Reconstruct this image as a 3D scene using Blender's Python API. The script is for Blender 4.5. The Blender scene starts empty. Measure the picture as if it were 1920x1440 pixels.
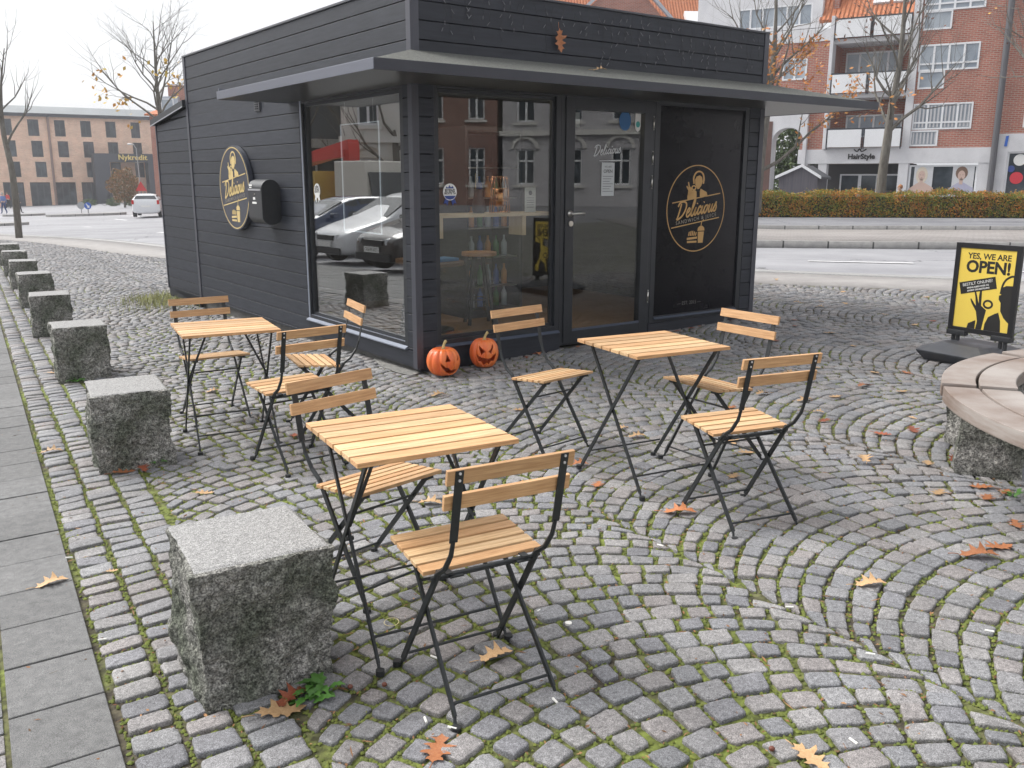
import bpy, bmesh, math, random
import numpy as np
from mathutils import Vector, Matrix
random.seed(7); rng = np.random.default_rng(11)
S = bpy.context.scene
COL = S.collection
# ------------------------------------------------------------------ camera
H = 1.535
R = np.array([[0.99998247, -0.0035538, 0.00473636], [0.00541123, 0.22365313, -0.97465378], [0.00240442, 0.97466233, 0.22366844]])
FP = 1683.0
cam = bpy.data.cameras.new('camera'); co = bpy.data.objects.new('camera', cam); COL.objects.link(co)
Mx = Matrix([[*R[0], 0], [*R[1], 0], [*R[2], H], [0, 0, 0, 1]])
co.matrix_world = Mx
cam.sensor_width = 36; cam.lens = FP / 1920 * 36; cam.clip_start = 0.05; cam.clip_end = 2000
S.camera = co
# ------------------------------------------------------------------ sky, sun, exposure (overcast day)
SUN_EL, SUN_AZ = math.radians(48), math.radians(-68)      # azimuth from +Y towards +X
W = bpy.data.worlds.new('World'); S.world = W; W.use_nodes = True
nt = W.node_tree; nt.nodes.clear()
sky = nt.nodes.new('ShaderNodeTexSky'); sky.sky_type = 'NISHITA'; sky.sun_disc = False
sky.sun_elevation = SUN_EL; sky.sun_rotation = SUN_AZ
sky.air_density = 1.0; sky.dust_density = 6.0; sky.ozone_density = 1.0
hs = nt.nodes.new('ShaderNodeHueSaturation'); hs.inputs['Saturation'].default_value = 0.16
mxs = nt.nodes.new('ShaderNodeMix'); mxs.data_type = 'RGBA'; mxs.inputs['Factor'].default_value = 0.4
mxs.inputs['B'].default_value = (9.6, 9.8, 10.2, 1)       # even cloud layer
bg = nt.nodes.new('ShaderNodeBackground'); bg.inputs['Strength'].default_value = 0.105
wo = nt.nodes.new('ShaderNodeOutputWorld')
nt.links.new(sky.outputs[0], hs.inputs['Color']); nt.links.new(hs.outputs[0], mxs.inputs['A'])
nt.links.new(mxs.outputs['Result'], bg.inputs['Color']); nt.links.new(bg.outputs[0], wo.inputs[0])
sl = bpy.data.lights.new('sun', 'SUN'); sl.energy = 2.0; sl.angle = math.radians(38); sl.color = (1, .97, .92)
so = bpy.data.objects.new('sun', sl); COL.objects.link(so)
sd = Vector((math.sin(SUN_AZ) * math.cos(SUN_EL), math.cos(SUN_AZ) * math.cos(SUN_EL), math.sin(SUN_EL)))
so.rotation_euler = sd.to_track_quat('Z', 'Y').to_euler()
S.view_settings.view_transform = 'Standard'; S.view_settings.look = 'None'
S.view_settings.exposure = 0.73; S.view_settings.gamma = 1; S.view_settings.use_curve_mapping = False
S.render.engine = 'CYCLES'
S.cycles.max_bounces = 8; S.cycles.transparent_max_bounces = 16
# ------------------------------------------------------------------ terrain and pixel helpers
def sm(a, b, t):
    t = np.clip((t - a) / (b - a), 0, 1); return t * t * (3 - 2 * t)
def zg(x, y):
    xr = np.maximum(x - 2, 0)
    z = .0315 * (np.minimum(x, 2) + 3 * (1 - np.exp(-xr / 3))) + .0021 * y
    return z - .012 * np.maximum(y - 12, 0) * sm(2, 8, x) - .32 * sm(25, 52, y) * sm(6, 15, -x)
def ray(px, py): return R @ np.array([px - 960, -(py - 720), -FP])
def G(px, py, dz=0.):                      # photo point -> point on the ground
    d = ray(px, py); z = 0.
    for i in range(60):
        s = (z + dz - H) / d[2]; q = d * s; z = .5 * z + .5 * float(zg(q[0], q[1]))
    return Vector((q[0], q[1], z + dz))
def D(px, py, Y):
    d = ray(px, py); t = Y / d[1]; return Vector((d[0] * t, d[1] * t, H + d[2] * t))
class Frame:                                # a vertical plane standing in the scene: local x along it, y into it
    def __init__(s, origin, ang):
        s.o = np.array(origin, float); s.a = ang
        s.X = np.array([math.cos(ang), math.sin(ang)]); s.Y = np.array([-math.sin(ang), math.cos(ang)])
    def px(s, px, py, y=0.):
        d = ray(px, py); t = ((s.o[:2]) @ s.Y + y) / (d[:2] @ s.Y); p = d * t
        return float((p[:2] - s.o[:2]) @ s.X), H + d[2] * t - s.o[2]
    def rect(s, x0, y0, x1, y1, y=0.):       # photo rectangle -> x0,x1,z0,z1 on the plane
        a = s.px(x0, (y0 + y1) / 2, y); b = s.px(x1, (y0 + y1) / 2, y)
        c = s.px((x0 + x1) / 2, y0, y); d = s.px((x0 + x1) / 2, y1, y)
        return a[0], b[0], d[1], c[1]
# ------------------------------------------------------------------ materials
MATS = {}
def nn(t, k, **kw):
    n = t.nodes.new(k)
    for a, b in kw.items():
        if a in n.inputs: n.inputs[a].default_value = b
        else: setattr(n, a, b)
    return n
def mat(name, col, rough=.6, metal=0., col2=None, scale=8., detail=4., stretch=(1, 1, 1), bump=0., bscale=None, island=0., objrand=0., spec=.5, contrast=(.35, .65), coord='Object', emit=None, coat=0., islandcol=None, dist=.005):
    if name in MATS: return MATS[name]
    m = bpy.data.materials.new(name); m.use_nodes = True; t = m.node_tree; t.nodes.clear()
    out = nn(t, 'ShaderNodeOutputMaterial'); p = nn(t, 'ShaderNodeBsdfPrincipled'); t.links.new(p.outputs[0], out.inputs[0])
    p.inputs['Roughness'].default_value = rough; p.inputs['Metallic'].default_value = metal
    p.inputs['Specular IOR Level'].default_value = spec; p.inputs['Coat Weight'].default_value = coat
    tc = nn(t, 'ShaderNodeTexCoord'); mp = nn(t, 'ShaderNodeMapping'); mp.inputs['Scale'].default_value = stretch
    t.links.new(tc.outputs[coord], mp.inputs[0])
    c = None
    if col2 is not None:
        no = nn(t, 'ShaderNodeTexNoise', Scale=scale, Detail=detail, Roughness=.6); t.links.new(mp.outputs[0], no.inputs['Vector'])
        mr = nn(t, 'ShaderNodeMapRange'); mr.inputs['From Min'].default_value = contrast[0]; mr.inputs['From Max'].default_value = contrast[1]
        t.links.new(no.outputs[0], mr.inputs[0])
        mx = nn(t, 'ShaderNodeMix', data_type='RGBA'); mx.inputs['A'].default_value = (*col, 1); mx.inputs['B'].default_value = (*col2, 1)
        t.links.new(mr.outputs[0], mx.inputs['Factor']); c = mx.outputs['Result']
    else:
        rg = nn(t, 'ShaderNodeRGB'); rg.outputs[0].default_value = (*col, 1); c = rg.outputs[0]
    ge = nn(t, 'ShaderNodeNewGeometry')
    if islandcol:
        rp = nn(t, 'ShaderNodeValToRGB'); rp.color_ramp.interpolation = 'CONSTANT' if len(islandcol) > 6 else 'LINEAR'
        el = rp.color_ramp.elements
        while len(el) < len(islandcol): el.new(.5)
        for i, q in enumerate(islandcol): el[i].position = i / (len(islandcol) - (0 if len(islandcol) > 6 else 1)); el[i].color = (*q, 1)
        t.links.new(ge.outputs['Random Per Island'], rp.inputs[0])
        mx = nn(t, 'ShaderNodeMix', data_type='RGBA', blend_type='MULTIPLY'); mx.inputs['Factor'].default_value = 1
        t.links.new(c, mx.inputs['A']); t.links.new(rp.outputs[0], mx.inputs['B']); c = mx.outputs['Result']
    for amt, src in ((island, ge.outputs['Random Per Island']), (objrand, None)):
        if amt:
            if src is None: src = nn(t, 'ShaderNodeObjectInfo').outputs['Random']
            h = nn(t, 'ShaderNodeHueSaturation'); r = nn(t, 'ShaderNodeMapRange'); r.inputs['To Min'].default_value = 1 - amt; r.inputs['To Max'].default_value = 1 + amt
            t.links.new(src, r.inputs[0]); t.links.new(r.outputs[0], h.inputs['Value']); t.links.new(c, h.inputs['Color']); c = h.outputs[0]
    t.links.new(c, p.inputs['Base Color'])
    if bump:
        nb = nn(t, 'ShaderNodeTexNoise', Scale=bscale or scale * 3, Detail=6, Roughness=.6); t.links.new(mp.outputs[0], nb.inputs['Vector'])
        b = nn(t, 'ShaderNodeBump', Strength=bump, Distance=dist); t.links.new(nb.outputs[0], b.inputs['Height']); t.links.new(b.outputs[0], p.inputs['Normal'])
    if emit: p.inputs['Emission Color'].default_value = (*emit[0], 1); p.inputs['Emission Strength'].default_value = emit[1]
    MATS[name] = m; m['p'] = 1
    return m
def grain(m, scale, lo, hi, lo2=.36, hi2=.64):            # fine mineral speckle multiplied into the colour
    t = m.node_tree; p = [n for n in t.nodes if n.type == 'BSDF_PRINCIPLED'][0]; src = p.inputs['Base Color'].links[0].from_socket
    tc = nn(t, 'ShaderNodeTexCoord'); n = nn(t, 'ShaderNodeTexNoise', Scale=scale, Detail=4.); t.links.new(tc.outputs['Object'], n.inputs['Vector'])
    r = nn(t, 'ShaderNodeMapRange'); r.inputs['From Min'].default_value = lo2; r.inputs['From Max'].default_value = hi2; r.inputs['To Min'].default_value = lo; r.inputs['To Max'].default_value = hi
    cb = nn(t, 'ShaderNodeCombineColor'); mx = nn(t, 'ShaderNodeMix', data_type='RGBA', blend_type='MULTIPLY'); mx.inputs['Factor'].default_value = 1
    t.links.new(n.outputs[0], r.inputs[0]); [t.links.new(r.outputs[0], cb.inputs[i]) for i in range(3)]; t.links.new(src, mx.inputs['A']); t.links.new(cb.outputs[0], mx.inputs['B']); t.links.new(mx.outputs['Result'], p.inputs['Base Color']); return m
def glass_mat(name, f0=.1, tint=(1, 1, 1), rough=0.):       # same reflectance seen from either side of the pane
    if name in MATS: return MATS[name]
    m = bpy.data.materials.new(name); m.use_nodes = True; t = m.node_tree; t.nodes.clear()
    out = nn(t, 'ShaderNodeOutputMaterial'); tr = nn(t, 'ShaderNodeBsdfTransparent'); tr.inputs[0].default_value = (*tint, 1)
    gl = nn(t, 'ShaderNodeBsdfGlossy'); gl.inputs['Roughness'].default_value = rough
    lw_ = nn(t, 'ShaderNodeLayerWeight'); pw_ = nn(t, 'ShaderNodeMath', operation='POWER'); pw_.inputs[1].default_value = 5
    ma = nn(t, 'ShaderNodeMath', operation='MULTIPLY_ADD'); ma.inputs[1].default_value = 1 - f0; ma.inputs[2].default_value = f0; mx = nn(t, 'ShaderNodeMixShader')
    t.links.new(lw_.outputs['Facing'], pw_.inputs[0]); t.links.new(pw_.outputs[0], ma.inputs[0]); t.links.new(ma.outputs[0], mx.inputs[0])
    t.links.new(tr.outputs[0], mx.inputs[1]); t.links.new(gl.outputs[0], mx.inputs[2]); t.links.new(mx.outputs[0], out.inputs[0])
    MATS[name] = m; return m
def brick_mat(name, c1, c2, mortar, sx=1., bw=.24, bh=.077, ms=.012):
    if name in MATS: return MATS[name]
    m = mat(name, c1, .85); t = m.node_tree; p = [n for n in t.nodes if n.type == 'BSDF_PRINCIPLED'][0]
    tc = nn(t, 'ShaderNodeTexCoord'); sp = nn(t, 'ShaderNodeSeparateXYZ'); cb = nn(t, 'ShaderNodeCombineXYZ'); ad = nn(t, 'ShaderNodeMath', operation='ADD')
    t.links.new(tc.outputs['Object'], sp.inputs[0]); t.links.new(sp.outputs[0], ad.inputs[0]); t.links.new(sp.outputs[1], ad.inputs[1])
    t.links.new(ad.outputs[0], cb.inputs[0]); t.links.new(sp.outputs[2], cb.inputs[1])
    b = nn(t, 'ShaderNodeTexBrick', Scale=1.); b.inputs['Brick Width'].default_value = bw; b.inputs['Row Height'].default_value = bh; b.inputs['Mortar Size'].default_value = ms
    b.inputs['Color1'].default_value = (*c1, 1); b.inputs['Color2'].default_value = (*c2, 1); b.inputs['Mortar'].default_value = (*mortar, 1)
    t.links.new(cb.outputs[0], b.inputs['Vector'])
    no = nn(t, 'ShaderNodeTexNoise', Scale=.9, Detail=5); t.links.new(tc.outputs['Object'], no.inputs['Vector'])
    h = nn(t, 'ShaderNodeHueSaturation'); r = nn(t, 'ShaderNodeMapRange'); r.inputs['To Min'].default_value = .7; r.inputs['To Max'].default_value = 1.3
    t.links.new(no.outputs[0], r.inputs[0]); t.links.new(r.outputs[0], h.inputs['Value']); t.links.new(b.outputs[0], h.inputs['Color']); t.links.new(h.outputs[0], p.inputs['Base Color'])
    return m
# ------------------------------------------------------------------ mesh builder
class MB:
    def __init__(s): s.v = []; s.f = []
    def add(s, vs, fs):
        o = len(s.v); s.v += [tuple(v) for v in vs]; s.f += [tuple(i + o for i in f) for f in fs]; return s
    def hexa(s, p):                           # 8 points: bottom 4 ccw, top 4 ccw
        return s.add(p, [(3, 2, 1, 0), (4, 5, 6, 7), (0, 1, 5, 4), (1, 2, 6, 5), (2, 3, 7, 6), (3, 0, 4, 7)])
    def box(s, x0, x1, y0, y1, z0, z1):
        return s.hexa([(x0, y0, z0), (x1, y0, z0), (x1, y1, z0), (x0, y1, z0), (x0, y0, z1), (x1, y0, z1), (x1, y1, z1), (x0, y1, z1)])
    def bar(s, p, q, w, h, side=(1, 0, 0)):   # w along side, h across
        p, q, sd = Vector(p), Vector(q), Vector(side); d = (q - p).normalized()
        a = (sd - d * sd.dot(d)).normalized() * w / 2; b = d.cross(a).normalized() * h / 2
        return s.hexa([p - a - b, p + a - b, p + a + b, p - a + b, q - a - b, q + a - b, q + a + b, q - a + b])
    def tube(s, pts, rad, n=8, cap=True):
        pts = [Vector(p) for p in pts]; rad = rad if hasattr(rad, '__len__') else [rad] * len(pts)
        o = len(s.v); up = Vector((0, 0, 1)); pa = None
        for i, p in enumerate(pts):
            d = (pts[min(i + 1, len(pts) - 1)] - pts[max(i - 1, 0)])
            d = d.normalized() if d.length > 1e-9 else Vector((0, 0, 1))
            if pa is None: a = d.orthogonal().normalized()
            else:
                a = pa - d * pa.dot(d); a = a.normalized() if a.length > 1e-6 else d.orthogonal().normalized()
            pa = a; b = d.cross(a)
            for k in range(n):
                t = 2 * math.pi * k / n; s.v.append(tuple(p + (a * math.cos(t) + b * math.sin(t)) * rad[i]))
        for i in range(len(pts) - 1):
            for k in range(n):
                k2 = (k + 1) % n; s.f.append((o + i * n + k, o + i * n + k2, o + (i + 1) * n + k2, o + (i + 1) * n + k))
        if cap:
            s.f.append(tuple(o + k for k in range(n))[::-1]); s.f.append(tuple(o + (len(pts) - 1) * n + k for k in range(n)))
        return s
    def cyl(s, p, q, r, n=16): return s.tube([p, q], r, n)
    def prism(s, poly, y0, y1, f=lambda x, y, z: (x, y, z)):   # poly in (x,z), extruded along y
        n = len(poly); a = [f(x, y0, z) for x, z in poly]; b = [f(x, y1, z) for x, z in poly]
        s.add(a + b, [tuple(range(n)), tuple(range(2 * n - 1, n - 1, -1))] + [(i, i + n, (i + 1) % n + n, (i + 1) % n) for i in range(n)]); return s
    def build_each(s, name, m, parent=None, **kw):      # every separate piece becomes its own part
        par = list(range(len(s.v)))
        def find(a):
            while par[a] != a: par[a] = par[par[a]]; a = par[a]
            return a
        for f in s.f:
            for i in f[1:]: par[find(i)] = find(f[0])
        gp = {}
        for f in s.f: gp.setdefault(find(f[0]), []).append(f)
        out = []
        for fs in gp.values():
            ids = sorted({i for f in fs for i in f}); mp = {a: k for k, a in enumerate(ids)}; b = MB(); b.v = [s.v[i] for i in ids]; b.f = [tuple(mp[i] for i in f) for f in fs]; out.append(b.build(name, m, parent, **kw))
        return out
    def build(s, name, m, parent=None, bevel=0., smooth=False, seg=2, shade=None):
        me = bpy.data.meshes.new(name); me.from_pydata(s.v, [], s.f); me.validate()
        if bevel or True:
            bm = bmesh.new(); bm.from_mesh(me); bmesh.ops.recalc_face_normals(bm, faces=bm.faces)
            if bevel:
                es = [e for e in bm.edges if len(e.link_faces) == 2 and e.calc_face_angle(0) > .5]
                bmesh.ops.bevel(bm, geom=es, offset=bevel, segments=seg, affect='EDGES', clamp_overlap=True, profile=.7)
            bm.to_mesh(me); bm.free()
        if smooth: me.shade_smooth()
        me.materials.append(m); o = bpy.data.objects.new(name, me); COL.objects.link(o)
        if parent: o.parent = parent
        return o
def tag(o, label=None, cat=None, group=None, kind=None):
    if label: o['label'] = label
    if cat: o['category'] = cat
    if group: o['group'] = group
    if kind: o['kind'] = kind
    return o
def thing(name, label, cat, loc=(0, 0, 0), rz=0., group=None):
    o = bpy.data.objects.new(name, None); COL.objects.link(o); o.location = loc; o.rotation_euler = (0, 0, rz); o.empty_display_size = .2
    return tag(o, label, cat, group)
def copy_tree(o, parent=None):
    c = o.copy(); COL.objects.link(c); c.parent = parent
    if parent: c.matrix_parent_inverse = o.matrix_parent_inverse.copy()
    for ch in list(o.children): copy_tree(ch, c)
    return c
def raw_mesh(name, V, Fq, m, parent=None, smooth=True, Ft=None):
    me = bpy.data.meshes.new(name)
    nq = len(Fq); n3 = 0 if Ft is None else len(Ft)
    me.vertices.add(len(V)); me.vertices.foreach_set('co', np.ascontiguousarray(V, np.float32).ravel())
    idx = np.asarray(Fq, np.int32).ravel(); ls = np.arange(nq, dtype=np.int32) * 4
    if n3: ls = np.concatenate([ls, nq * 4 + np.arange(n3, dtype=np.int32) * 3]); idx = np.concatenate([idx, np.asarray(Ft, np.int32).ravel()])
    me.loops.add(len(idx)); me.loops.foreach_set('vertex_index', idx)
    me.polygons.add(nq + n3); me.polygons.foreach_set('loop_start', ls)
    if smooth: me.polygons.foreach_set('use_smooth', np.ones(nq + n3, bool))
    me.update(calc_edges=True); me.validate()
    me.materials.append(m); o = bpy.data.objects.new(name, me); COL.objects.link(o)
    if parent: o.parent = parent
    return o
def text(name, s, size, m, parent, org, xd, yd, extrude=.001, shear=0., offset=0., align='CENTER', spacing=1.):
    cu = bpy.data.curves.new(name, 'FONT'); cu.body = s; cu.size = size; cu.extrude = extrude; cu.shear = shear; cu.offset = offset
    cu.align_x = align; cu.align_y = 'CENTER'; cu.space_character = spacing; cu.resolution_u = 3
    o = bpy.data.objects.new(name, cu); COL.objects.link(o)
    dg = bpy.context.evaluated_depsgraph_get(); me = bpy.data.meshes.new_from_object(o.evaluated_get(dg))
    bpy.data.objects.remove(o); me.materials.clear(); me.materials.append(m)
    xd = Vector(xd).normalized(); yd = Vector(yd).normalized(); zd = xd.cross(yd)
    M = Matrix(((xd.x, yd.x, zd.x, org[0]), (xd.y, yd.y, zd.y, org[1]), (xd.z, yd.z, zd.z, org[2]), (0, 0, 0, 1)))
    me.transform(M); o = bpy.data.objects.new(name, me); COL.objects.link(o)
    if parent: o.parent = parent
    return o
def crom(P, n=6):                            # smooth a polyline
    P = [np.array(p, float) for p in P]; Q = [2 * P[0] - P[1]] + P + [2 * P[-1] - P[-2]]; o = []
    for i in range(1, len(Q) - 2):
        a, b, c, d = Q[i - 1:i + 3]
        for k in range(n):
            t = k / n; o.append(.5 * (2 * b + (c - a) * t + (2 * a - 5 * b + 4 * c - d) * t * t + (3 * b - a - 3 * c + d) * t ** 3))
    o.append(P[-1]); return o
# ------------------------------------------------------------------ ground, road, paving
CV = np.array([-.518, .855]); EV = np.array([.855, .518])   # along the kerb line, across it
def ce(e, c): return e * EV + c * CV
KA = .641; KX, KY = -.79, 7.113; KFX = np.array([math.cos(KA), math.sin(KA)]); KFY = np.array([-math.sin(KA), math.cos(KA)])
def sheet(name, poly, dz, m, step=1.0, label=None, th=0., clips=()):
    bm = bmesh.new(); vs = [bm.verts.new((x, y, 0)) for x, y in poly]; bm.faces.new(vs)
    xs = [p[0] for p in poly]; ys = [p[1] for p in poly]
    for ax, lo, hi in ((0, min(xs), max(xs)), (1, min(ys), max(ys))):
        t = lo + step
        while t < hi:
            bmesh.ops.bisect_plane(bm, geom=bm.verts[:] + bm.edges[:] + bm.faces[:], plane_co=(t, 0, 0) if ax == 0 else (0, t, 0), plane_no=(1, 0, 0) if ax == 0 else (0, 1, 0)); t += step
    for pc, pn in clips: bmesh.ops.bisect_plane(bm, geom=bm.verts[:] + bm.edges[:] + bm.faces[:], plane_co=(*pc, 0), plane_no=(*pn, 0), clear_outer=True)
    bmesh.ops.triangulate(bm, faces=[f for f in bm.faces if len(f.verts) > 4])
    if th:
        r = bmesh.ops.extrude_face_region(bm, geom=bm.faces[:])
        for v in r['geom']:
            if isinstance(v, bmesh.types.BMVert): v.co.z = 1
    for v in bm.verts: v.co.z = float(zg(v.co.x, v.co.y)) + dz + (0 if v.co.z < .5 else 0) - (th if (th and v.co.z < .5) else 0)
    bmesh.ops.recalc_face_normals(bm, faces=bm.faces)
    me = bpy.data.meshes.new(name); bm.to_mesh(me); bm.free()
    if not th and me.polygons[0].normal.z < 0: me.flip_normals()
    me.materials.append(m); o = bpy.data.objects.new(name, me); COL.objects.link(o)
    o['kind'] = 'structure'
    return o
asph = mat('asphalt', (.25, .25, .265), .8, col2=(.31, .31, .325), scale=.8, detail=8, bump=.3, bscale=120)
t_ = asph.node_tree; p_ = [n for n in t_.nodes if n.type == 'BSDF_PRINCIPLED'][0]; src = p_.inputs['Base Color'].links[0].from_socket
tc_ = nn(t_, 'ShaderNodeTexCoord'); mp_ = nn(t_, 'ShaderNodeMapping'); mp_.inputs['Scale'].default_value = (.06, .6, 1); n3 = nn(t_, 'ShaderNodeTexNoise', Scale=1., Detail=6.); t_.links.new(tc_.outputs['Object'], mp_.inputs[0]); t_.links.new(mp_.outputs[0], n3.inputs['Vector'])
r3 = nn(t_, 'ShaderNodeValToRGB'); r3.color_ramp.elements[0].position = .35; r3.color_ramp.elements[0].color = (.86, .86, .87, 1); r3.color_ramp.elements[1].position = .65; r3.color_ramp.elements[1].color = (1.12, 1.12, 1.12, 1)
m3 = nn(t_, 'ShaderNodeMix', data_type='RGBA', blend_type='MULTIPLY'); m3.inputs['Factor'].default_value = 1; t_.links.new(n3.outputs[0], r3.inputs[0]); t_.links.new(src, m3.inputs['A']); t_.links.new(r3.outputs[0], m3.inputs['B'])
vo = nn(t_, 'ShaderNodeTexVoronoi', Scale=.22, feature='DISTANCE_TO_EDGE'); wn = nn(t_, 'ShaderNodeTexNoise', Scale=1.3, Detail=6.); vm = nn(t_, 'ShaderNodeVectorMath', operation='ADD'); t_.links.new(tc_.outputs['Object'], wn.inputs['Vector']); t_.links.new(tc_.outputs['Object'], vm.inputs[0]); t_.links.new(wn.outputs['Color'], vm.inputs[1]); t_.links.new(vm.outputs[0], vo.inputs['Vector'])
lt = nn(t_, 'ShaderNodeMath', operation='LESS_THAN'); lt.inputs[1].default_value = .0035; mk = nn(t_, 'ShaderNodeMix', data_type='RGBA'); mk.inputs['B'].default_value = (.12, .12, .125, 1); t_.links.new(vo.outputs['Distance'], lt.inputs[0]); t_.links.new(lt.outputs[0], mk.inputs['Factor']); t_.links.new(m3.outputs['Result'], mk.inputs['A']); t_.links.new(mk.outputs['Result'], p_.inputs['Base Color'])
sheet('road', [(-260, -60), (160, -60), (160, 320), (-260, 320)], -.035, asph, 8.)
PL = [(-40, 58), (-24, 37.5), (-14.95, 27.9), (-12.08, 24.67), (-7.93, 20.03), (-3, 16.2), (3.14, 12.6), (5.77, 11.3), (12, 8.4), (24, 3.5)]
PL = [tuple(p) for p in crom(PL, 4)]
jm = mat('moss_joint', (.135, .165, .04), .95, col2=(.075, .065, .05), scale=1.1, detail=7, contrast=(.44, .58), bump=1., bscale=60, coord='Object')
# a finer break-up of moss, sand and soil between the stones
t_ = jm.node_tree; p_ = [n for n in t_.nodes if n.type == 'BSDF_PRINCIPLED'][0]; src = p_.inputs['Base Color'].links[0].from_socket
n1 = nn(t_, 'ShaderNodeTexNoise', Scale=28., Detail=5.); tc_ = nn(t_, 'ShaderNodeTexCoord'); t_.links.new(tc_.outputs['Object'], n1.inputs['Vector'])
r1 = nn(t_, 'ShaderNodeValToRGB'); r1.color_ramp.elements[0].position = .36; r1.color_ramp.elements[0].color = (.45, .42, .4, 1); r1.color_ramp.elements[1].position = .62; r1.color_ramp.elements[1].color = (1.45, 1.45, 1.2, 1)
m1 = nn(t_, 'ShaderNodeMix', data_type='RGBA', blend_type='MULTIPLY'); m1.inputs['Factor'].default_value = 1
t_.links.new(n1.outputs[0], r1.inputs[0]); t_.links.new(src, m1.inputs['A']); t_.links.new(r1.outputs[0], m1.inputs['B']); t_.links.new(m1.outputs['Result'], p_.inputs['Base Color'])
kerbline = [tuple(ce(.2, c)) for c in (-6, 60)]
plaza_poly = [kerbline[0], tuple(ce(22, -8)), (24, 3.5)] + PL[::-1][1:] + [kerbline[1]]
sheet('plaza_ground', plaza_poly, -.0125, jm, 1., clips=(((0, -.1), (.78, -.625)), ((0, -.1), (-.78, -.625)), ((0, .55), (0, -1))))
farpav = mat('far_setts', (.17, .165, .165), .8, col2=(.26, .25, .25), scale=2.2, detail=8)
t_ = farpav.node_tree; p_ = [n for n in t_.nodes if n.type == 'BSDF_PRINCIPLED'][0]; src = p_.inputs['Base Color'].links[0].from_socket
vo = nn(t_, 'ShaderNodeTexVoronoi', Scale=8.5, feature='DISTANCE_TO_EDGE'); tc_ = nn(t_, 'ShaderNodeTexCoord'); t_.links.new(tc_.outputs['Object'], vo.inputs['Vector'])
r1 = nn(t_, 'ShaderNodeValToRGB'); r1.color_ramp.elements[0].position = .03; r1.color_ramp.elements[0].color = (.42, .5, .2, 1); r1.color_ramp.elements[1].position = .08; r1.color_ramp.elements[1].color = (1, 1, 1, 1)
m1 = nn(t_, 'ShaderNodeMix', data_type='RGBA', blend_type='MULTIPLY'); m1.inputs['Factor'].default_value = 1
t_.links.new(vo.outputs['Distance'], r1.inputs[0]); t_.links.new(src, m1.inputs['A']); t_.links.new(r1.outputs[0], m1.inputs['B']); t_.links.new(m1.outputs['Result'], p_.inputs['Base Color'])
sheet('plaza_paving', plaza_poly, -.02, farpav, 3.)
band = mat('paving_band', (.27, .255, .25), .85, col2=(.33, .315, .305), scale=3, bump=.4, bscale=60, coord='Object')
# smooth stone strip that edges the plaza towards the road
off = []
for i, p in enumerate(PL):
    a = np.array(PL[max(i - 1, 0)]); b = np.array(PL[min(i + 1, len(PL) - 1)]); d = (b - a) / np.linalg.norm(b - a); n = np.array([-d[1], d[0]])
    off.append((p, tuple(np.array(p) + n * 1.45), tuple(np.array(p) + n * 1.75)))
for nm, i0, i1, dz, m in (('footway_strip', 0, 1, .0, band), ('kerb', 1, 2, .012, mat('kerb_granite', (.36, .355, .35), .8, col2=(.28, .28, .28), scale=20, bump=.3))):
    V = []; Fq = []
    for q in off:
        for k in (i0, i1): V.append((*q[k], float(zg(*q[k])) + dz))
        V.append((*q[i1], float(zg(*q[i1])) - .05)); V.append((*q[i0], float(zg(*q[i0])) - .05))
    for i in range(len(off) - 1):
        a = i * 4
        for j in range(4): Fq.append((a + j, a + (j + 1) % 4, a + 4 + (j + 1) % 4, a + 4 + j))
    o = raw_mesh(nm, np.array(V), Fq, m, smooth=False); o['kind'] = 'structure'
# ---- setts
def infrust(x, y, mx=420, my=500):
    z = zg(x, y); P = np.stack([x, y, z - H]); v = R.T @ P
    dep = -v[2]; px = 960 + FP * v[0] / np.maximum(dep, .01); py = 720 - FP * v[1] / np.maximum(dep, .01)
    return (dep > .3) & (px > -mx) & (px < 1920 + mx) & (py > -100) & (py < 1440 + my)
quads = []                                   # (4 corners, row flag)
def jit(a): return random.uniform(-a, a)
for k in range(3):                           # straight courses along the slabs
    e0 = .222 + k * .148; c = 1.0 + jit(.05)
    while c < 36:
        w = random.uniform(.088, .122); a, b = e0 + jit(.006), e0 + .148 + jit(.006)
        sk = jit(.006)
        quads.append([ce(a, c + sk), ce(b, c - sk), ce(b, c + w - sk), ce(a, c + w + sk)]); c += w
WCOL, RAD, PIT = 1.80, 1.18, .108
thm = math.asin(WCOL / 2 / RAD)
def inside_plaza(x, y):                      # left of the plaza edge
    ins = np.ones_like(x, bool); X = np.array([p[0] for p in PL]); Y = np.array([p[1] for p in PL])
    yl = np.interp(x, X, Y); return y < yl - .04
for k in range(-0, 10):
    ek = .57 + WCOL / 2 + k * WCOL; ph = random.uniform(0, PIT)
    for n in range(-70, 330):
        c0 = n * PIT + ph - RAD * .8
        if k > 1 and n > 190: break
        th = -thm
        while th < thm - .01:
            dth = random.uniform(.084, .122) / RAD
            if thm - (th + dth) < .05 / RAD: dth = thm - th
            t2 = min(th + dth, thm); j1 = jit(.005); cs = []
            for tt, q in ((th, 0), (t2, 0), (t2, 1), (th, 1)):
                hh = q * PIT * math.cos(tt); ee = ek + (RAD + hh) * math.sin(tt) + jit(.007); cc_ = c0 + (RAD + hh) * math.cos(tt) + jit(.0085)
                ee = min(max(ee, ek - WCOL / 2, .674), ek + WCOL / 2); cs.append(ce(ee, cc_))
            if abs((cs[1] - cs[0]) @ EV) + abs((cs[2] - cs[3]) @ EV) > .05: quads.append(cs)
            th = t2
Q = np.array(quads)                          # N,4,2
cen = Q.mean(1)
ok = infrust(cen[:, 0], cen[:, 1]) & (cen[:, 1] < 34) & inside_plaza(cen[:, 0], cen[:, 1])
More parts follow.
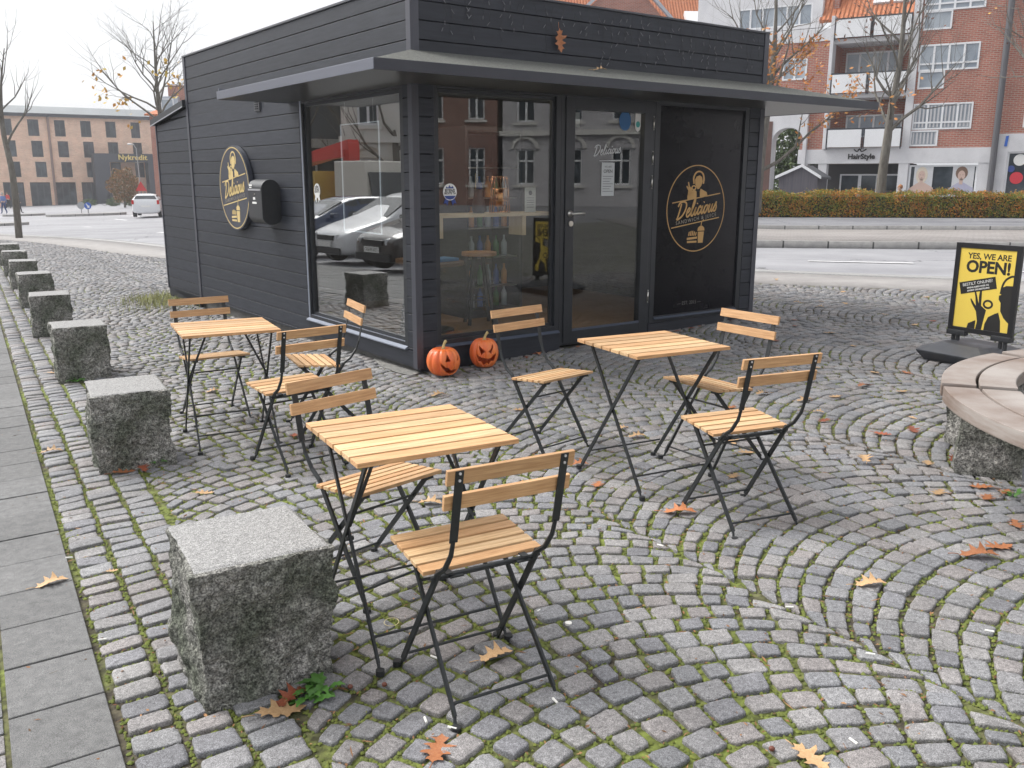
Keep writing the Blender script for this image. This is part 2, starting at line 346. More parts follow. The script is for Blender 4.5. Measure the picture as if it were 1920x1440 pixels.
lx = (cen[:, 0] - KX) * KFX[0] + (cen[:, 1] - KY) * KFX[1]; ly = (cen[:, 0] - KX) * KFY[0] + (cen[:, 1] - KY) * KFY[1]
ok &= ~((lx > .03) & (lx < 4.05) & (ly > .03) & (ly < 6.8))
e_ = cen @ EV; c_ = cen @ CV
bolc = [2.735, 5.40, 8.23, 10.93, 13.9, 16.6, 19.4, 22.2]
for bc in bolc: ok &= ~((np.abs(c_ - bc) < .2) & (e_ > .48) & (e_ < .86))
Q = Q[ok]; cen = Q.mean(1)
def sett_mesh(Q, m, ringz, name):
    N = len(Q); ph = (np.arange(m) + .5) / m * 2 * np.pi; ex = 2 / 7.
    s = np.sign(np.cos(ph)) * np.abs(np.cos(ph)) ** ex; t = np.sign(np.sin(ph)) * np.abs(np.sin(ph)) ** ex
    r = 1 + rng.normal(0, .034, (N, m)); S_ = s * r; T_ = t * r
    r2 = 1 + rng.normal(0, .02, (N, m))
    size = np.sqrt(np.abs((Q[:, 1, 0] - Q[:, 0, 0]) * (Q[:, 3, 1] - Q[:, 0, 1]) - (Q[:, 1, 1] - Q[:, 0, 1]) * (Q[:, 3, 0] - Q[:, 0, 0])))
    gl_ = (1 - sm(1.2, 3.2, Q.mean(1) @ EV)) * sm(-2, 1, 9 - Q.mean(1) @ CV); gap = rng.uniform(.0045, .009, N) + .0036 * gl_        # half joint
    w = np.linalg.norm(Q[:, 1] - Q[:, 0], axis=1); h = np.linalg.norm(Q[:, 3] - Q[:, 0], axis=1)
    fs = np.clip(1 - 2 * gap / w, .5, 1)[:, None]; ft = np.clip(1 - 2 * gap / h, .5, 1)[:, None]
    V = []
    tilt = rng.normal(0, .038, (N, 2)); zoff = rng.normal(0, .0028, N)
    def place(a, b, z):
        a = a * fs; b = b * ft
        u = (a + 1) / 2; v = (b + 1) / 2
        P = ((1 - u) * (1 - v))[..., None] * Q[:, None, 0] + (u * (1 - v))[..., None] * Q[:, None, 1] + (u * v)[..., None] * Q[:, None, 2] + ((1 - u) * v)[..., None] * Q[:, None, 3]
        dx = P - Q.mean(1)[:, None]; Z = zg(P[..., 0], P[..., 1]) + z + zoff[:, None] + (dx * tilt[:, None]).sum(-1) * (1 if True else 0)
        return np.concatenate([P, Z[..., None]], -1)
    for sc, z in ringz: V.append(place(S_ * sc, T_ * sc, z + rng.normal(0, .0007, (N, m))))
    V.append(place(np.zeros((N, 1)) , np.zeros((N, 1)), ringz[-1][1] + rng.normal(0, .001, (N, 1))))
    V = np.concatenate(V, 1); per = V.shape[1]; nr = len(ringz); F4 = []; F3 = []
    for a in range(nr - 1):
        for k in range(m): F4.append((a * m + k, a * m + (k + 1) % m, (a + 1) * m + (k + 1) % m, (a + 1) * m + k))
    for k in range(m): F3.append(((nr - 1) * m + k, (nr - 1) * m + (k + 1) % m, nr * m))
    off_ = (np.arange(N) * per)[:, None, None]
    F4 = (np.array(F4)[None] + off_).reshape(-1, 4); F3 = (np.array(F3)[None] + off_).reshape(-1, 3)
    o = raw_mesh(name, V.reshape(-1, 3), F4, settm, Ft=F3); o['kind'] = 'structure'; return o
settm = mat('granite_sett', (.15, .148, .149), .68, col2=(.315, .311, .312), scale=75, detail=8, contrast=(.28, .74), bump=.9, bscale=120, dist=.004, spec=.4,
            islandcol=[(.86, .88, .92), (1., .96, .95), (.93, .93, .95), (1.08, 1.06, 1.05), (.80, .81, .86), (1., .94, .92), (.97, .98, 1.)])
grain(settm, 330, .55, 1.5); grain(settm, 3.1, .82, 1.14)
dist_ = np.linalg.norm(cen, axis=1)
a_ = dist_ < 5.2; b_ = (dist_ >= 5.2) & (dist_ < 9.5); c2_ = dist_ >= 9.5
sett_mesh(Q[a_], 20, [(1.0, -.022), (.992, -.0045), (.965, -.0006), (.82, .0004), (.45, .0008)], 'cobblestone_paving')
sett_mesh(Q[b_], 12, [(1.0, -.02), (.975, -.004), (.90, .0)], 'cobblestone_paving')
sett_mesh(Q[c2_], 8, [(1.0, -.016), (.9, .0)], 'cobblestone_paving')
# ---- moss and tiny weeds in the joints
nearQ = Q[dist_ < 7.5]; NM = 60000
idx = rng.integers(0, len(nearQ), NM); side = rng.integers(0, 4, NM); tt = rng.uniform(0, 1, NM)
P0 = nearQ[idx, side]; P1 = nearQ[idx, (side + 1) % 4]; P = P0 + (P1 - P0) * tt[:, None] + rng.normal(0, .0035, (NM, 2))
fld = np.sin(P[:, 0] * 1.9 + 1) * np.cos(P[:, 1] * 1.3) + np.sin(P[:, 0] * 5.1 + P[:, 1] * 4.3) * .6 - .25 * (P[:, 1] - 4.2) - .22 * np.maximum(P[:, 0] - .2, 0)
keep = rng.uniform(-1.6, 1.6, NM) < fld + .35 + .8 * (1 - sm(.8, 2.6, P @ EV)); P = P[keep]; n = len(P)
Vm = np.zeros((n, 6, 3)); hgt = rng.uniform(.002, .0075, n); rad = rng.uniform(.004, .0095, n)
for k in range(5):
    an = k * 2 * np.pi / 5 + rng.uniform(0, 1, n); Vm[:, k, 0] = P[:, 0] + np.cos(an) * rad; Vm[:, k, 1] = P[:, 1] + np.sin(an) * rad; Vm[:, k, 2] = -.01
Vm[:, 5, 0] = P[:, 0] + rng.normal(0, .002, n); Vm[:, 5, 1] = P[:, 1] + rng.normal(0, .002, n); Vm[:, 5, 2] = hgt - .0075
Vm[..., 2] += zg(Vm[..., 0], Vm[..., 1])
F3 = (np.array([(k, (k + 1) % 5, 5) for k in range(5)])[None] + (np.arange(n) * 6)[:, None, None]).reshape(-1, 3)
mossm = mat('moss', (.14, .175, .04), .95, col2=(.10, .12, .035), scale=40, islandcol=[(.7, .75, .7), (1.2, 1.15, .9), (1, 1, 1), (1.4, 1.3, 1.)])
tag(raw_mesh('moss', Vm.reshape(-1, 3), np.zeros((0, 4), int), mossm, Ft=F3), 'green moss growing in the joints between the cobblestones', 'moss', kind='stuff')
ND = 9000; X_ = rng.uniform(-3.5, 6, ND); Y_ = rng.uniform(1.6, 9, ND); pick = rng.uniform(0, 1, ND) < .6
i2 = rng.integers(0, len(nearQ), ND); s2 = rng.integers(0, 4, ND); t2_ = rng.uniform(0, 1, ND); PJ = nearQ[i2, s2] + (nearQ[i2, (s2 + 1) % 4] - nearQ[i2, s2]) * t2_[:, None]
X_ = np.where(pick, PJ[:, 0], X_); Y_ = np.where(pick, PJ[:, 1], Y_); a_r = rng.uniform(0, 6.28, ND); ln = rng.uniform(.003, .011, ND) * np.where(rng.uniform(0, 1, ND) < .12, 2.6, 1); wd = rng.uniform(.0015, .0045, ND)
Z_ = zg(X_, Y_) + np.where(pick, -.0045, .0022); dx_, dy_ = np.cos(a_r) * ln, np.sin(a_r) * ln; ex_, ey_ = -np.sin(a_r) * wd, np.cos(a_r) * wd; zt_ = rng.normal(0, .0012, (ND, 4))
Vd = np.stack([np.stack([X_ - dx_, Y_ - dy_, Z_ + zt_[:, 0]], -1), np.stack([X_ - ex_, Y_ - ey_, Z_ + zt_[:, 1] + .001], -1), np.stack([X_ + dx_, Y_ + dy_, Z_ + zt_[:, 2]], -1), np.stack([X_ + ex_, Y_ + ey_, Z_ + zt_[:, 3] + .001], -1)], 1)
tag(raw_mesh('leaf_litter', Vd.reshape(-1, 3), np.arange(ND * 4).reshape(-1, 4), mat('litter', (.16, .10, .06), .9, islandcol=[(.5, .45, .4), (1., .9, .8), (1.9, 1.5, 1.1), (.8, .5, .4), (2.6, 2.3, 1.8)]), smooth=False), 'crumbled leaf fragments and twigs scattered in the cobble joints', 'leaf litter', kind='stuff')
# ---- concrete slab pavement on the left
slab = mat('concrete_slab', (.115, .115, .116), .85, col2=(.185, .185, .184), scale=26., detail=12, contrast=(.3, .72), bump=.6, bscale=120, island=.10, coord='Object', dist=.003)
grain(slab, 380, .62, 1.42)
b = MB(); c = 2.495 - .32 * 6
while c < 40:
    e = .208
    for col in range(9):
        wd = .272 if col == 0 else (.0 if col == 1 else .4)
        if col == 1: e -= .14; continue
        x0, x1 = e - wd, e
        g = .0035; q = [ce(x0 + g, c + g), ce(x1 - g, c + g), ce(x1 - g, c + .32 - g), ce(x0 + g, c + .32 - g)]
        zz = random.gauss(0, .0012)
        b.hexa([(p[0], p[1], float(zg(*p)) - .03) for p in q] + [(p[0], p[1], float(zg(*p)) + .004 + zz) for p in q]); e -= wd
    c += .32
o = b.build('pavement', slab, bevel=.002, seg=1); o['kind'] = 'structure'
b = MB()                                   # narrow run of setts between the slabs
c = 0.6
while c < 20:
    w = random.uniform(.09, .12); q = [ce(-.198, c + .006), ce(-.075, c + .006), ce(-.075, c + w - .006), ce(-.198, c + w - .006)]
    b.hexa([(p[0], p[1], float(zg(*p)) - .03) for p in q] + [(p[0], p[1], float(zg(*p)) + .001) for p in q]); c += w
o = b.build('sett_strip', settm, bevel=.006, seg=2); o['kind'] = 'structure'
sheet('pavement_bed', [tuple(ce(.203, -6)), tuple(ce(.203, 60)), tuple(ce(-2.95, 60)), tuple(ce(-2.95, -6))], -.006, jm, 4.)
# ---- far side of the road: kerbs, brick strip, footway
def strip(name, y0, y1, h, m, x0=-3., x1=60., kx=-.04, n=24):
    V = []; Fq = []
    for i in range(n + 1):
        x = x0 + (x1 - x0) * i / n; ya = y0 + kx * (x - 5); yb = y1 + kx * (x - 5)
        za, zb = float(zg(x, ya)), float(zg(x, yb)); V += [(x, ya, za - .1), (x, ya, za + h), (x, yb, zb + h), (x, yb, zb - .1)]
    for i in range(n):
        a = i * 4
        for j in range(4): Fq.append((a + j, a + (j + 1) % 4, a + 4 + (j + 1) % 4, a + 4 + j))
    o = raw_mesh(name, np.array(V), Fq, m, smooth=False); o['kind'] = 'structure'; return o
kg = mat('kerb_stone', (.33, .32, .31), .8, col2=(.25, .245, .24), scale=6, stretch=(1, 1, 1))
def jointed(m, L):                           # dark joints between kerb stones
    t = m.node_tree; p = [n for n in t.nodes if n.type == 'BSDF_PRINCIPLED'][0]; s = p.inputs['Base Color'].links[0].from_socket
    tc = nn(t, 'ShaderNodeTexCoord'); sp = nn(t, 'ShaderNodeSeparateXYZ'); mo = nn(t, 'ShaderNodeMath', operation='FRACT'); dv = nn(t, 'ShaderNodeMath', operation='DIVIDE'); dv.inputs[1].default_value = L
    lt = nn(t, 'ShaderNodeMath', operation='LESS_THAN'); lt.inputs[1].default_value = .035 / L
    t.links.new(tc.outputs['Object'], sp.inputs[0]); t.links.new(sp.outputs[0], dv.inputs[0]); t.links.new(dv.outputs[0], mo.inputs[0]); t.links.new(mo.outputs[0], lt.inputs[0])
    mx = nn(t, 'ShaderNodeMix', data_type='RGBA'); mx.inputs['B'].default_value = (.05, .05, .05, 1); t.links.new(lt.outputs[0], mx.inputs['Factor']); t.links.new(s, mx.inputs['A']); t.links.new(mx.outputs['Result'], p.inputs['Base Color'])
jointed(kg, .95)
brs = brick_mat('paver_strip', (.27, .25, .24), (.31, .29, .28), (.17, .16, .15), bw=.42, bh=.14)
t_ = brs.node_tree; cbn = [n for n in t_.nodes if n.type == 'COMBXYZ'][0]; spn = [n for n in t_.nodes if n.type == 'SEPXYZ'][0]
t_.links.new(spn.outputs[1], cbn.inputs[1]); t_.links.new(spn.outputs[0], cbn.inputs[0])
strip('kerb', 19.5, 19.68, .125, kg); strip('cycle_path', 19.682, 26.0, .1, brs); strip('kerb', 26.002, 26.2, .2, kg); strip('footway', 26.202, 60, .19, asph)
# road markings
wm = mat('road_paint', (.78, .78, .78), .7, col2=(.6, .6, .6), scale=8)
def dash(a, b_, w, name='lane_marking'):
    a = np.array(a[:2]); b_ = np.array(b_[:2]); d = (b_ - a) / np.linalg.norm(b_ - a); n = np.array([-d[1], d[0]]) * w / 2
    V = [(*(p + s * n), float(zg(*(p + s * n))) - .029) for p, s in ((a, -1), (b_, -1), (b_, 1), (a, 1))]
    o = MB().add(V, [(0, 1, 2, 3)]).build(name, wm); o['kind'] = 'structure'
dash(G(1515, 486), G(1713, 490), .13); dash(G(1905, 505), G(1990, 507), .13)
for a, c in (((148, 424), (170, 424.5)), ((190, 427), (215, 427.6)), ((240, 430.5), (272, 431.3)), ((297, 434), (330, 435))): dash(G(*a), G(*c), .22)
for a, c in (((215, 410), (238, 412)), ((247, 403), (262, 405))): dash(G(*a), G(*c), .2)
# ------------------------------------------------------------------ bistro tables and chairs
wood = mat('slat_wood', (.42, .24, .11), .55, col2=(.68, .465, .26), scale=6, stretch=(1.3, 22, 22), detail=9, contrast=(.28, .66), bump=.25, bscale=12, island=.28, objrand=.10, islandcol=[(1, 1, 1), (1.08, .95, .86), (.9, .95, 1.), (1.05, 1.03, .98)], dist=.002)
steel = mat('black_steel', (.012, .015, .017), .42, col2=(.02, .023, .025), scale=30, spec=.5)
rubber = mat('black_rubber', (.015, .016, .018), .7)
screwm = mat('zinc_screw', (.6, .6, .6), .35, metal=1.)
def slats(u0, u1, ys, wy, z, th, tilt=0., lens=None):
    b = MB()
    for i, y in enumerate(ys):
        zz = z + tilt * y; e = jit(.0015)
        b.box(u0 + e, u1 + e + jit(.001), y - wy / 2, y + wy / 2, zz - th, zz + jit(.0004))
    return b
def foot(b, x, y, z=0.):
    b.cyl((x, y, z - .006), (x, y, z + .013), .0145, 14)
def make_chair(ns, name='folding_chair'):
    t = thing(name, '', 'chair')
    ys = np.linspace(-.093 + .026, .171 - .026, ns) if ns == 5 else np.linspace(-.093 + .021, .171 - .021, ns)
    wy = .264 / ns - .0115
    sb = MB()
    for i, y in enumerate(ys):
        z = .4505 - (.171 - y) * .083; hw = .2 - max(0, (y - .1)) * .0
        sb.hexa([(-hw, y - wy / 2, z - .0135), (hw, y - wy / 2, z - .0135), (hw, y + wy / 2, z - .0135 + wy * .083), (-hw, y + wy / 2, z - .0135 + wy * .083),
                 (-hw, y - wy / 2, z), (hw, y - wy / 2, z), (hw, y + wy / 2, z + wy * .083), (-hw, y + wy / 2, z + wy * .083)])
    sb.build('seat', wood, t, bevel=.0022)
    for (v1, z1, v2, z2) in ((-.256, .79, -.247, .746), (-.232, .712, -.225, .668)):
        b = MB(); dv = np.array([0, v2 - v1, z2 - z1]); n = np.array([0, .0125, .0035]); bow = .006
        b.hexa([(-.2, v2 - .0, z2), (.2, v2, z2), (.2, v2 - .0125, z2 - .002), (-.2, v2 - .0125, z2 - .002), (-.2, v1, z1), (.2, v1, z1), (.2, v1 - .0125, z1 - .002), (-.2, v1 - .0125, z1 - .002)])
        b.build('back_slat', wood, t, bevel=.0022)
    for sx in (-1, 1):
        b = MB(); u = .165 * sx
        b.bar((u, -.2685, .786), (u, -.222, .565), .025, .004)                 # flat upper post
        b.tube([(u, -.222, .57), (u, -.205, .52), (u, -.165, .465), (u, -.118, .432), (u, -.095, .405)], [.0065, .0075, .0085, .009, .009], 8)
        b.bar((u, -.12, .435), (u * 1.06, .150, .028), .0085, .021)
        b.tube([(u * 1.06, .148, .03), (u * 1.08, .156, .010), (u * 1.1, .170, .006)], .0055, 6)
        b.build('rear_post', steel, t, bevel=.001)
        f = MB(); foot(f, u * 1.12, .176); f.build('foot_cap', rubber, t, smooth=False)
        b = MB(); u2 = .149 * sx
        b.bar((u2, .135, .428), (u2 * 1.12, -.222, .028), .0085, .019)
        b.tube([(u2 * 1.12, -.220, .03), (u2 * 1.14, -.228, .010), (u2 * 1.17, -.240, .006)], .0055, 6)
        b.build('leg', steel, t, bevel=.001)
        f = MB(); foot(f, u2 * 1.18, -.246); f.build('foot_cap', rubber, t)
        s = MB()
        for (vv, zz) in ((-.2685, .778), (-.2645, .757), (-.2455, .700), (-.241, .679)):
            s.cyl((u, vv + .001, zz), (u, vv - .0035, zz + .0007), .0042, 10)
        s.build_each('screw', screwm, t)
    b = MB()
    b.cyl((-.168, .128, .058), (.168, .128, .058), .0048, 8); b.cyl((-.163, -.198, .056), (.163, -.198, .056), .0048, 8)
    b.cyl((-.183, -.104, .414), (.183, -.104, .414), .0055, 8); b.cyl((-.16, -.088, .400), (.16, -.088, .400), .005, 8)
    b.cyl((-.15, .055, .335), (.15, .055, .335), .0048, 8)
    b.build_each('cross_bar', steel, t)
    b = MB()
    for sx in (-1, 1):
        b.bar((.128 * sx, -.116, .4215), (.128 * sx, .150, .4340), .022, .004); b.box(.112 * sx - .016, .112 * sx + .028, -.122, -.086, .408, .4125)
        b.bar((.152 * sx, .10, .425), (.152 * sx, .155, .4305), .03, .014)
    b.build_each('seat_rail', steel, t)
    return t
P5, P6 = make_chair(5), make_chair(6); used = set()
def put_chair(src, x, y, deg, z, label):
    o = src if src not in used else copy_tree(src); used.add(src)
    o.location = (x, y, z); o.rotation_euler = (0, 0, math.radians(deg)); o['label'] = label; o['group'] = 'folding bistro chairs with slatted wooden seats'
    return o
CH = [(P5, -.137, 2.582, 29.46, -.008, 'nearest folding chair, its back to us, at the front table by the big stone block'),
      (P6, -.544, 3.264, -133.36, -.012, 'folding chair on the far side of the front table, its seat half under the tabletop'),
      (P6, .179, 4.990, -136.7, .013, 'folding chair standing alone between the pumpkins and the right-hand table'),
      (P6, 1.041, 4.652, 124.5, .046, 'folding chair behind the right-hand table, back slats against the open cobbles'),
      (P5, .998, 3.878, 23.2, .033, 'folding chair in front of the right-hand table with its screwed back slats towards us'),
      (P6, -2.033, 5.894, -146.2, -.057, 'farthest folding chair, behind the left table near the dark boarded wall'),
      (P5, -1.245, 4.866, 40.5, -.027, 'folding chair with its back to us at the right end of the left table'),
      (P6, -1.259, 5.590, 115.55, -.029, 'folding chair turned sideways next to the kiosk window frame')]
for c in CH: put_chair(*c)
def make_table(braces):
    t = thing('folding_table', '', 'table'); b = MB(); n = 7; w = .54 / n
    for i in range(n):
        y = -.27 + w * (i + .5); e = jit(.0015); b.box(-.278 + e, .278 + e, y - w / 2 + .0062, y + w / 2 - .0062, .7 - .0165, .7 + jit(.0005))
    b.build('tabletop', wood, t, bevel=.0022)
    b = MB()
    for s in (-1, 1): b.bar((.232 * s, -.24, .6795), (.232 * s, .24, .6795), .02, .007)
    b.build_each('rail', steel, t)
    for s in (-1, 1):
        for q in (-1, 1):
            b = MB(); u = .222 * s if q > 0 else .232 * s
            b.bar((u, .215 * q, .678), (u * 1.03, -.255 * q, .022), .0085, .018)
            b.tube([(u * 1.03, -.253 * q, .024), (u * 1.035, -.262 * q, .009), (u * 1.04, -.272 * q, .006)], .0055, 6)
            b.build('leg', steel, t, bevel=.001); f = MB(); foot(f, u * 1.045, -.277 * q); f.build('foot_cap', rubber, t)
    b = MB()
    for q, z in ((-1, .09), (1, .11)): b.cyl((-.228, .205 * q, z), (.228, .205 * q, z), .0048, 8)
    b.build_each('cross_bar', steel, t)
    if braces:
        b = MB()
        for s in (-1, 1): b.bar((.1 * s, .0, .682), (.226 * s, -.01, .40), .004, .012, (0, 1, 0)); b.cyl((.214 * s, -.012, .36), (.24 * s, -.012, .36), .008, 8)
        b.build_each('brace', steel, t)
    return t
ta, tb = make_table(True), make_table(False)
TB = [(ta, -.362, 2.923, 29.4, .006 - .004, 'folding wooden slat table nearest us, right behind the big stone block'),
      (tb, .681, 4.437, 28.1, .033, 'folding wooden slat table on the right, in front of the kiosk door'),
      (copy_tree(ta), -1.765, 5.36, 27.5, -.042, 'folding wooden slat table farthest left, by the dark boarded wall')]
for o, x, y, a, z, l in TB:
    o.location = (x, y, z); o.rotation_euler = (0, 0, math.radians(a)); o['label'] = l; o['group'] = 'folding slatted bistro tables'
# ------------------------------------------------------------------ granite blocks along the pavement
rock = mat('rough_granite', (.12, .12, .115), .85, col2=(.42, .415, .40), scale=55, detail=14, contrast=(.36, .68), bump=1., bscale=70, dist=.025, spec=.3)
t_ = rock.node_tree; p_ = [n for n in t_.nodes if n.type == 'BSDF_PRINCIPLED'][0]; src = p_.inputs['Base Color'].links[0].from_socket
tc_ = nn(t_, 'ShaderNodeTexCoord'); nz = nn(t_, 'ShaderNodeTexNoise', Scale=4.5, Detail=7.); t_.links.new(tc_.outputs['Object'], nz.inputs['Vector'])
n3 = nn(t_, 'ShaderNodeTexNoise', Scale=170., Detail=6.); t_.links.new(tc_.outputs['Object'], n3.inputs['Vector']); r3 = nn(t_, 'ShaderNodeValToRGB'); r3.color_ramp.elements[0].position = .36; r3.color_ramp.elements[0].color = (.45, .45, .45, 1); r3.color_ramp.elements[1].position = .66; r3.color_ramp.elements[1].color = (1.7, 1.7, 1.68, 1)
m3 = nn(t_, 'ShaderNodeMix', data_type='RGBA', blend_type='MULTIPLY'); m3.inputs['Factor'].default_value = 1; t_.links.new(n3.outputs[0], r3.inputs[0]); t_.links.new(src, m3.inputs['A']); t_.links.new(r3.outputs[0], m3.inputs['B']); src = m3.outputs['Result']
rr = nn(t_, 'ShaderNodeValToRGB'); rr.color_ramp.elements[0].position = .38; rr.color_ramp.elements[0].color = (.55, .6, .5, 1); rr.color_ramp.elements[1].position = .62; rr.color_ramp.elements[1].color = (1.35, 1.32, 1.3, 1)
mm = nn(t_, 'ShaderNodeMix', data_type='RGBA', blend_type='MULTIPLY'); mm.inputs['Factor'].default_value = 1; t_.links.new(nz.outputs[0], rr.inputs[0]); t_.links.new(src, mm.inputs['A']); t_.links.new(rr.outputs[0], mm.inputs['B']); t_.links.new(mm.outputs['Result'], p_.inputs['Base Color'])
rock_top = mat('sawn_granite', (.21, .208, .205), .8, col2=(.36, .355, .35), scale=75, detail=10, contrast=(.3, .7), bump=.6, bscale=110, dist=.004)
grain(rock_top, 300, .5, 1.45)
b2 = [n for n in rock.node_tree.nodes if n.type == 'BUMP'][0]; nz2 = nn(rock.node_tree, 'ShaderNodeTexNoise', Scale=22., Detail=5.); tc2 = nn(rock.node_tree, 'ShaderNodeTexCoord'); bm2 = nn(rock.node_tree, 'ShaderNodeBump', Strength=1., Distance=.05)
rock.node_tree.links.new(tc2.outputs['Object'], nz2.inputs['Vector']); rock.node_tree.links.new(nz2.outputs[0], bm2.inputs['Height']); rock.node_tree.links.new(bm2.outputs[0], b2.inputs['Normal'])
from mathutils import noise as mnoise
def stone_block(name, w, d, h, seed, parent=None, rough=.022, n=26, topmat=True):
    bm = bmesh.new()
    bmesh.ops.create_cube(bm, size=1); bmesh.ops.subdivide_edges(bm, edges=bm.edges[:], cuts=n, use_grid_fill=True)
    bm.normal_update(); tops = [f.normal.z > .9 for f in bm.faces]
    for v in bm.verts:
        p = v.co.copy(); m = 0
        top = p.z > .499
        q = Vector((p.x * w, p.y * d, (p.z + .5) * h)); of = Vector((seed * 3.1, seed * 1.7, seed))
        a = mnoise.fractal(q * 3.2 + of, 1., 2., 4) * 1.0 + mnoise.fractal(q * 13 + of, .8, 2., 5) * .5
        r = mnoise.ridged_multi_fractal(q * 6 + of, .9, 2.1, 4, 1., 2.) * .35 - .3
        disp = (a + r) * rough
        nrm = Vector((p.x if abs(p.x) > .499 else 0, p.y if abs(p.y) > .499 else 0, 0))
        if nrm.length > 0:
            edge = 1 if not top else .25
            q.x += (nrm.x * 2 * disp - (.0 if not top else nrm.x * .012)) * edge; q.y += nrm.y * 2 * disp * edge
        if top: q.z += mnoise.fractal(q * 30 + of, 1., 2., 3) * .0018 - (.004 if nrm.length > 0 else 0)
        v.co = q
    me = bpy.data.meshes.new(name); bm.to_mesh(me); bm.free()
    me.materials.append(rock); me.materials.append(rock_top)
    for p in me.polygons:
        if topmat and tops[p.index]: p.material_index = 1
    o = bpy.data.objects.new(name, me); COL.objects.link(o)
    if parent: o.parent = parent
    return o
ang = math.atan2(EV[1], EV[0])
ords = ['largest and nearest rough granite block, beside the front table', 'second nearest granite block, with a leafy weed at its foot', 'third granite block along the pavement, left of the farthest table',
        'fourth granite block, just behind the third along the pavement edge', 'fifth granite block from the camera in the row along the pavement', 'sixth granite block from the camera in the row along the pavement', 'seventh granite block, low in the row before the last one', 'last granite block of the row, in front of the leaning bare tree']
for i, bc in enumerate(bolc):
    p = ce([.65, .668, .70, .68, .71, .70, .70, .70][i], bc); o = stone_block('granite_block', .40 - .012 * (i % 2), .42, .465, i * 2.3 + .7, n=64 if i < 2 else (40 if i == 2 else 20), rough=.026)
    o.location = (p[0], p[1], float(zg(*p)) - .02); o.rotation_euler = (jit(.012), jit(.012), ang + jit(.03))
    tag(o, ords[i], 'stone block', 'granite blocks lining the pavement')
# ------------------------------------------------------------------ pumpkins
def pumpkin(loc, rz, r, h, cut, label, ribs=11, depth=.10):
    t = thing('pumpkin', label, 'pumpkin', loc, rz, 'carved jack o lantern pumpkins')
    NU, NV = 180, 110; V = []; F = []
    prof = lambda v: (math.sin(math.pi * v) ** .72)
    for j in range(NV + 1):
        v = j / NV; th = math.pi * v
        for i in range(NU):
            ph = 2 * math.pi * i / NU
            rib = 1 - depth * (abs(math.sin(ribs * ph / 2)) ** 6) * 1.0 * math.sin(th) ** .5 - depth * .3
            rr = r * (math.sin(th) ** .8) * rib
            z = h / 2 + h / 2 * math.cos(th) - .11 * h * math.exp(-((math.sin(th)) / .3) ** 2) * (1 if v < .5 else -.7)
            V.append((rr * math.cos(ph), rr * math.sin(ph), z))
    for j in range(NV):
        for i in range(NU):
            ph = (2 * math.pi * (i + .5) / NU + math.pi / 2 + math.pi) % (2 * math.pi) - math.pi   # 0 faces local -Y
            v = (j + .5) / NV; z = (1 + math.cos(math.pi * v)) / 2
            if cut(ph, z): continue
            i2 = (i + 1) % NU; F.append((j * NU + i, j * NU + i2, (j + 1) * NU + i2, (j + 1) * NU + i))
    om = mat('pumpkin_skin', (.78, .115, .025), .42, col2=(.88, .24, .055), scale=2.5, stretch=(3, 3, .7), contrast=(.3, .7), coat=.25)
    me = bpy.data.meshes.new('shell'); me.from_pydata(V, [], F)
    bm = bmesh.new(); bm.from_mesh(me); bmesh.ops.remove_doubles(bm, verts=bm.verts, dist=1e-5); bmesh.ops.recalc_face_normals(bm, faces=bm.faces)
    bm.to_mesh(me); bm.free(); me.shade_smooth(); me.materials.append(om)
    o = bpy.data.objects.new('shell', me); COL.objects.link(o); o.parent = t
    md = o.modifiers.new('s', 'SOLIDIFY'); md.thickness = .012; md.offset = -1
    if sum(1 for p in me.polygons if (p.normal.dot(p.center - Vector((0, 0, h / 2)))) < 0) > len(me.polygons) / 2: me.flip_normals()
    b = MB(); b.tube([(0, 0, h * .86), (.004, .0, h * .95), (.012, .004, h * 1.04), (.026, .006, h * 1.12), (.036, .006, h * 1.15)], [.021, .013, .0105, .0115, .0135], 8)
    b.build('stem', mat('pumpkin_stem', (.33, .25, .09), .7, col2=(.6, .47, .22), scale=25, stretch=(1, 1, .3)), t, smooth=True)
    return t
def tri(x, y, ax, ay, bx, by, cx, cy):
    s1 = (x - bx) * (ay - by) - (ax - bx) * (y - by); s2 = (x - cx) * (by - cy) - (bx - cx) * (y - cy); s3 = (x - ax) * (cy - ay) - (cx - ax) * (y - ay)
    return not ((s1 < 0 or s2 < 0 or s3 < 0) and (s1 > 0 or s2 > 0 or s3 > 0))
def cutA(p, z):                                # happy face
    if tri(p, z, -.60, .57, -.26, .57, -.42, .79) or tri(p, z, .26, .57, .60, .57, .42, .79) or tri(p, z, -.12, .47, .12, .47, 0, .60): return True
    a = abs(p); up = .44 - .12 * (1 - (a / .9) ** 2) + .12 * (a / .9) ** 3; lo = .09 + .36 * (a / .9) ** 2.2
    if a < .9 and lo < z < up: return not (abs(a - .2) < .09 and z > up - .05)
    return False
def cutB(p, z):                                # angry face
    for s in (-1, 1):
        if tri(s * p, z, .10, .60, .66, .82, .40, .49) : return True
    a = abs(p); 
    if tri(p, z, -.08, .43, .08, .43, 0, .52): return False
    up = .38 + .18 * (a / .8) ** 2; lo = .19 + .035 * math.cos(a * 14) + .22 * (a / .8) ** 3
    return a < .8 and lo < z < up
def KP(x, y): a_ = (KX + KFX[0] * x + KFY[0] * y, KY + KFX[1] * x + KFY[1] * y); return (*a_, float(zg(*a_)) - .004)
pumpkin(KP(.10, -.215), math.radians(46), .138, .242, cutA, 'round carved orange pumpkin with a laughing face, leaning at the kiosk corner')
pumpkin(KP(.515, -.185), math.radians(14), .124, .258, cutB, 'taller carved orange pumpkin with an angry face, second from the corner post', 9)
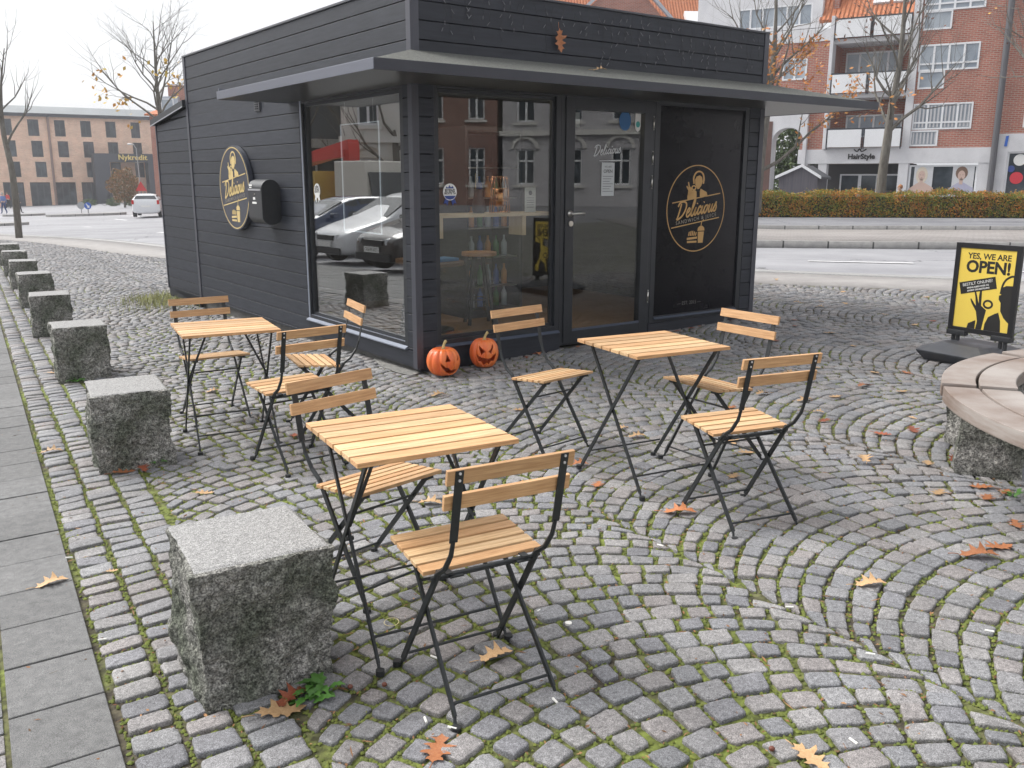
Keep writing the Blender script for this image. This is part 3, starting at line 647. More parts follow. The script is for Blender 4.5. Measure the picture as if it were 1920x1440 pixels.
# ------------------------------------------------------------------ flat graphics helper
def poly_obj(name, polys, m, parent, org, xd, yd, th=.0012):
    xd = Vector(xd).normalized(); yd = Vector(yd).normalized(); zd = xd.cross(yd); org = Vector(org); b = MB()
    for P in polys:
        n = len(P); a = [org + xd * x + yd * y for x, y in P]; c = [q + zd * th for q in a]
        b.add(a + c, [tuple(range(n))[::-1], tuple(range(n, 2 * n))] + [(i, (i + 1) % n, (i + 1) % n + n, i + n) for i in range(n)])
    return b.build(name, m, parent)
def ribbon(P, w, closed=False):                # quads along a 2-D line
    P = [np.array(p, float)[:2] for p in P]; n = len(P); out = []; L = []; Rr = []
    for i in range(n):
        a = P[(i - 1) % n] if closed else P[max(i - 1, 0)]; c = P[(i + 1) % n] if closed else P[min(i + 1, n - 1)]
        d = c - a; d = d / (np.linalg.norm(d) + 1e-9); nn_ = np.array([-d[1], d[0]]); ww = w[i] if hasattr(w, '__len__') else w
        L.append(P[i] + nn_ * ww / 2); Rr.append(P[i] - nn_ * ww / 2)
    for i in range(n if closed else n - 1):
        j = (i + 1) % n; out.append([Rr[i], Rr[j], L[j], L[i]])
    return out
SCR = [[(.42, 1.95), (.3, 1.0), (.1, -.05)], [(-.15, 1.65), (.1, 2.1), (.8, 2.2), (1.4, 1.85), (1.45, 1.1), (1.0, .3), (.25, -.1), (-.1, .05)],
       [(1.75, .5), (2.15, .62), (2.35, .95), (2.12, 1.15), (1.85, .75), (1.85, .2), (2.15, -.02), (2.6, .35)],
       [(2.6, .35), (3.05, 1.5), (3.1, 2.15), (2.92, 2.1), (2.75, 1.1), (2.78, .15), (3.05, .0), (3.3, .35)],
       [(3.3, .35), (3.5, 1.05), (3.4, .3), (3.6, .0), (3.9, .4)], [(3.62, 1.5), (3.66, 1.62)],
       [(4.5, .85), (4.4, 1.12), (4.1, .9), (4.0, .35), (4.2, .0), (4.6, .35)],
       [(4.6, .35), (4.85, 1.05), (4.75, .3), (4.95, .0), (5.2, .35)], [(4.97, 1.5), (5.01, 1.62)],
       [(5.7, 1.05), (5.4, .95), (5.25, .45), (5.45, .0), (5.75, .2), (5.9, .75), (5.7, 1.08), (5.95, .9), (6.2, .95)],
       [(6.2, .95), (6.3, 1.05), (6.2, .3), (6.4, .0), (6.7, .35), (6.85, 1.05), (6.78, .3), (6.95, .0), (7.2, .35)],
       [(7.2, .35), (7.55, 1.2), (7.6, .9), (7.75, .45), (7.6, .02), (7.25, .05)]]
def script_word(x, y, s, w=.27, slope=.16, lean=.22):
    out = []
    for L in SCR:
        C = crom(L, 5) if len(L) > 2 else L
        out += ribbon([(x + s * (p[0] + lean * p[1]), y + s * (p[1] + slope * (p[0] - 3.8))) for p in C], w * s)
    return out
def ellipse(cx, cy, rx, ry, n=48): return [(cx + rx * math.cos(2 * math.pi * i / n), cy + ry * math.sin(2 * math.pi * i / n)) for i in range(n)]
def logo(parent, org, xd, yd, Rx, Ry, gold, dark, pale, name='logo'):
    """round sign artwork: man making an OK sign, the word in script, sandwich and cup"""
    zd = Vector(xd).normalized().cross(Vector(yd).normalized()); o1 = Vector(org); S_ = Rx
    P = ribbon(ellipse(0, 0, Rx * .965, Ry * .975, 72), .0095 * (Rx / .4), True)
    k = .13
    for yb, xw in ((.24, .80), (-.32, .80)): P += ribbon([(-xw * S_, (yb - k * xw) * S_), (xw * S_, (yb + k * xw) * S_)], .018 * S_ * 1.3)
    poly_obj('sign_lines', P, gold, parent, o1, xd, yd)
    sh = [(-.36, .165), (-.37, .30), (-.28, .40), (-.2, .47), (-.12, .53), (-.02, .44), (-.01, .21)]
    sh2 = [(.12, .22), (.11, .45), (.14, .55), (.26, .48), (.38, .42), (.43, .26)]
    face = [(-.08, .70), (-.1, .86), (-.04, .98), (.08, 1.02), (.17, .96), (.2, .82), (.16, .66), (.07, .54), (.01, .53)]
    hair = ribbon(crom([(-.13, .72), (-.15, .95), (-.06, 1.12), (.08, 1.16), (.2, 1.08), (.25, .9), (.23, .72)], 4), .055)
    hand = [(-.36, .30), (-.34, .48), (-.42, .62), (-.40, .66), (-.33, .58), (-.37, .78), (-.33, .79), (-.28, .6), (-.25, .62), (-.2, .5), (-.17, .36)]
    ring = ribbon(ellipse(-.13, .58, .075, .07, 16), .045, True)
    sc = lambda L: [(x * S_, y * S_) for x, y in L]; sf = lambda L: [(x * .86 * S_, (.235 + (y - .2) * .63) * S_) for x, y in L]
    poly_obj('figure', [sf(q) for q in [sh, sh2, face, hand] + [[tuple(v) for v in r] for r in hair + ring]], gold, parent, o1, xd, yd)
    P = script_word(-.64 * S_, -.14 * S_, .168 * S_, w=.25, slope=.13); poly_obj('script_lettering', P, gold, parent, o1 + zd * .0014, xd, yd)
    xs = Vector(xd).normalized() + Vector(yd).normalized() * k
    text('lettering', 'SANDWICH & JUICE', .118 * S_, pale, parent, o1 + Vector(xd).normalized() * .02 * S_ - Vector(yd).normalized() * .235 * S_, xs, yd if False else (Vector(yd) - Vector(xd).normalized() * k), .0006, spacing=1.35)
    bread = [[(-.26, -.78), (.06, -.78), (.06, -.735), (-.26, -.735)], [(-.27, -.71), (.07, -.69), (.07, -.64), (-.27, -.66)]]
    for i in range(5): bread.append([(-.235 + i * .058, -.62), (-.195 + i * .058, -.615), (-.18 + i * .058, -.52 + .02 * math.sin(i)), (-.215 + i * .058, -.53 + .02 * math.sin(i))])
    cup = [[(.11, -.79), (.27, -.79), (.30, -.53), (.09, -.53)], [(.075, -.51), (.315, -.51), (.30, -.44), (.24, -.40), (.15, -.40), (.09, -.44)]] + [[tuple(v) for v in r] for r in ribbon([(.19, -.40), (.21, -.29), (.28, -.26)], .025)]
    poly_obj('food_emblem', [sc(q) for q in bread + cup], gold, parent, o1, xd, yd)
# ------------------------------------------------------------------ pavement sign
yel = mat('poster_yellow', (.80, .58, .10), .35, col2=(.84, .63, .11), scale=2); blk = mat('poster_black', (.018, .017, .016), .5); wht = mat('print_white', (.75, .75, .73), .6)
dkp = mat('dark_plastic', (.02, .021, .025), .5, col2=(.028, .03, .034), scale=60, bump=.1)
sgp = Vector((3.54, 7.29, 0)); sgd = Vector((.52, -.854, 0)).normalized(); a = math.atan2(sgd.y, sgd.x)
gz = float(zg(3.67, 7.07))
t = thing('pavement_sign', 'yellow and black advertising stand on a dark weighted base, beside the round bench', 'pavement sign', (3.54, 7.29, gz), a)
Wd, z0, z1 = .535, .215, .925      # local x along the board, outward face is local -y
b = MB(); fr = .04
for yy in (-.028, .0): pass
b.box(0, fr, -.016, .016, z0, z1); b.box(Wd - fr, Wd, -.016, .016, z0, z1); b.box(fr, Wd - fr, -.016, .016, z1 - fr, z1); b.box(fr, Wd - fr, -.016, .016, z0, z0 + fr)
b.build('frame', mat('black_alu', (.016, .016, .018), .35), t, bevel=.004)
MB().box(fr - .002, Wd - fr + .002, -.009, .009, z0 + fr - .002, z1 - fr + .002).build('poster', yel, t)
pw, phh = Wd - 2 * fr, z1 - z0 - 2 * fr; ox, oz = fr, z0 + fr
X3, Z3 = (1, 0, 0), (0, 0, 1)
def sp(u, v, d=-.0095): return Vector((ox + u * pw, d, oz + v * phh))
text('lettering', 'YES, WE ARE', .0635, blk, t, sp(.53, .905), X3, Z3, .0004, offset=.0014, spacing=.98)
text('lettering', 'OPEN!', .128, blk, t, sp(.53, .77), X3, Z3, .0004, offset=.0045, spacing=.98)
q = math.radians(14); xa = (math.cos(q), 0, math.sin(q)); za = (-math.sin(q), 0, math.cos(q))
poly_obj('order_panel', [[(-.15, -.047), (.15, -.047), (.15, .047), (-.15, .047)]], blk, t, sp(.38, .545), xa, za, .0006)
c0 = sp(.38, .545, -.0104)
text('lettering', 'BESTILT ONLINE?', .033, wht, t, c0 + Vector(za) * .021, xa, za, .0003, spacing=.98)
text('lettering', 'SPRING KØEN OVER OG', .0165, wht, t, c0 - Vector(za) * .008, xa, za, .0003, offset=.0005)
text('lettering', 'AFHENT DIN BESTILLING', .0165, wht, t, c0 - Vector(za) * .030, xa, za, .0003, offset=.0005)
hd = [(.42, .0), (.44, .10), (.40, .22), (.30, .32), (.27, .37), (.29, .375), (.385, .29), (.36, .40), (.33, .475), (.355, .485), (.435, .32), (.425, .41), (.435, .52), (.465, .52), (.475, .40), (.48, .30), (.52, .28), (.58, .25), (.56, .16), (.53, .0)]
shl = [(.57, .0), (.58, .08), (.63, .17), (.74, .22), (.80, .24), (.85, .14), (.87, .0)]; shl1 = [(.26, .0), (.28, .06), (.41, .11), (.41, .0)]
hdm = [(.96, .14), (.90, .18), (.83, .26), (.82, .36), (.78, .40), (.775, .45), (.81, .46), (.82, .55), (.88, .575), (.999, .58), (.999, .12)]
M_ = lambda L: [(u * pw, v * phh) for u, v in L]
P = [M_(hd), M_(shl), M_(shl1), M_(hdm)] + ribbon(crom(M_([(.80, .47), (.82, .58), (.87, .65), (.95, .69), (1.0, .695)]), 4), .016) + ribbon(M_(ellipse(.60, .325, .075, .045, 20)), .016, True)
poly_obj('figure', P, blk, t, sp(0, 0, -.0092), X3, Z3, .0005)
b = MB()
for x in (.04, Wd - .10):
    b.box(x, x + .022, -.012, .012, .075, z0 - .01); b.box(x + .038, x + .06, -.012, .012, .075, z0 - .01)
b.build_each('post', dkp, t, bevel=.002)
b = MB()
for x in (.0, Wd - .16): b.box(x, x + .16, -.03, .03, z0 - .03, z0 + .012)
b.build_each('clamp', dkp, t, bevel=.012)
oc = [(-.12, -.18), (-.05, -.33), (.52, -.33), (.60, -.24), (.60, .24), (.52, .33), (-.05, .33), (-.12, .18)]
b = MB(); n = 8
def ring_(s, z, dx=.205): return [((x - dx) * s + dx, y * s, z) for x, y in oc]
RR = [ring_(.84, .0), ring_(1.0, .068), ring_(1.0, .078), ring_(.55, .138), ring_(.5, .14)]
vs = [v for r in RR for v in r]; fs = [tuple(range(8))[::-1], tuple(range(32, 40))]
for k in range(4):
    for i in range(8): fs.append((k * 8 + i, k * 8 + (i + 1) % 8, (k + 1) * 8 + (i + 1) % 8, (k + 1) * 8 + i))
b.add(vs, fs); b.build('base', mat('base_plastic', (.045, .048, .058), .45, col2=(.06, .063, .072), scale=12, bump=.1), t, bevel=.004)
# ------------------------------------------------------------------ round bench
bw = mat('weathered_hardwood', (.185, .135, .11), .6, col2=(.345, .315, .295), scale=2.2, stretch=(1, 1, 9), detail=10, contrast=(.34, .62), bump=.3, bscale=60, island=.1, dist=.002, islandcol=[(1, 1, 1), (1.1, 1.08, 1.06), (.92, .86, .84)])
bcx, bcy = 3.66, 3.80; bz = float(zg(2.6, 4.3))
t = thing('round_bench', 'large circular wooden bench on rough stone blocks at the right edge', 'bench', (bcx, bcy, bz))
def seg(r0, r1, a0, a1, z0, z1, n=16):
    b = MB(); V = []; 
    for i in range(n + 1):
        a = math.radians(a0 + (a1 - a0) * i / n); c, s = math.cos(a), math.sin(a)
        V += [(r0 * c, r0 * s, z0), (r1 * c, r1 * s, z0), (r1 * c, r1 * s, z1), (r0 * c, r0 * s, z1)]
    F = [(0, 1, 2, 3), tuple(4 * n + k for k in (3, 2, 1, 0))]
    for i in range(n):
        for k in range(4): F.append((4 * i + k, 4 * i + (k + 1) % 4, 4 * i + 4 + (k + 1) % 4, 4 * i + 4 + k))
    return b.add(V, F)
for i in range(9):
    a0 = 160 + i * 40
    dz = .0 if i == 0 else 0
    for r0, r1 in ((1.30, 1.468), (1.482, 1.64)): seg(r0, r1, a0 + 1.4, a0 + 38.6, .382 + dz, .452 + dz).build('seat_plank', bw, t, bevel=.007)
for i, (a, r) in enumerate(((151.5, 1.38), (132, 1.5), (110, 1.45), (84, 1.45), (222, 1.45), (250, 1.45), (276, 1.45), (304, 1.45), (330, 1.45), (0, 1.45), (28, 1.45), (56, 1.45))):
    o = stone_block('stone_leg', .30, .40, .385, 30 + i * 1.9, t, rough=.018, n=14, topmat=False); a = math.radians(a)
    o.location = (r * math.cos(a), r * math.sin(a), -.01); o.rotation_euler = (0, 0, a + math.pi / 2 * (0))
# ------------------------------------------------------------------ the kiosk (local x along the front, y into the building)
WK, LK, LA, ZB, ZT = 4.084, 5.424, 6.803, .027, 2.954
kiosk = thing('kiosk', 'black boarded food kiosk with large windows, flat canopy and glazed door', 'kiosk', (KX, KY, 0), KA)
KF = Frame((KX, KY, 0), KA)
brd = mat('charcoal_board', (.016, .019, .027), .5, col2=(.033, .037, .049), scale=3, stretch=(1.2, 1.2, 14), detail=10, contrast=(.3, .72), bump=.45, bscale=14, island=.16, spec=.4, dist=.002)
back = mat('board_gap', (.006, .006, .008), .9)
alu = mat('anthracite_alu', (.019, .022, .027), .38, col2=(.024, .027, .033), scale=6, spec=.5)
alub = mat('grey_alu_trim', (.14, .14, .165), .42, spec=.6)
insm = mat('interior_dark', (.03, .027, .025), .7)
PITB = .1385; ZL = [2.822 - PITB * k for k in range(22)]
def boards(face, a0, a1, zlo, zhi, out=.022, name='cladding', par=None):
    b = MB(); edges = [zhi] + [z for z in ZL if zlo + .012 < z < zhi - .012] + [zlo]
    for i in range(len(edges) - 1):
        t1, t0 = edges[i] - (.0035 if i else 0), edges[i + 1] + (.0035 if i < len(edges) - 2 else 0)
        if t1 - t0 < .01: continue
        if face == 'L': b.box(-out, -.002, a0, a1, t0, t1)
        elif face == 'F': b.box(a0, a1, -out, -.002, t0, t1)
        elif face == 'R': b.box(WK + .002, WK + out, a0, a1, t0, t1)
    return b
# structural shell
b = MB(); T = .09
b.box(0, T, 2.06, LK, ZB, ZT - .02); b.box(0, T, .0, 2.06, 2.262, ZT - .02); b.box(0, T, 0, 2.06, ZB, .172); b.box(0, T, 0, .125, .172, 2.262)
b.box(T, .145, 0, T, ZB, 2.262); b.box(T, WK, 0, T, 2.262, ZT - .02); b.box(.145, 1.44, 0, T, ZB, .2); b.box(2.57, WK, 0, T, ZB, 2.262)
b.box(WK - T, WK, T, LK, ZB, ZT - .02); b.box(T, WK - T, LK - T, LK, ZB, ZT - .02)
b.build('shell', back, kiosk)
b = MB(); b.box(.02, WK - .02, .02, LK - .02, ZT - .12, ZT - .06); b.build('roof_deck', mat('roof_felt', (.12, .125, .12), .9, col2=(.2, .205, .19), scale=30, bump=.6, bscale=200), kiosk)
cl = MB()
for q in (boards('L', 2.075, LK - .07, ZB, 2.262), boards('L', .035, LK - .07, 2.262, ZT - .012), boards('L', .035, .124, .172, 2.262)): cl.add(q.v, q.f)
cl.build('side_cladding', brd, kiosk, bevel=.002, seg=1)
cl = MB()
for q in (boards('F', .03, .172, .172, 2.262), boards('F', .045, WK - .04, 2.262, ZT - .012), boards('F', 3.895, WK - .035, .06, 2.262)): cl.add(q.v, q.f)
cl.build('front_cladding', brd, kiosk, bevel=.002, seg=1)
cl = boards('R', .03, LK, ZB, ZT - .012); cl.build('far_side_cladding', brd, kiosk, bevel=.002, seg=1)
b = MB()
b.box(-.03, .0, -.03, .035, 2.30, ZT); b.box(.0, .045, -.03, .0, 2.30, ZT)
b.box(-.03, .0, -.03, .034, ZB, 2.24); b.box(.0, .03, -.03, .0, ZB, 2.24); b.box(-.032, .0, LK - .07, LK, ZB + .0, ZT)
b.box(WK - .036, WK + .03, -.03, .0, ZB, ZT + .002); b.box(WK, WK + .03, .0, .03, ZB, ZT + .002)
b.build_each('corner_trim', mat('corner_trim', (.060, .062, .078), .4), kiosk, bevel=.003)
b = MB(); b.box(-.036, .05, .04, LK, ZT - .011, ZT + .008); b.box(.052, WK + .032, -.036, .05, ZT - .011, ZT + .006); b.build_each('parapet_cap', mat('cap_metal', (.06, .063, .075), .35), kiosk, bevel=.002)
b = MB(); b.box(-.028, .0, .036, 2.074, ZB + .01, .166); b.box(-.002, 1.446, -.028, -.0, ZB - .02, .19) ; b.box(2.56, WK, -.028, .0, ZB, .16)
b.build_each('base_board', brd, kiosk, bevel=.002)
b = MB(); b.box(.04, WK - .04, .04, LA - .1, -.35, ZB - .002); b.build('plinth', mat('plinth_concrete', (.10, .10, .095), .9, col2=(.16, .155, .15), scale=8, bump=.5), kiosk)
# annex behind
b = MB(); b.hexa([(.0, LK, ZB), (WK, LK, ZB), (WK, LA, ZB), (.0, LA, ZB), (.0, LK, 2.37), (WK, LK, 2.37), (WK, LA, 2.21), (0, LA, 2.21)]); b.build('annex_shell', back, kiosk)
b = MB()
ed = [2.45] + [z for z in ZL if z < 2.3] + [ZB]
for i in range(len(ed) - 1):
    t1, t0 = ed[i] - .0035, ed[i + 1] + .0035
    top = lambda y: 2.36 - (y - LK) * .116
    y1 = LA - .03
    if t0 > top(y1): y1 = LK + (2.36 - t0) / .116 if t0 < 2.36 else LK
    if y1 <= LK + .03: continue
    ta, tb_ = min(t1, top(LK)), min(t1, top(y1))
    b.hexa([(-.022, LK + .002, t0), (-.002, LK + .002, t0), (-.002, y1, t0), (-.022, y1, t0), (-.022, LK + .002, ta), (-.002, LK + .002, ta), (-.002, y1, max(tb_, t0 + .004)), (-.022, y1, max(tb_, t0 + .004))])
b.build('annex_cladding', brd, kiosk, bevel=.0015, seg=1)
b = MB(); b.hexa([(-.03, LA - .028, ZB), (.0, LA - .028, ZB), (.0, LA + .012, ZB), (-.03, LA + .012, ZB), (-.03, LA - .028, 2.22), (0, LA - .028, 2.22), (0, LA + .012, 2.22), (-.03, LA + .012, 2.22)]); b.build('annex_corner_trim', mat('corner_trim', (0, 0, 0)), kiosk)
b = MB(); b.hexa([(-.07, LK, 2.375), (WK, LK, 2.375), (WK, LA + .08, 2.205), (-.07, LA + .08, 2.205), (-.07, LK, 2.455), (WK, LK, 2.455), (WK, LA + .08, 2.285), (-.07, LA + .08, 2.285)]); b.build('annex_roof', alu, kiosk, bevel=.003)
b = MB(); b.hexa([(-.076, LK, 2.368), (-.071, LK, 2.368), (-.071, LA + .08, 2.198), (-.076, LA + .08, 2.198), (-.076, LK, 2.382), (-.071, LK, 2.382), (-.071, LA + .08, 2.212), (-.076, LA + .08, 2.212)]); b.build('annex_drip_edge', mat('bright_trim', (.55, .56, .6), .3, metal=.6), kiosk)
# canopy
def canopy(b, lo, hi, A, Bq):                   # wedge between inner line (at wall) and outer line
    (ia, oa), (ib, ob) = A, Bq
    b.hexa([(*ia, lo[0]), (*oa, lo[1]), (*ob, lo[1]), (*ib, lo[0]), (*ia, hi[0]), (*oa, hi[1]), (*ob, hi[1]), (*ib, hi[0])])
cn = thing('x', '', ''); bpy.data.objects.remove(cn)
OV = .70; RX = 5.05; ZI, ZO = 2.468, 2.292
felt = mat('canopy_felt', (.055, .057, .052), .9, col2=(.14, .145, .13), scale=45, detail=8, bump=.8, bscale=220, contrast=(.3, .72))
b = MB()
canopy(b, (ZI - .02, ZO - .012), (ZI, ZO), ((-.024, 2.31), (-OV, 2.31)), ((-.024, -.024), (-OV, -OV)))
canopy(b, (ZI - .02, ZO - .012), (ZI, ZO), ((-.024, -.024), (-OV, -OV)), ((WK + .0, -.024), (RX, -OV)))
canopy(b, (ZI - .02, ZO - .012), (ZI, ZO), ((WK + .024, -.024), (RX, -OV)), ((WK + .024, 1.62), (RX, 1.62)))
b.build('canopy', felt, kiosk)
sof = mat('canopy_soffit', (.045, .042, .04), .3, col2=(.06, .056, .052), scale=5, stretch=(1, 1, 1), spec=.5)
b = MB()
b.box(-OV + .012, -.0, -.0, 2.30, 2.228, 2.262); b.box(-OV + .012, RX - .012, -OV + .012, -.001, 2.228, 2.2618); b.box(WK + .03, RX - .012, .0, 1.61, 2.228, 2.2618)
b.build('soffit', sof, kiosk)
b = MB()
b.box(-OV - .006, -OV + .01, -OV - .004, 2.315, ZO - .068, ZO + .004); b.box(-OV + .012, -.03, 2.302, 2.318, ZO - .068, ZO + .03)
b.build('canopy_edge', mat('sky_pale_fascia', (.20, .21, .25), .35, metal=.6), kiosk, bevel=.003)  # same dark fascia, coloured paler for the sky it reflects
b = MB(); b.box(-OV + .0, RX + .004, -OV - .008, -OV + .011, ZO - .07, ZO + .005); b.box(RX - .012, RX + .006, -OV + .012, 1.62, ZO - .068, ZO + .004)
b.build('canopy_fascia', mat('dark_fascia', (.030, .033, .045), .4, col2=(.038, .04, .052), scale=3, spec=.5), kiosk, bevel=.003)
lfm = mat('oak_leaf_brown', (.30, .10, .03), .6, col2=(.46, .2, .08), scale=20, objrand=.3)
# windows, door and panel
gl = glass_mat('window_glass', .075, (.93, .95, .94)); gls = glass_mat('boosted_mirror_glass', .33, (.88, .91, .91))  # same glass; side pane made extra reflective to brighten what it mirrors
def wframe(parent, x0, x1, z0, z1, w, y0, y1, sill=None, name='frame', m=None, axis='F', bev=.003, inset=True):
    b = MB()
    def bx(a0, a1, c0, c1, d0, d1):
        if axis == 'F': b.box(a0, a1, c0, c1, d0, d1)
        else: b.box(c0, c1, a0, a1, d0, d1)
    bx(x0, x0 + w, y0, y1, z0, z1); bx(x1 - w, x1, y0, y1, z0, z1); bx(x0 + w, x1 - w, y0, y1, z1 - w, z1); bx(x0 + w, x1 - w, y0, y1, z0, z0 + w)
    return b.build(name, m or alu, parent, bevel=bev)
# left face window
wl = wframe(kiosk, .126, 2.072, .174, 2.258, .052, -.020, .05, axis='L', name='side_window')
wframe(wl, .178, 2.02, .226, 2.206, .03, .006, .04, axis='L', name='glazing_bead', bev=.002)
MB().box(.022, .030, .2, 1.998, .25, 2.186).build('glass_pane', gls, wl)
b = MB(); b.hexa([(-.05, .13, .168), (.0, .13, .168), (.0, 2.07, .168), (-.05, 2.07, .168), (-.05, .13, .178), (-.0, .13, .206), (-.0, 2.07, .206), (-.05, 2.07, .178)])
b.box(-.016, .0, .135, 2.065, .208, .228); b.box(-.0215, -.0202, 2.034, 2.066, .20, 2.25); b.build('window_sill', mat('pale_alu', (.30, .33, .40), .3, metal=.5), wl, bevel=.002)
# front window
wf = wframe(kiosk, .148, 1.442, .195, 2.258, .05, -.018, .06, name='front_window')
wframe(wf, .198, 1.392, .245, 2.208, .028, .01, .045, name='glazing_bead', bev=.002)
MB().box(.22, 1.37, .026, .034, .268, 2.186).build('glass_pane', gl, wf)
b = MB(); b.hexa([(.15, -.045, .182), (1.44, -.045, .182), (1.44, -.0, .182), (.15, 0, .182), (.15, -.045, .19), (1.44, -.045, .19), (1.44, -.0, .216), (.15, 0, .216)]); b.build('window_sill', mat('sill_alu', (.07, .085, .12), .35), wf, bevel=.002)
# door
df = wframe(kiosk, 1.444, 2.568, .06, 2.258, .045, -.018, .07, name='door_frame')
dr = wframe(df, 1.49, 2.522, .085, 2.212, .10, -.030, .035, name='door', bev=.004)
MB().box(1.59, 2.422, .0, .008, .19, 2.11).build('glass_pane', gl, dr)
b = MB(); b.box(1.59, 2.422, -.034, -.018, .185, .205); b.build('drip_rail', mat('sill_alu', (0, 0, 0)), dr)
ss = mat('stainless', (.62, .6, .57), .28, metal=1.)
b = MB(); b.cyl((1.545, -.031, 1.23), (1.545, -.038, 1.23), .027, 20); b.cyl((1.545, -.038, 1.23), (1.545, -.075, 1.23), .009, 12); b.tube([(1.545, -.075, 1.23), (1.60, -.078, 1.232), (1.675, -.078, 1.234)], .0095, 12); b.build('handle', ss, dr, smooth=True)
b = MB(); b.cyl((1.553, -.031, 1.145), (1.553, -.040, 1.145), .024, 20); b.cyl((1.553, -.040, 1.145), (1.553, -.046, 1.145), .008, 10); b.build('lock', ss, dr)
for z in (2.03, 1.72, 1.50, .43):
    b = MB(); b.cyl((2.532, -.034, z - .045), (2.532, -.034, z + .045), .0085, 10); b.cyl((2.532, -.034, z - .062), (2.532, -.034, z - .05), .006, 8); b.cyl((2.532, -.034, z + .05), (2.532, -.034, z + .062), .006, 8); b.build('hinge', ss, df, smooth=True)
# closed vinyl panel with the sign
wframe(kiosk, 2.57, 3.892, .162, 2.258, .062, -.02, .05, name='panel_frame')
vp = MB().box(2.632, 3.83, .0, .02, .224, 2.196).build('sign_panel', mat('gloss_vinyl', (.014, .013, .018), .16, col2=(.018, .017, .023), scale=3, spec=.45), kiosk)
gold = mat('gold_print', (.50, .29, .095), .5, col2=(.55, .33, .12), scale=8); pale = mat('pale_print', (.30, .27, .22), .6); goldl = mat('pale_gold_relief', (.66, .50, .22), .45)
XF, ZF = (1, 0, 0), (0, 0, 1)
logo(vp, (3.19, -.0012, 1.245), XF, ZF, .425, .425, gold, blk, pale)
text('lettering', '— EST. 2015 —', .052, mat('grey_print', (.12, .115, .11), .6), vp, (3.15, -.001, .318), XF, ZF, .0005)
b = MB(); b.hexa([(2.63, -.045, .196), (3.83, -.045, .196), (3.83, .0, .196), (2.63, 0, .196), (2.63, -.045, .203), (3.83, -.045, .203), (3.83, -.0, .224), (2.63, 0, .224)]); b.build('panel_sill', mat('sill_alu', (0, 0, 0)), vp)
# things fixed on the side wall
rs = thing('wall_sign', 'round black and gold sign with a waiter figure on the side wall', 'sign', (KX, KY, 0), KA)
b = MB(); N = 72; vs = []
for y in (-.078, -.026): pass
cy, cz, RY, RZ = 3.77, 1.418, .475, .455
o_ = [(-.03, cy + RY * math.cos(2 * math.pi * i / N), cz + RZ * math.sin(2 * math.pi * i / N)) for i in range(N)]
i_ = [(-.082, p[1], p[2]) for p in o_]
b.add(o_ + i_, [tuple(range(N)), tuple(range(2 * N - 1, N - 1, -1))] + [(i, (i + 1) % N, (i + 1) % N + N, i + N) for i in range(N)])
disc = b.build('sign_disc', mat('sign_board', (.045, .05, .068), .35, col2=(.05, .055, .072), scale=4), rs, bevel=.003)
logo(rs, (-.0825, cy, cz), (0, -1, 0), (0, 0, 1), .46, .445, goldl, blk, mat('pale_print', (0, 0, 0)))
mb_ = thing('mailbox', 'black rounded mailbox mounted between the round sign and the side window', 'mailbox', (KX, KY, 0), KA)
prof = []; x0, dp, zt_, zb_ = -.026, .195, 1.515, 1.07
arc = [(x0, zb_ + .05)] + [(x0 - dp / 2 - dp / 2 * math.cos(a) * -1 * -1, zb_ + .07 - .07 * math.sin(a)) for a in np.linspace(0, math.pi, 1)][1:]
P = [(x0, zb_ + .06), (x0, zt_ - .09)] + [(x0 - dp / 2 + dp / 2 * math.cos(a), zt_ - .09 + .09 * math.sin(a)) for a in np.linspace(.15, math.pi - .0, 14)] + [(x0 - dp / 2 + dp / 2 * math.cos(a), zb_ + .08 + .08 * math.sin(a)) for a in np.linspace(math.pi, 2 * math.pi - .3, 14)]
b = MB(); ya, yb = 2.62, 2.985; n = len(P)
b.add([(x, ya, z) for x, z in P] + [(x, yb, z) for x, z in P], [tuple(range(n)), tuple(range(2 * n - 1, n - 1, -1))] + [(i, (i + 1) % n, (i + 1) % n + n, i + n) for i in range(n)])
b.build('box_body', mat('mailbox_paint', (.03, .032, .036), .4, col2=(.036, .038, .042), scale=30), mb_, bevel=.006)
b = MB(); b.box(x0 - dp - .006, x0 - dp + .02, ya + .02, yb - .02, 1.405, 1.422); b.build('flap_edge', mat('bright_trim', (0, 0, 0)), mb_)
xo = x0 - dp - .0005
poly_obj('printed_marks', [[(-.02, .02), (.06, .02), (.06, .035), (-.02, .035)], [(-.02, .0), (.045, .0), (.045, .012), (-.02, .012)], [(.07, -.115), (.13, -.115), (.13, -.09), (.07, -.09)], [(.045, -.155), (.16, -.155), (.16, -.135), (.045, -.135)]], wht, mb_, (xo, 2.92, 1.43), (0, -1, 0), (0, 0, 1), .0004)
b = MB(); b.cyl((xo + .002, 2.80, 1.37), (xo - .004, 2.80, 1.37), .009, 12); b.build('lock', ss, mb_)
b = MB(); b.box(-.04, -.02, 3.01, 3.15, 2.195, 2.325)
b.build('vent_cover', mat('vent_plastic', (.06, .062, .07), .5), kiosk, bevel=.003); b = MB()
for k in range(5): b.box(-.046, -.0405, 3.035, 3.125, 2.215 + k * .021, 2.223 + k * .021)
b.build('vent_slats', back, kiosk)
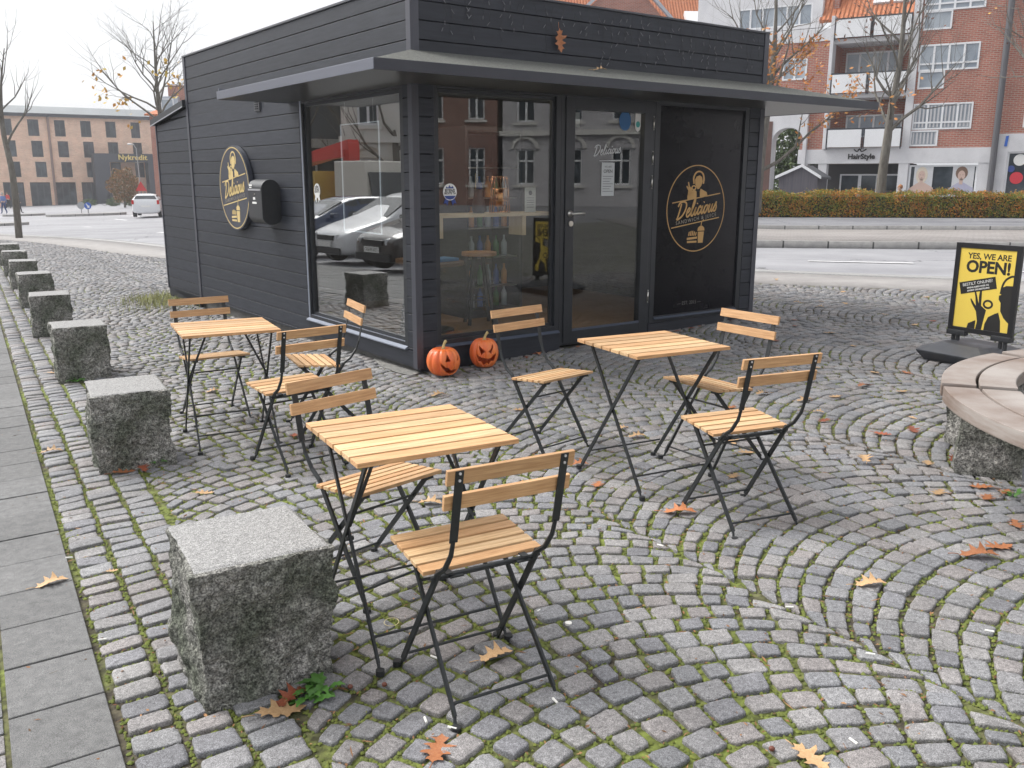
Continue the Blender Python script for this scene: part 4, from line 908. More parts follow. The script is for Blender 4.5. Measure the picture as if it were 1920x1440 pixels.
# stickers on the glass
def rosette(axis, u, z, s, rib, org_out):
    par = wf if axis == 'F' else wl
    xd = XF if axis == 'F' else (0, -1, 0); o0 = Vector((u, org_out, z)) if axis == 'F' else Vector((org_out, u, z))
    zd = Vector(xd).cross(Vector(ZF))
    rp = [[(-.6 * s, -.6 * s), (-.95 * s, -1.45 * s), (-.6 * s, -1.3 * s), (-.4 * s, -1.65 * s), (-.1 * s, -.8 * s)], [(.6 * s, -.6 * s), (.1 * s, -.8 * s), (.4 * s, -1.65 * s), (.6 * s, -1.3 * s), (.95 * s, -1.45 * s)]]
    poly_obj('sticker_ribbon', rp, rib, par, o0, xd, ZF, .0005)
    poly_obj('sticker_rosette', [ellipse(0, 0, s, s * 1.02, 32)], wht, par, o0 + zd * .0006, xd, ZF, .0005)
    poly_obj('sticker_emblem', [[(-.6 * s, .42 * s), (-.5 * s, .68 * s), (-.25 * s, .5 * s), (-.1 * s, .85 * s), (.15 * s, .55 * s), (.4 * s, .72 * s), (.6 * s, .42 * s)]] + ([[(-.86 * s, -.45 * s), (.86 * s, -.45 * s), (.55 * s, -.8 * s), (0, -.94 * s), (-.55 * s, -.8 * s)]] if rib is not wht else []), blk if rib is wht else rib, par, o0 + zd * .0012, xd, ZF, .0004)
    text('sticker_text', 'BYENS', s * .50, blk, par, o0 + zd * .0013 + Vector((0, 0, .15 * s)), xd, ZF, .0002, offset=.0012)
    text('sticker_text', "BEDSTE '24", s * .34, blk, par, o0 + zd * .0013 - Vector((0, 0, .18 * s)), xd, ZF, .0002, offset=.0008)
navy = mat('sticker_navy', (.03, .06, .25), .5)
rosette('F', .335, 1.425, .065, navy, .0245); rosette('L', 1.84, 1.415, .065, wht, .0205)
teal = mat('sticker_teal', (.05, .35, .33), .5); blu = mat('sticker_blue', (.02, .12, .30), .5)
yy = -.0012
poly_obj('sticker', [ellipse(2.20, 2.04, .072, .085, 28)], blu, dr, (0, yy, 0), XF, ZF, .0004)
poly_obj('sticker', [[(2.325, 2.0), (2.335, 1.965), (2.36, 1.95), (2.385, 1.965), (2.395, 2.0), (2.395, 2.11), (2.325, 2.11)]], wht, dr, (0, yy, 0), XF, ZF, .0004)
poly_obj('sticker', [ellipse(2.36, 2.015, .026, .028, 16)], teal, dr, (0, yy - .0006, 0), XF, ZF, .0004)
poly_obj('sticker', [[(1.615, 1.97), (1.67, 1.97), (1.67, 2.09), (1.615, 2.09)]], mat('paper_grey', (.3, .3, .29), .7), dr, (0, .0095, 0), XF, ZF, .0004)
P = script_word(1.835, 1.745, .0405, w=.2, slope=.1); poly_obj('script_lettering', P, mat('door_print', (.55, .56, .57), .5), dr, (0, yy, 0), XF, ZF, .0004)
poly_obj('sticker_line', [[(1.90, 1.685), (2.16, 1.69), (2.16, 1.694), (1.90, 1.689)]], mat('door_print', (0, 0, 0)), dr, (0, yy, 0), XF, ZF, .0004)
paper = mat('notice_paper', (.48, .50, .51), .6)
nt_ = poly_obj('opening_hours_notice', [[(1.93, 1.38), (2.085, 1.38), (2.085, 1.672), (1.93, 1.672)]], paper, dr, (0, yy, 0), XF, ZF, .0005)
grp = mat('grey_ink', (.09, .09, .09), .7)
text('lettering', 'WE ARE', .024, grp, nt_, (2.008, yy - .0006, 1.635), XF, ZF, .0002); text('lettering', 'OPEN', .042, grp, nt_, (2.008, yy - .0006, 1.595), XF, ZF, .0002, offset=.0008)
poly_obj('printed_lines', [[(1.945, 1.55 - k * .022), (2.07 - (k % 3) * .02, 1.55 - k * .022), (2.07 - (k % 3) * .02, 1.554 - k * .022), (1.945, 1.554 - k * .022)] for k in range(7)], grp, nt_, (0, yy - .0006, 0), XF, ZF, .0002)
# ---- interior
fl = mat('oak_floor', (.22, .13, .075), .45, col2=(.30, .19, .11), scale=4, stretch=(1, 8, 1), bump=.1)
b = MB(); b.box(.1, WK - .1, .1, LK - .1, .1, .13); b.build('floor', fl, kiosk)
b = MB(); b.box(.1, WK - .1, 3.2, 3.24, .13, 2.8); b.build('inner_wall', mat('inner_wall', (.07, .065, .06), .7, col2=(.10, .09, .08), scale=3), kiosk)
b = MB(); b.box(.092, WK - .092, .092, 3.2, 2.55, 2.6)
for k in range(22): b.box(.1, WK - .1, .15 + k * .14, .2 + k * .14, 2.49, 2.549)
b.build('ceiling', mat('ceiling_slats', (.10, .085, .07), .6), kiosk)
lamp_e = mat('spot_glow', (1, .9, .75), .5, emit=((1, .86, .66), 95.))
pr_ = None
for (x, y) in ((.6, .9), (1.3, 1.1), (1.7, 1.2), (2.1, 1.0), (.55, 1.9), (1.2, 2.2)):
    if pr_ is None:
        pr_ = thing('ceiling_spot', 'small recessed ceiling spotlight inside the kiosk', 'ceiling light', (0, 0, 0), 0, 'small ceiling spots inside the kiosk')
        MB().cyl((0, 0, 2.475), (0, 0, 2.49), .055, 16).build('housing', alu, pr_); MB().cyl((0, 0, 2.469), (0, 0, 2.4745), .038, 16).build('lens', lamp_e, pr_); q = pr_
    else: q = copy_tree(pr_)
    w2 = KX + KFX[0] * x + KFY[0] * y, KY + KFX[1] * x + KFY[1] * y; q.location = (w2[0], w2[1], 0); q.rotation_euler = (0, 0, KA)
def KW(x, y, z=0.): return (KX + KFX[0] * x + KFY[0] * y, KY + KFX[1] * x + KFY[1] * y, z)
lw = mat('light_oak', (.45, .33, .2), .5, col2=(.52, .40, .26), scale=4, stretch=(1, 9, 1))
t = thing('window_counter', 'pale wooden counter shelf just inside the front window', 'counter', KW(0, 0), KA)
MB().box(.16, 1.5, .12, .40, 1.215, 1.243).build('shelf_board', lw, t, bevel=.003)
b = MB(); [b.box(x, x + .04, .14, .34, 1.05, 1.214) for x in (.3, 1.15)]; b.build_each('bracket', lw, t)
t = thing('counter_lamp', 'glittering copper lantern standing on the window counter', 'lantern', KW(1.0, .27, 1.244), KA)
cop = mat('copper', (.75, .4, .2), .25, metal=1.)
b = MB(); [b.tube([(.09 * math.cos(a), .09 * math.sin(a), 0), (.07 * math.cos(a), .07 * math.sin(a), .30)], .004, 6) for a in np.linspace(0, 6.283, 9)[:-1]]
for z, r in ((.0, .09), (.1, .083), (.2, .077), (.3, .07)): b.tube([(r * math.cos(a), r * math.sin(a), z) for a in np.linspace(0, 6.283, 25)], .004, 6)
b.build('cage', cop, t, smooth=True); MB().cyl((0, 0, .05), (0, 0, .2), .04, 16).build('candle_glass', cop, t, smooth=True)
t = thing('paper_stand', 'white printed menu card standing on the window counter', 'menu card', KW(1.28, .2, 1.244), KA)
MB().box(-.06, .06, -.002, .002, 0, .21).build('card', mat('card_white', (.5, .49, .46), .6), t)
poly_obj('printed_lines', [[(-.04, .04 + k * .02), (.04, .04 + k * .02), (.04, .044 + k * .02), (-.04, .044 + k * .02)] for k in range(5)] + [ellipse(0, .165, .02, .02, 16)], grp, t, (0, -.0028, 0), XF, ZF, .0003)
t = thing('black_jug', 'dark jug with a thin upright straw on the counter', 'jug', KW(.78, .27, 1.244), KA)
MB().tube([(0, 0, 0), (0, 0, .1), (0, 0, .16), (0, 0, .2)], [.05, .055, .035, .04], 16).build('jug_body', dkp, t, smooth=True); MB().cyl((-.03, 0, .0), (-.03, 0, .33), .003, 6).build('straw', lw, t)
stl = thing('bar_stool', 'round wooden stool inside the kiosk', 'stool', KW(.45, .8), KA, 'round wooden stools inside the kiosk')
MB().tube([(0, 0, .80), (0, 0, .835)], .17, 28).build('stool_seat', mat('stool_wood', (.42, .22, .11), .45), stl)
b = MB(); [b.bar((.06 * math.cos(a), .06 * math.sin(a), .80), (.17 * math.cos(a), .17 * math.sin(a), .13), .025, .025) for a in (0.4, 2., 3.5, 5.1)]; b.build_each('leg', steel, stl)
b = MB(); b.tube([(.13 * math.cos(a), .13 * math.sin(a), .38) for a in np.linspace(0, 6.283, 25)], .006, 6); b.build('foot_ring', steel, stl)
for x, y, l in ((1.35, 1.1, 0),):
    q = copy_tree(stl); q.location = KW(x, y)
t = thing('drinks_fridge', 'dark glass fronted fridge with rows of bottles inside the kiosk', 'fridge', KW(1.75, 1.9, .13), KA)
b = MB(); b.box(-.35, .35, 0, .05, 0, 1.9); b.box(-.35, -.32, -.5, 0, 0, 1.9); b.box(.32, .35, -.5, 0, 0, 1.9); b.box(-.32, .32, -.5, 0, 1.85, 1.9); b.box(-.32, .32, -.5, 0, 0, .08)
b.build('cabinet', dkp, t); b = MB(); [b.box(-.32, .32, -.45, 0, .3 + .3 * k, .31 + .3 * k) for k in range(5)]; b.build_each('shelf', ss, t)
bcol = [mat('bottle_green', (.05, .2, .06), .2), mat('bottle_clear', (.5, .55, .6), .15), mat('bottle_blue', (.05, .12, .4), .2), mat('bottle_orange', (.6, .25, .05), .3)]
for r in range(5):
    for c in range(6):
        o = MB().tube([(0, 0, 0), (0, 0, .13), (0, 0, .17), (0, 0, .21)], [.032, .032, .012, .012], 12).build('bottle', bcol[(r * 2 + c) % 4], None, smooth=True)
        tag(o, 'small drinks bottle on a shelf of the dark fridge inside the kiosk', 'bottle', 'bottles in the kiosk fridge'); w2 = KW(1.75 - .26 + c * .104, 1.9 - .3, .13 + (.081 if r == 0 else .311 + .3 * (r - 1))); o.location = w2
t = thing('inside_table', 'low round dark table with a blue cloth inside the kiosk window', 'table', KW(.75, 1.0, .13), KA)
MB().tube([(0, 0, .62), (0, 0, .65)], .3, 32).build('tabletop', mat('table_dark', (.12, .07, .05), .4), t); MB().tube([(0, 0, 0), (0, 0, .02), (0, 0, .03), (0, 0, .62)], [.2, .2, .03, .03], 16).build('pedestal', steel, t)
o = MB().box(-.16, .16, -.1, .1, 0, .03).build('folded_cloth', mat('blue_cloth', (.06, .2, .42), .8), None, bevel=.01); o.location = KW(.8, .95, .782); o.rotation_euler = (0, 0, KA + .2); tag(o, 'folded blue cloth lying on the round table inside the kiosk', 'cloth')
t = thing('glow_frame', 'thin hanging frame made to glow inside the side window in place of a reflection', 'glowing frame', KW(0, 0), KA)
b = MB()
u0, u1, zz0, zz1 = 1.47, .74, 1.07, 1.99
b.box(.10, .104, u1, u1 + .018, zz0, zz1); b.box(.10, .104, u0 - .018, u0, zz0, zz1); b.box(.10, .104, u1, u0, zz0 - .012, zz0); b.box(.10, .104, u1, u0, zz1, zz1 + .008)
b.build_each('glow_edge', mat('glow_edge', (.6, .62, .66), .4, emit=((.85, .9, 1), .22)), t); b = MB(); b.cyl((.102, u1 + .1, zz1), (.102, u1 + .1, 2.49), .002, 5); b.cyl((.102, u0 - .1, zz1), (.102, u0 - .1, 2.49), .002, 5); b.build_each('hanging_wire', ss, t)  # edge strips given a faint glow to stand in for a reflection
# ---- fairy lights and stray leaves on the kiosk
t = thing('fairy_lights', 'unlit string of icicle fairy lights draped along the kiosk parapet', 'fairy lights', KW(0, 0), KA)
b = MB(); bb = MB(); x = .25
pts = []
while x < 4.0:
    zt = 2.93 + .02 * math.sin(x * 9); pts.append((x, -.034, zt)); L = random.choice([.1, .2, .3, .38, .25, .15]); P = [(x, -.034, zt)]
    z = zt; xx = x
    while z > zt - L:
        z -= .05; xx += jit(.02); P.append((xx, -.032 - random.uniform(0, .012), z)); 
        if random.random() < .55: dx = jit(.03); bb.tube([(xx, -.038, z), (xx + dx, -.042, z - .028)], .0028, 4)
    b.tube(P, .0013, 4, cap=False); x += random.uniform(.06, .13)
b.tube(pts, .0016, 4); b.build('cable', dkp, t); bb.build_each('bulb', mat('clear_bulb', (.16, .16, .17), .3), t)
# ------------------------------------------------------------------ fallen leaves, litter, weeds
LM = [mat('leaf_tan', (.42, .25, .12), .6, col2=(.52, .34, .18), scale=25, objrand=.2), mat('leaf_orange', (.33, .115, .045), .6, col2=(.42, .17, .07), scale=25, objrand=.25), mat('leaf_russet', (.22, .05, .02), .6, col2=(.32, .09, .04), scale=25, objrand=.25)]
LH = [(0, .012), (.05, .03), (.12, .10), (.10, .19), (.20, .155), (.27, .10), (.33, .17), (.33, .33), (.42, .27), (.45, .19), (.48, .12), (.55, .19), (.60, .35), (.65, .25), (.67, .17), (.70, .09), (.78, .13), (.86, .20), (.87, .10), (.93, .05), (1, 0)]
def leaf_proto(seed, curl, mi, elong=1.):
    r = random.Random(seed); n = len(LH); V = []; F = []
    for i, (x, y) in enumerate(LH):
        xm = i / (n - 1); ja, jb = 1 + r.uniform(-.18, .18), 1 + r.uniform(-.18, .18)
        for k, (xx, yy) in enumerate(((x + r.uniform(-.015, .015), -y * ja), ((x + xm) / 2, -y * .5 * ja), (xm * .96, 0), ((x + xm) / 2, y * .5 * jb), (x + r.uniform(-.015, .015), y * jb))):
            z = curl * (abs(yy) * 2.2) ** 1.6 + .35 * curl * math.sin(xx * 5 + seed) + (.012 * r.uniform(-1, 1) if abs(yy) > .1 else 0) + curl * .5 * (xx - .5) ** 2 * 2
            V.append(((xx - .5) * elong, yy, z + .035))
    for i in range(n - 1):
        for k in range(4): a = i * 5 + k; F.append((a, a + 1, a + 6, a + 5))
    b = MB().add(V, F); b.tube([(-.5 * elong, 0, .04), (-.62 * elong, .01, .05), (-.75 * elong, .04, .03)], .011, 5)
    return b.build('fallen_leaf', LM[mi], smooth=True)
protos = [[leaf_proto(1, .10, m), leaf_proto(5, .22, m, 1.05), leaf_proto(9, .05, m, .95)] for m in range(3)]
pused = set(); LG = 'fallen oak leaves on the ground'
def put_leaf(x, y, z, s, a, m, v, label, tilt=(0, 0)):
    src = protos[m][v]
    if (m, v) in pused: o = src.copy(); COL.objects.link(o)
    else: o = src; pused.add((m, v))
    o.location = (x, y, z); o.scale = (s, s, s); o.rotation_euler = (tilt[0], tilt[1], a); tag(o, label, 'leaf', LG); return o
LV = [(820, 1408, .135, 1.45, 1, 2, 'bright orange-red oak leaf flat on the cobbles in front of the nearest chair'), (930, 1233, .12, .5, 0, 1, 'tan oak leaf on the cobbles under the nearest chair'),
      (527, 1337, .15, .35, 0, 0, 'large tan oak leaf at the foot of the biggest granite block'), (548, 1312, .12, .9, 2, 1, 'russet leaf tucked behind the tan leaf at the biggest granite block'), (98, 1096, .12, .7, 0, 1, 'tan oak leaf lying on the slab pavement'),
      (232, 887, .13, .5, 1, 0, 'orange leaf at the foot of the second granite block'), (268, 880, .11, 2.2, 2, 1, 'darker leaf right of the orange leaf by the second granite block'), (96, 849, .13, .4, 0, 1, 'tan leaf on the joint between slabs and setts'), (383, 926, .10, .2, 0, 0, 'small tan leaf between the second block and the front table'),
      (1275, 963, .15, -.1, 1, 1, 'long orange leaf lying left of the right-hand front chair'), (1633, 1098, .12, .1, 0, 1, 'tan leaf alone on the open cobbles at lower right'), (1520, 1424, .12, -1., 0, 0, 'tan leaf at the bottom edge of the scene'),
      (1836, 1044, .15, -.1, 1, 1, 'orange oak leaf, nearer of the two below the bench'), (1872, 1028, .14, .3, 1, 0, 'orange oak leaf, farther of the two below the bench'), (1375, 894, .10, 1.0, 0, 2, 'tan leaf between the legs of the right-hand front chair'), (1195, 820, .11, .1, 0, 1, 'tan leaf under the right-hand table'),
      (210, 1072, .05, .5, 0, 0, 'tiny tan leaf scrap on the setts near the pavement'), (1085, 873, .11, .1, 1, 1, 'curled leaf just beyond the backrest of the nearest chair'), (806, 945, .12, -.2, 0, 1, 'pale curled leaf behind the nearest chair'), (1030, 1150, .0, 0, 0, 0, '')]
for px, py, s, a, m, v, l in LV:
    if s > 0: g = G(px, py); put_leaf(g.x, g.y, g.z + .003, s, a, m, v, l)
rl = ['small brown fallen leaf on the open cobbles between the kiosk and the bench']
spots = [(1655, 815, 2), (1712, 808, 2), (1690, 735, 0), (1700, 700, 1), (1640, 700, 0), (1480, 700, 0), (1370, 765, 1), (1555, 625, 0), (1600, 650, 0), (1490, 612, 2), (1455, 640, 2), (1740, 870, 0), (1790, 862, 2), (1840, 915, 1), (1760, 925, 0), (1885, 925, 1), (1850, 935, 1), (1905, 985, 1), (1620, 862, 0), (1430, 740, 0), (1510, 752, 0), (1565, 745, 0), (1620, 725, 1), (1545, 790, 2), (1530, 690, 0), (1585, 570, 0), (1495, 568, 0), (1410, 562, 0), (1660, 590, 0), (1715, 610, 0), (1690, 545, 0), (1580, 548, 0), (1455, 525, 0), (860, 815, 1), (822, 742, 0), (400, 735, 0), (98, 700, 0), (552, 818, 2), (975, 770, 0), (1170, 805, 0), (1400, 850, 0), (1120, 910, 1), (1370, 830, 0)]
for px, py, m in spots:
    g = G(px, py); put_leaf(g.x, g.y, g.z + .003, random.uniform(.09, .125), random.uniform(0, 6.28), m, random.randrange(3), rl[0])
for i in range(46):
    x, y = random.uniform(1.6, 7), random.uniform(3, 11); e, c = np.array([x, y]) @ EV, np.array([x, y]) @ CV
    lx, ly = (x - KX) * KFX[0] + (y - KY) * KFX[1], (x - KX) * KFY[0] + (y - KY) * KFY[1]
    if -.1 < lx < 4.2 and -.1 < ly < 7: continue
    put_leaf(x, y, float(zg(x, y)) + .003, random.uniform(.06, .11), random.uniform(0, 6.28), random.choice([0, 0, 0, 1, 2]), random.randrange(3), rl[0])
for i in range(14):                            # blown against the foot of the kiosk front
    q = KW(random.uniform(.9, 3.9), -random.uniform(.03, .16)); put_leaf(q[0], q[1], float(zg(q[0], q[1])) + .006, random.uniform(.06, .1), random.uniform(0, 6.28), random.choice([1, 2, 2]), random.randrange(3), 'dark leaf blown against the foot of the kiosk front')
q = KW(1.62, -.30, 2.42); put_leaf(q[0], q[1], q[2] - .015, .13, .2, 0, 1, 'pale dry leaf resting on the kiosk canopy', (.2, 0))
u_ = KF.px(1049, 76, -.05); q = KW(u_[0], -.05, u_[1]); put_leaf(q[0], q[1], q[2], .19, KA, 1, 0, 'large brown leaf caught upright on the kiosk parapet', (math.radians(90), math.radians(80)))
bw_ = mat('paper_white', (.75, .74, .7), .7); flt = mat('filter_orange', (.6, .3, .08), .7)
def butt(px, py, a, L=.028):
    g = G(px, py); b = MB(); d = Vector((math.cos(a), math.sin(a), 0)) * L / 2; c = Vector((g.x, g.y, g.z + .004)); b.cyl(c - d, c + d, .0038, 8)
    tag(b.build('cigarette_butt', bw_), 'white cigarette butt lying on the cobblestones', 'cigarette butt', 'cigarette butts dropped on the cobbles')
for q in [(848, 1367, -.4), (1041, 1316, -1.1), (814, 1234, -.6), (1600, 1392, -1.1), (1480, 1140, -.1), (1238, 1024, -.6), (1632, 1228, -.3), (1855, 1185, -.4), (130, 1047, .2), (192, 1201, .3), (1012, 1146, .8), (1300, 905, 0.2), (798, 1352, 1.9)]: butt(*q)
g = G(1066, 1171); b = MB(); b.cyl((g.x, g.y, g.z), (g.x, g.y, g.z + .008), .012, 14); tag(b.build('plastic_cap', bw_), 'small white cap on the cobbles right of the nearest chair', 'cap')
g = G(734, 1168); b = MB(); b.tube([(g.x + .026 * math.cos(a), g.y + .03 * math.sin(a), g.z + .004) for a in np.linspace(0, 6.2832, 30)], .0013, 5); tag(b.build('rubber_band', mat('band_cream', (.6, .52, .3), .6)), 'thin cream rubber band lying on the cobbles by the front table', 'rubber band')
acm = mat('acorn', (.16, .05, .03), .4)
for px, py in ((657, 1291), (721, 1287), (1447, 1408)):
    g = G(px, py); b = MB(); b.tube([(g.x - .008, g.y, g.z + .007), (g.x - .004, g.y, g.z + .007), (g.x + .003, g.y, g.z + .007), (g.x + .008, g.y, g.z + .007)], [.003, .0075, .0075, .003], 10); tag(b.build('acorn', acm, smooth=True), 'small dark acorn lying on the cobbles', 'acorn', 'acorns on the cobbles')
weedm = mat('weed_leaf', (.06, .17, .025), .55, col2=(.09, .22, .04), scale=20, island=.25)
def weed(px, py, n, L, label, seed=1, up=.5):
    r = random.Random(seed); g = G(px, py); t = thing('weed', label, 'weed', (g.x, g.y, g.z)); b = MB()
    for i in range(n):
        a = r.uniform(0, 6.28); el = r.uniform(.15, up); l = L * r.uniform(.6, 1.1); m = 7; V = []; w0 = l * r.uniform(.14, .22); st = Vector((r.uniform(-.03, .03), r.uniform(-.03, .03), 0))
        for k in range(m + 1):
            u = k / m; w = w0 * math.sin(math.pi * (u ** .8) * .97) * (1 + .35 * math.sin(u * 19)) + .001; c = st + Vector((math.cos(a) * u * l, math.sin(a) * u * l, math.sin(u * 2.2) * l * el))
            n2 = Vector((-math.sin(a), math.cos(a), .15)) * w; V += [c - n2, c + Vector((0, 0, -w * .25)), c + n2]
        b.add(V, [(3 * k + j, 3 * k + j + 1, 3 * k + j + 4, 3 * k + j + 3) for k in range(m) for j in (0, 1)])
    b.build('leaves', weedm, t, smooth=True)
weed(592, 1296, 13, .085, 'green leafy weed at the right foot of the biggest granite block', 3); weed(575, 1310, 8, .06, 'small dandelion-like weed beside the tan leaf at the biggest granite block', 5); weed(285, 872, 13, .10, 'green leafy weed at the foot of the second granite block', 8, .9); weed(145, 715, 9, .09, 'green weed at the foot of the third granite block', 9); weed(1900, 930, 8, .05, 'green weed under the stone leg of the round bench', 11)
gm = mat('dry_grass', (.26, .29, .09), .8, col2=(.40, .38, .17), scale=8, island=.3)
def tuft(cx, cy, rx, ry, n, h, label):
    b = MB()
    for i in range(n):
        x, y = cx + random.gauss(0, rx), cy + random.gauss(0, ry); z = float(zg(x, y)) - .01; a = random.uniform(0, 6.28); l = h * random.uniform(.4, 1.1); dx, dy = math.cos(a) * l * .5, math.sin(a) * l * .5; w = .003
        px_, py_ = -math.sin(a) * w, math.cos(a) * w
        b.add([(x - px_, y - py_, z), (x + px_, y + py_, z), (x + dx * .5 + px_ * .7, y + dy * .5 + py_ * .7, z + l * .7), (x + dx * .5 - px_ * .7, y + dy * .5 - py_ * .7, z + l * .7), (x + dx, y + dy, z + l)], [(0, 1, 2, 3), (3, 2, 4)])
    return tag(b.build('grass_tuft', gm), label, 'grass', kind='stuff')
q = KW(-.12, 6.3); tuft(q[0], q[1], .26, .45, 1100, .10, 'dry grass growing along the foot of the rear kiosk wall'); q = KW(-.2, 7.0); tuft(q[0], q[1], .2, .3, 500, .10, 'dry grass at the rear left corner of the kiosk')
mort = G(735, 690)
b = MB(); P = [G(*q) for q in ((705, 668), (740, 672), (778, 694), (788, 700), (770, 705), (745, 700), (715, 688), (700, 676))]
b.add([(p.x, p.y, p.z + .006) for p in P], [tuple(range(8))]); o = b.build('mortar_patch', mat('mortar', (.33, .32, .30), .9, col2=(.22, .22, .21), scale=14, bump=1., bscale=50, dist=.02)); o['kind'] = 'structure'
# ------------------------------------------------------------------ buildings: helpers
def wall_holes(b, x0, x1, z0, z1, holes, y0, y1):
    xs = sorted({x0, x1, *[h[0] for h in holes if x0 < h[0] < x1], *[h[1] for h in holes if x0 < h[1] < x1]}); zs = sorted({z0, z1, *[h[2] for h in holes if z0 < h[2] < z1], *[h[3] for h in holes if z0 < h[3] < z1]})
    for i in range(len(xs) - 1):
        run = None
        for j in range(len(zs) - 1):
            cx, cz = (xs[i] + xs[i + 1]) / 2, (zs[j] + zs[j + 1]) / 2; hole = any(h[0] < cx < h[1] and h[2] < cz < h[3] for h in holes)
            if not hole: run = [zs[j], zs[j + 1]] if run is None else [run[0], zs[j + 1]]
            if (hole or j == len(zs) - 2) and run: b.box(xs[i], xs[i + 1], y0, y1, run[0], run[1]); run = None
    return b
whitef = mat('white_frame', (.72, .73, .75), .5); darkf = mat('dark_frame', (.03, .035, .045), .45)
pane_l = mat('pane_pale', (.20, .24, .29), .12, col2=(.42, .46, .50), scale=.7, contrast=(.3, .7)); pane_d = mat('pane_dark', (.025, .035, .045), .08, col2=(.10, .12, .14), scale=.6, contrast=(.45, .7))
blind = mat('vertical_blind', (.5, .5, .52), .6)
def window(par, x0, x1, z0, z1, nc, fw=.07, y=.08, fm=None, pm=None, tr=None, nm='window', rail=False):
    b = MB(); fm = fm or whitef
    b.box(x0, x0 + fw, y - .05, y + .05, z0, z1); b.box(x1 - fw, x1, y - .05, y + .05, z0, z1); b.box(x0 + fw, x1 - fw, y - .05, y + .05, z1 - fw, z1); b.box(x0 + fw, x1 - fw, y - .055, y + .05, z0, z0 + fw)
    for i in range(1, nc): xx = x0 + (x1 - x0) * i / nc; b.box(xx - fw * .6, xx + fw * .6, y - .045, y + .05, z0 + fw, z1 - fw)
    if tr: zt = z0 + (z1 - z0) * tr; b.box(x0 + fw, x1 - fw, y - .048, y + .05, zt - fw * .5, zt + fw * .5)
    o = b.build(nm, fm, par); MB().box(x0 + fw, x1 - fw, y, y + .02, z0 + fw, z1 - fw).build('pane', pm or pane_l, o)
    if rail:
        r = MB(); r.box(x0 - .05, x1 + .05, y - .16, y - .12, z0 + .85, z0 + .9)
        k = x0
        while k < x1: r.box(k, k + .02, y - .15, y - .13, z0 + .05, z0 + .85); k += .13
        r.build('railing', darkf, o)
    return o
# ---- brick apartment block across the road
BR = Frame((18.655, 41.0, 0), math.atan2(-.5186, .855)); br = thing('brick_apartments', 'red brick apartment block with white balconies above the hair salon across the road', 'building', (18.655, 41.0, 0), BR.a)
def cr(X0, Y0, X1, Y1, y=0.): return BR.rect(1400 + X0 / 3.692, Y0 / 3.692, 1400 + X1 / 3.692, Y1 / 3.692, y)
red = brick_mat('red_brick', (.30, .085, .055), (.40, .13, .085), (.36, .30, .26)); wcon = mat('white_concrete', (.66, .66, .68), .8, col2=(.56, .56, .58), scale=1.2, detail=8, bump=.15)
Wn = [(cr(1150, 712, 1562, 895), 4, .27, 0), (cr(1130, 902, 1322, 1012), 1, None, 1), (cr(1195, 300, 1612, 485), 4, .27, 0), (cr(1187, 490, 1368, 615), 1, None, 1), (cr(1240, -120, 1665, 65), 4, .27, 0), (cr(1225, 72, 1425, 205), 1, None, 1), (cr(1285, -520, 1700, -330), 4, .27, 0)]
sR = cr(1690, 400, 1760, 700)[1] + 14; zband0, zband1 = cr(1000, 1027, 1200, 1130)[2:]; ztop = cr(1400, -760, 1500, -700)[3]
s_pil0, _, _, _ = cr(1118, 500, 1180, 600); s_pil1 = cr(1172, 500, 1180, 600)[0]; s_bay = cr(600, 400, 640, 500)[0]; s_pier = cr(562, 600, 600, 700)[0]; s_l0 = cr(385, 700, 420, 800)[0]
holes = [w[0] for w in Wn]
holes.append(cr(1920, 700, 2100, 880)); hx_ = holes[-1][0]
for wi in (0, 2, 4, 6):
    for d_ in (0, 6.2, 12.4):
        if wi == 0 and d_ == 0: continue
        a_, c_ = hx_ + d_, hx_ + d_ + (Wn[wi][0][1] - Wn[wi][0][0]); Wn.append(((a_, c_, Wn[wi][0][2], Wn[wi][0][3]), 4, .27, 0)); holes.append(Wn[-1][0])
sR = hx_ + 18
b = MB(); wall_holes(b, s_pil1, sR, zband1, ztop, holes, 0, .3); wall_holes(b, s_l0 - 5.2, s_pier, zband1, cr(400, 290, 500, 305)[3], [cr(250, 405, 418, 555), (s_l0 - 6, s_l0 - .0, -2, cr(100, 650, 200, 655)[3])], 0, .3); b.build('brick_wall', red, br)
for r_, nc, tr, low in Wn: window(br, *r_, nc, tr=tr, y=.02, pm=pane_l)
for r_ in (Wn[0][0], Wn[1][0]):
    b = MB(); x = r_[0] + .1
    while x < r_[1] - .1: b.box(x, x + .07, -.012, -.008, r_[2] + .1, r_[3] - .1); x += .15
    b.build('blind', blind, br)
window(br, *cr(1920, 700, 2100, 880), 3, tr=.27, y=.02); window(br, *cr(250, 405, 418, 555), 2, y=.02)
b = MB(); b.box(s_pil0, s_pil1, -.12, .3, zband1, ztop); b.box(s_pier, s_bay, -.35, .3, zband1, cr(560, 120, 600, 130)[3]); b.box(s_l0 - .02, cr(1685, 1070, 1690, 1080)[1], -.12, .3, zband0, zband1)
b.box(s_l0 - 5.4, s_pier, -.05, .35, cr(400, 290, 500, 300)[3], cr(400, 205, 500, 210)[3]); b.build_each('white_trim', wcon, br)
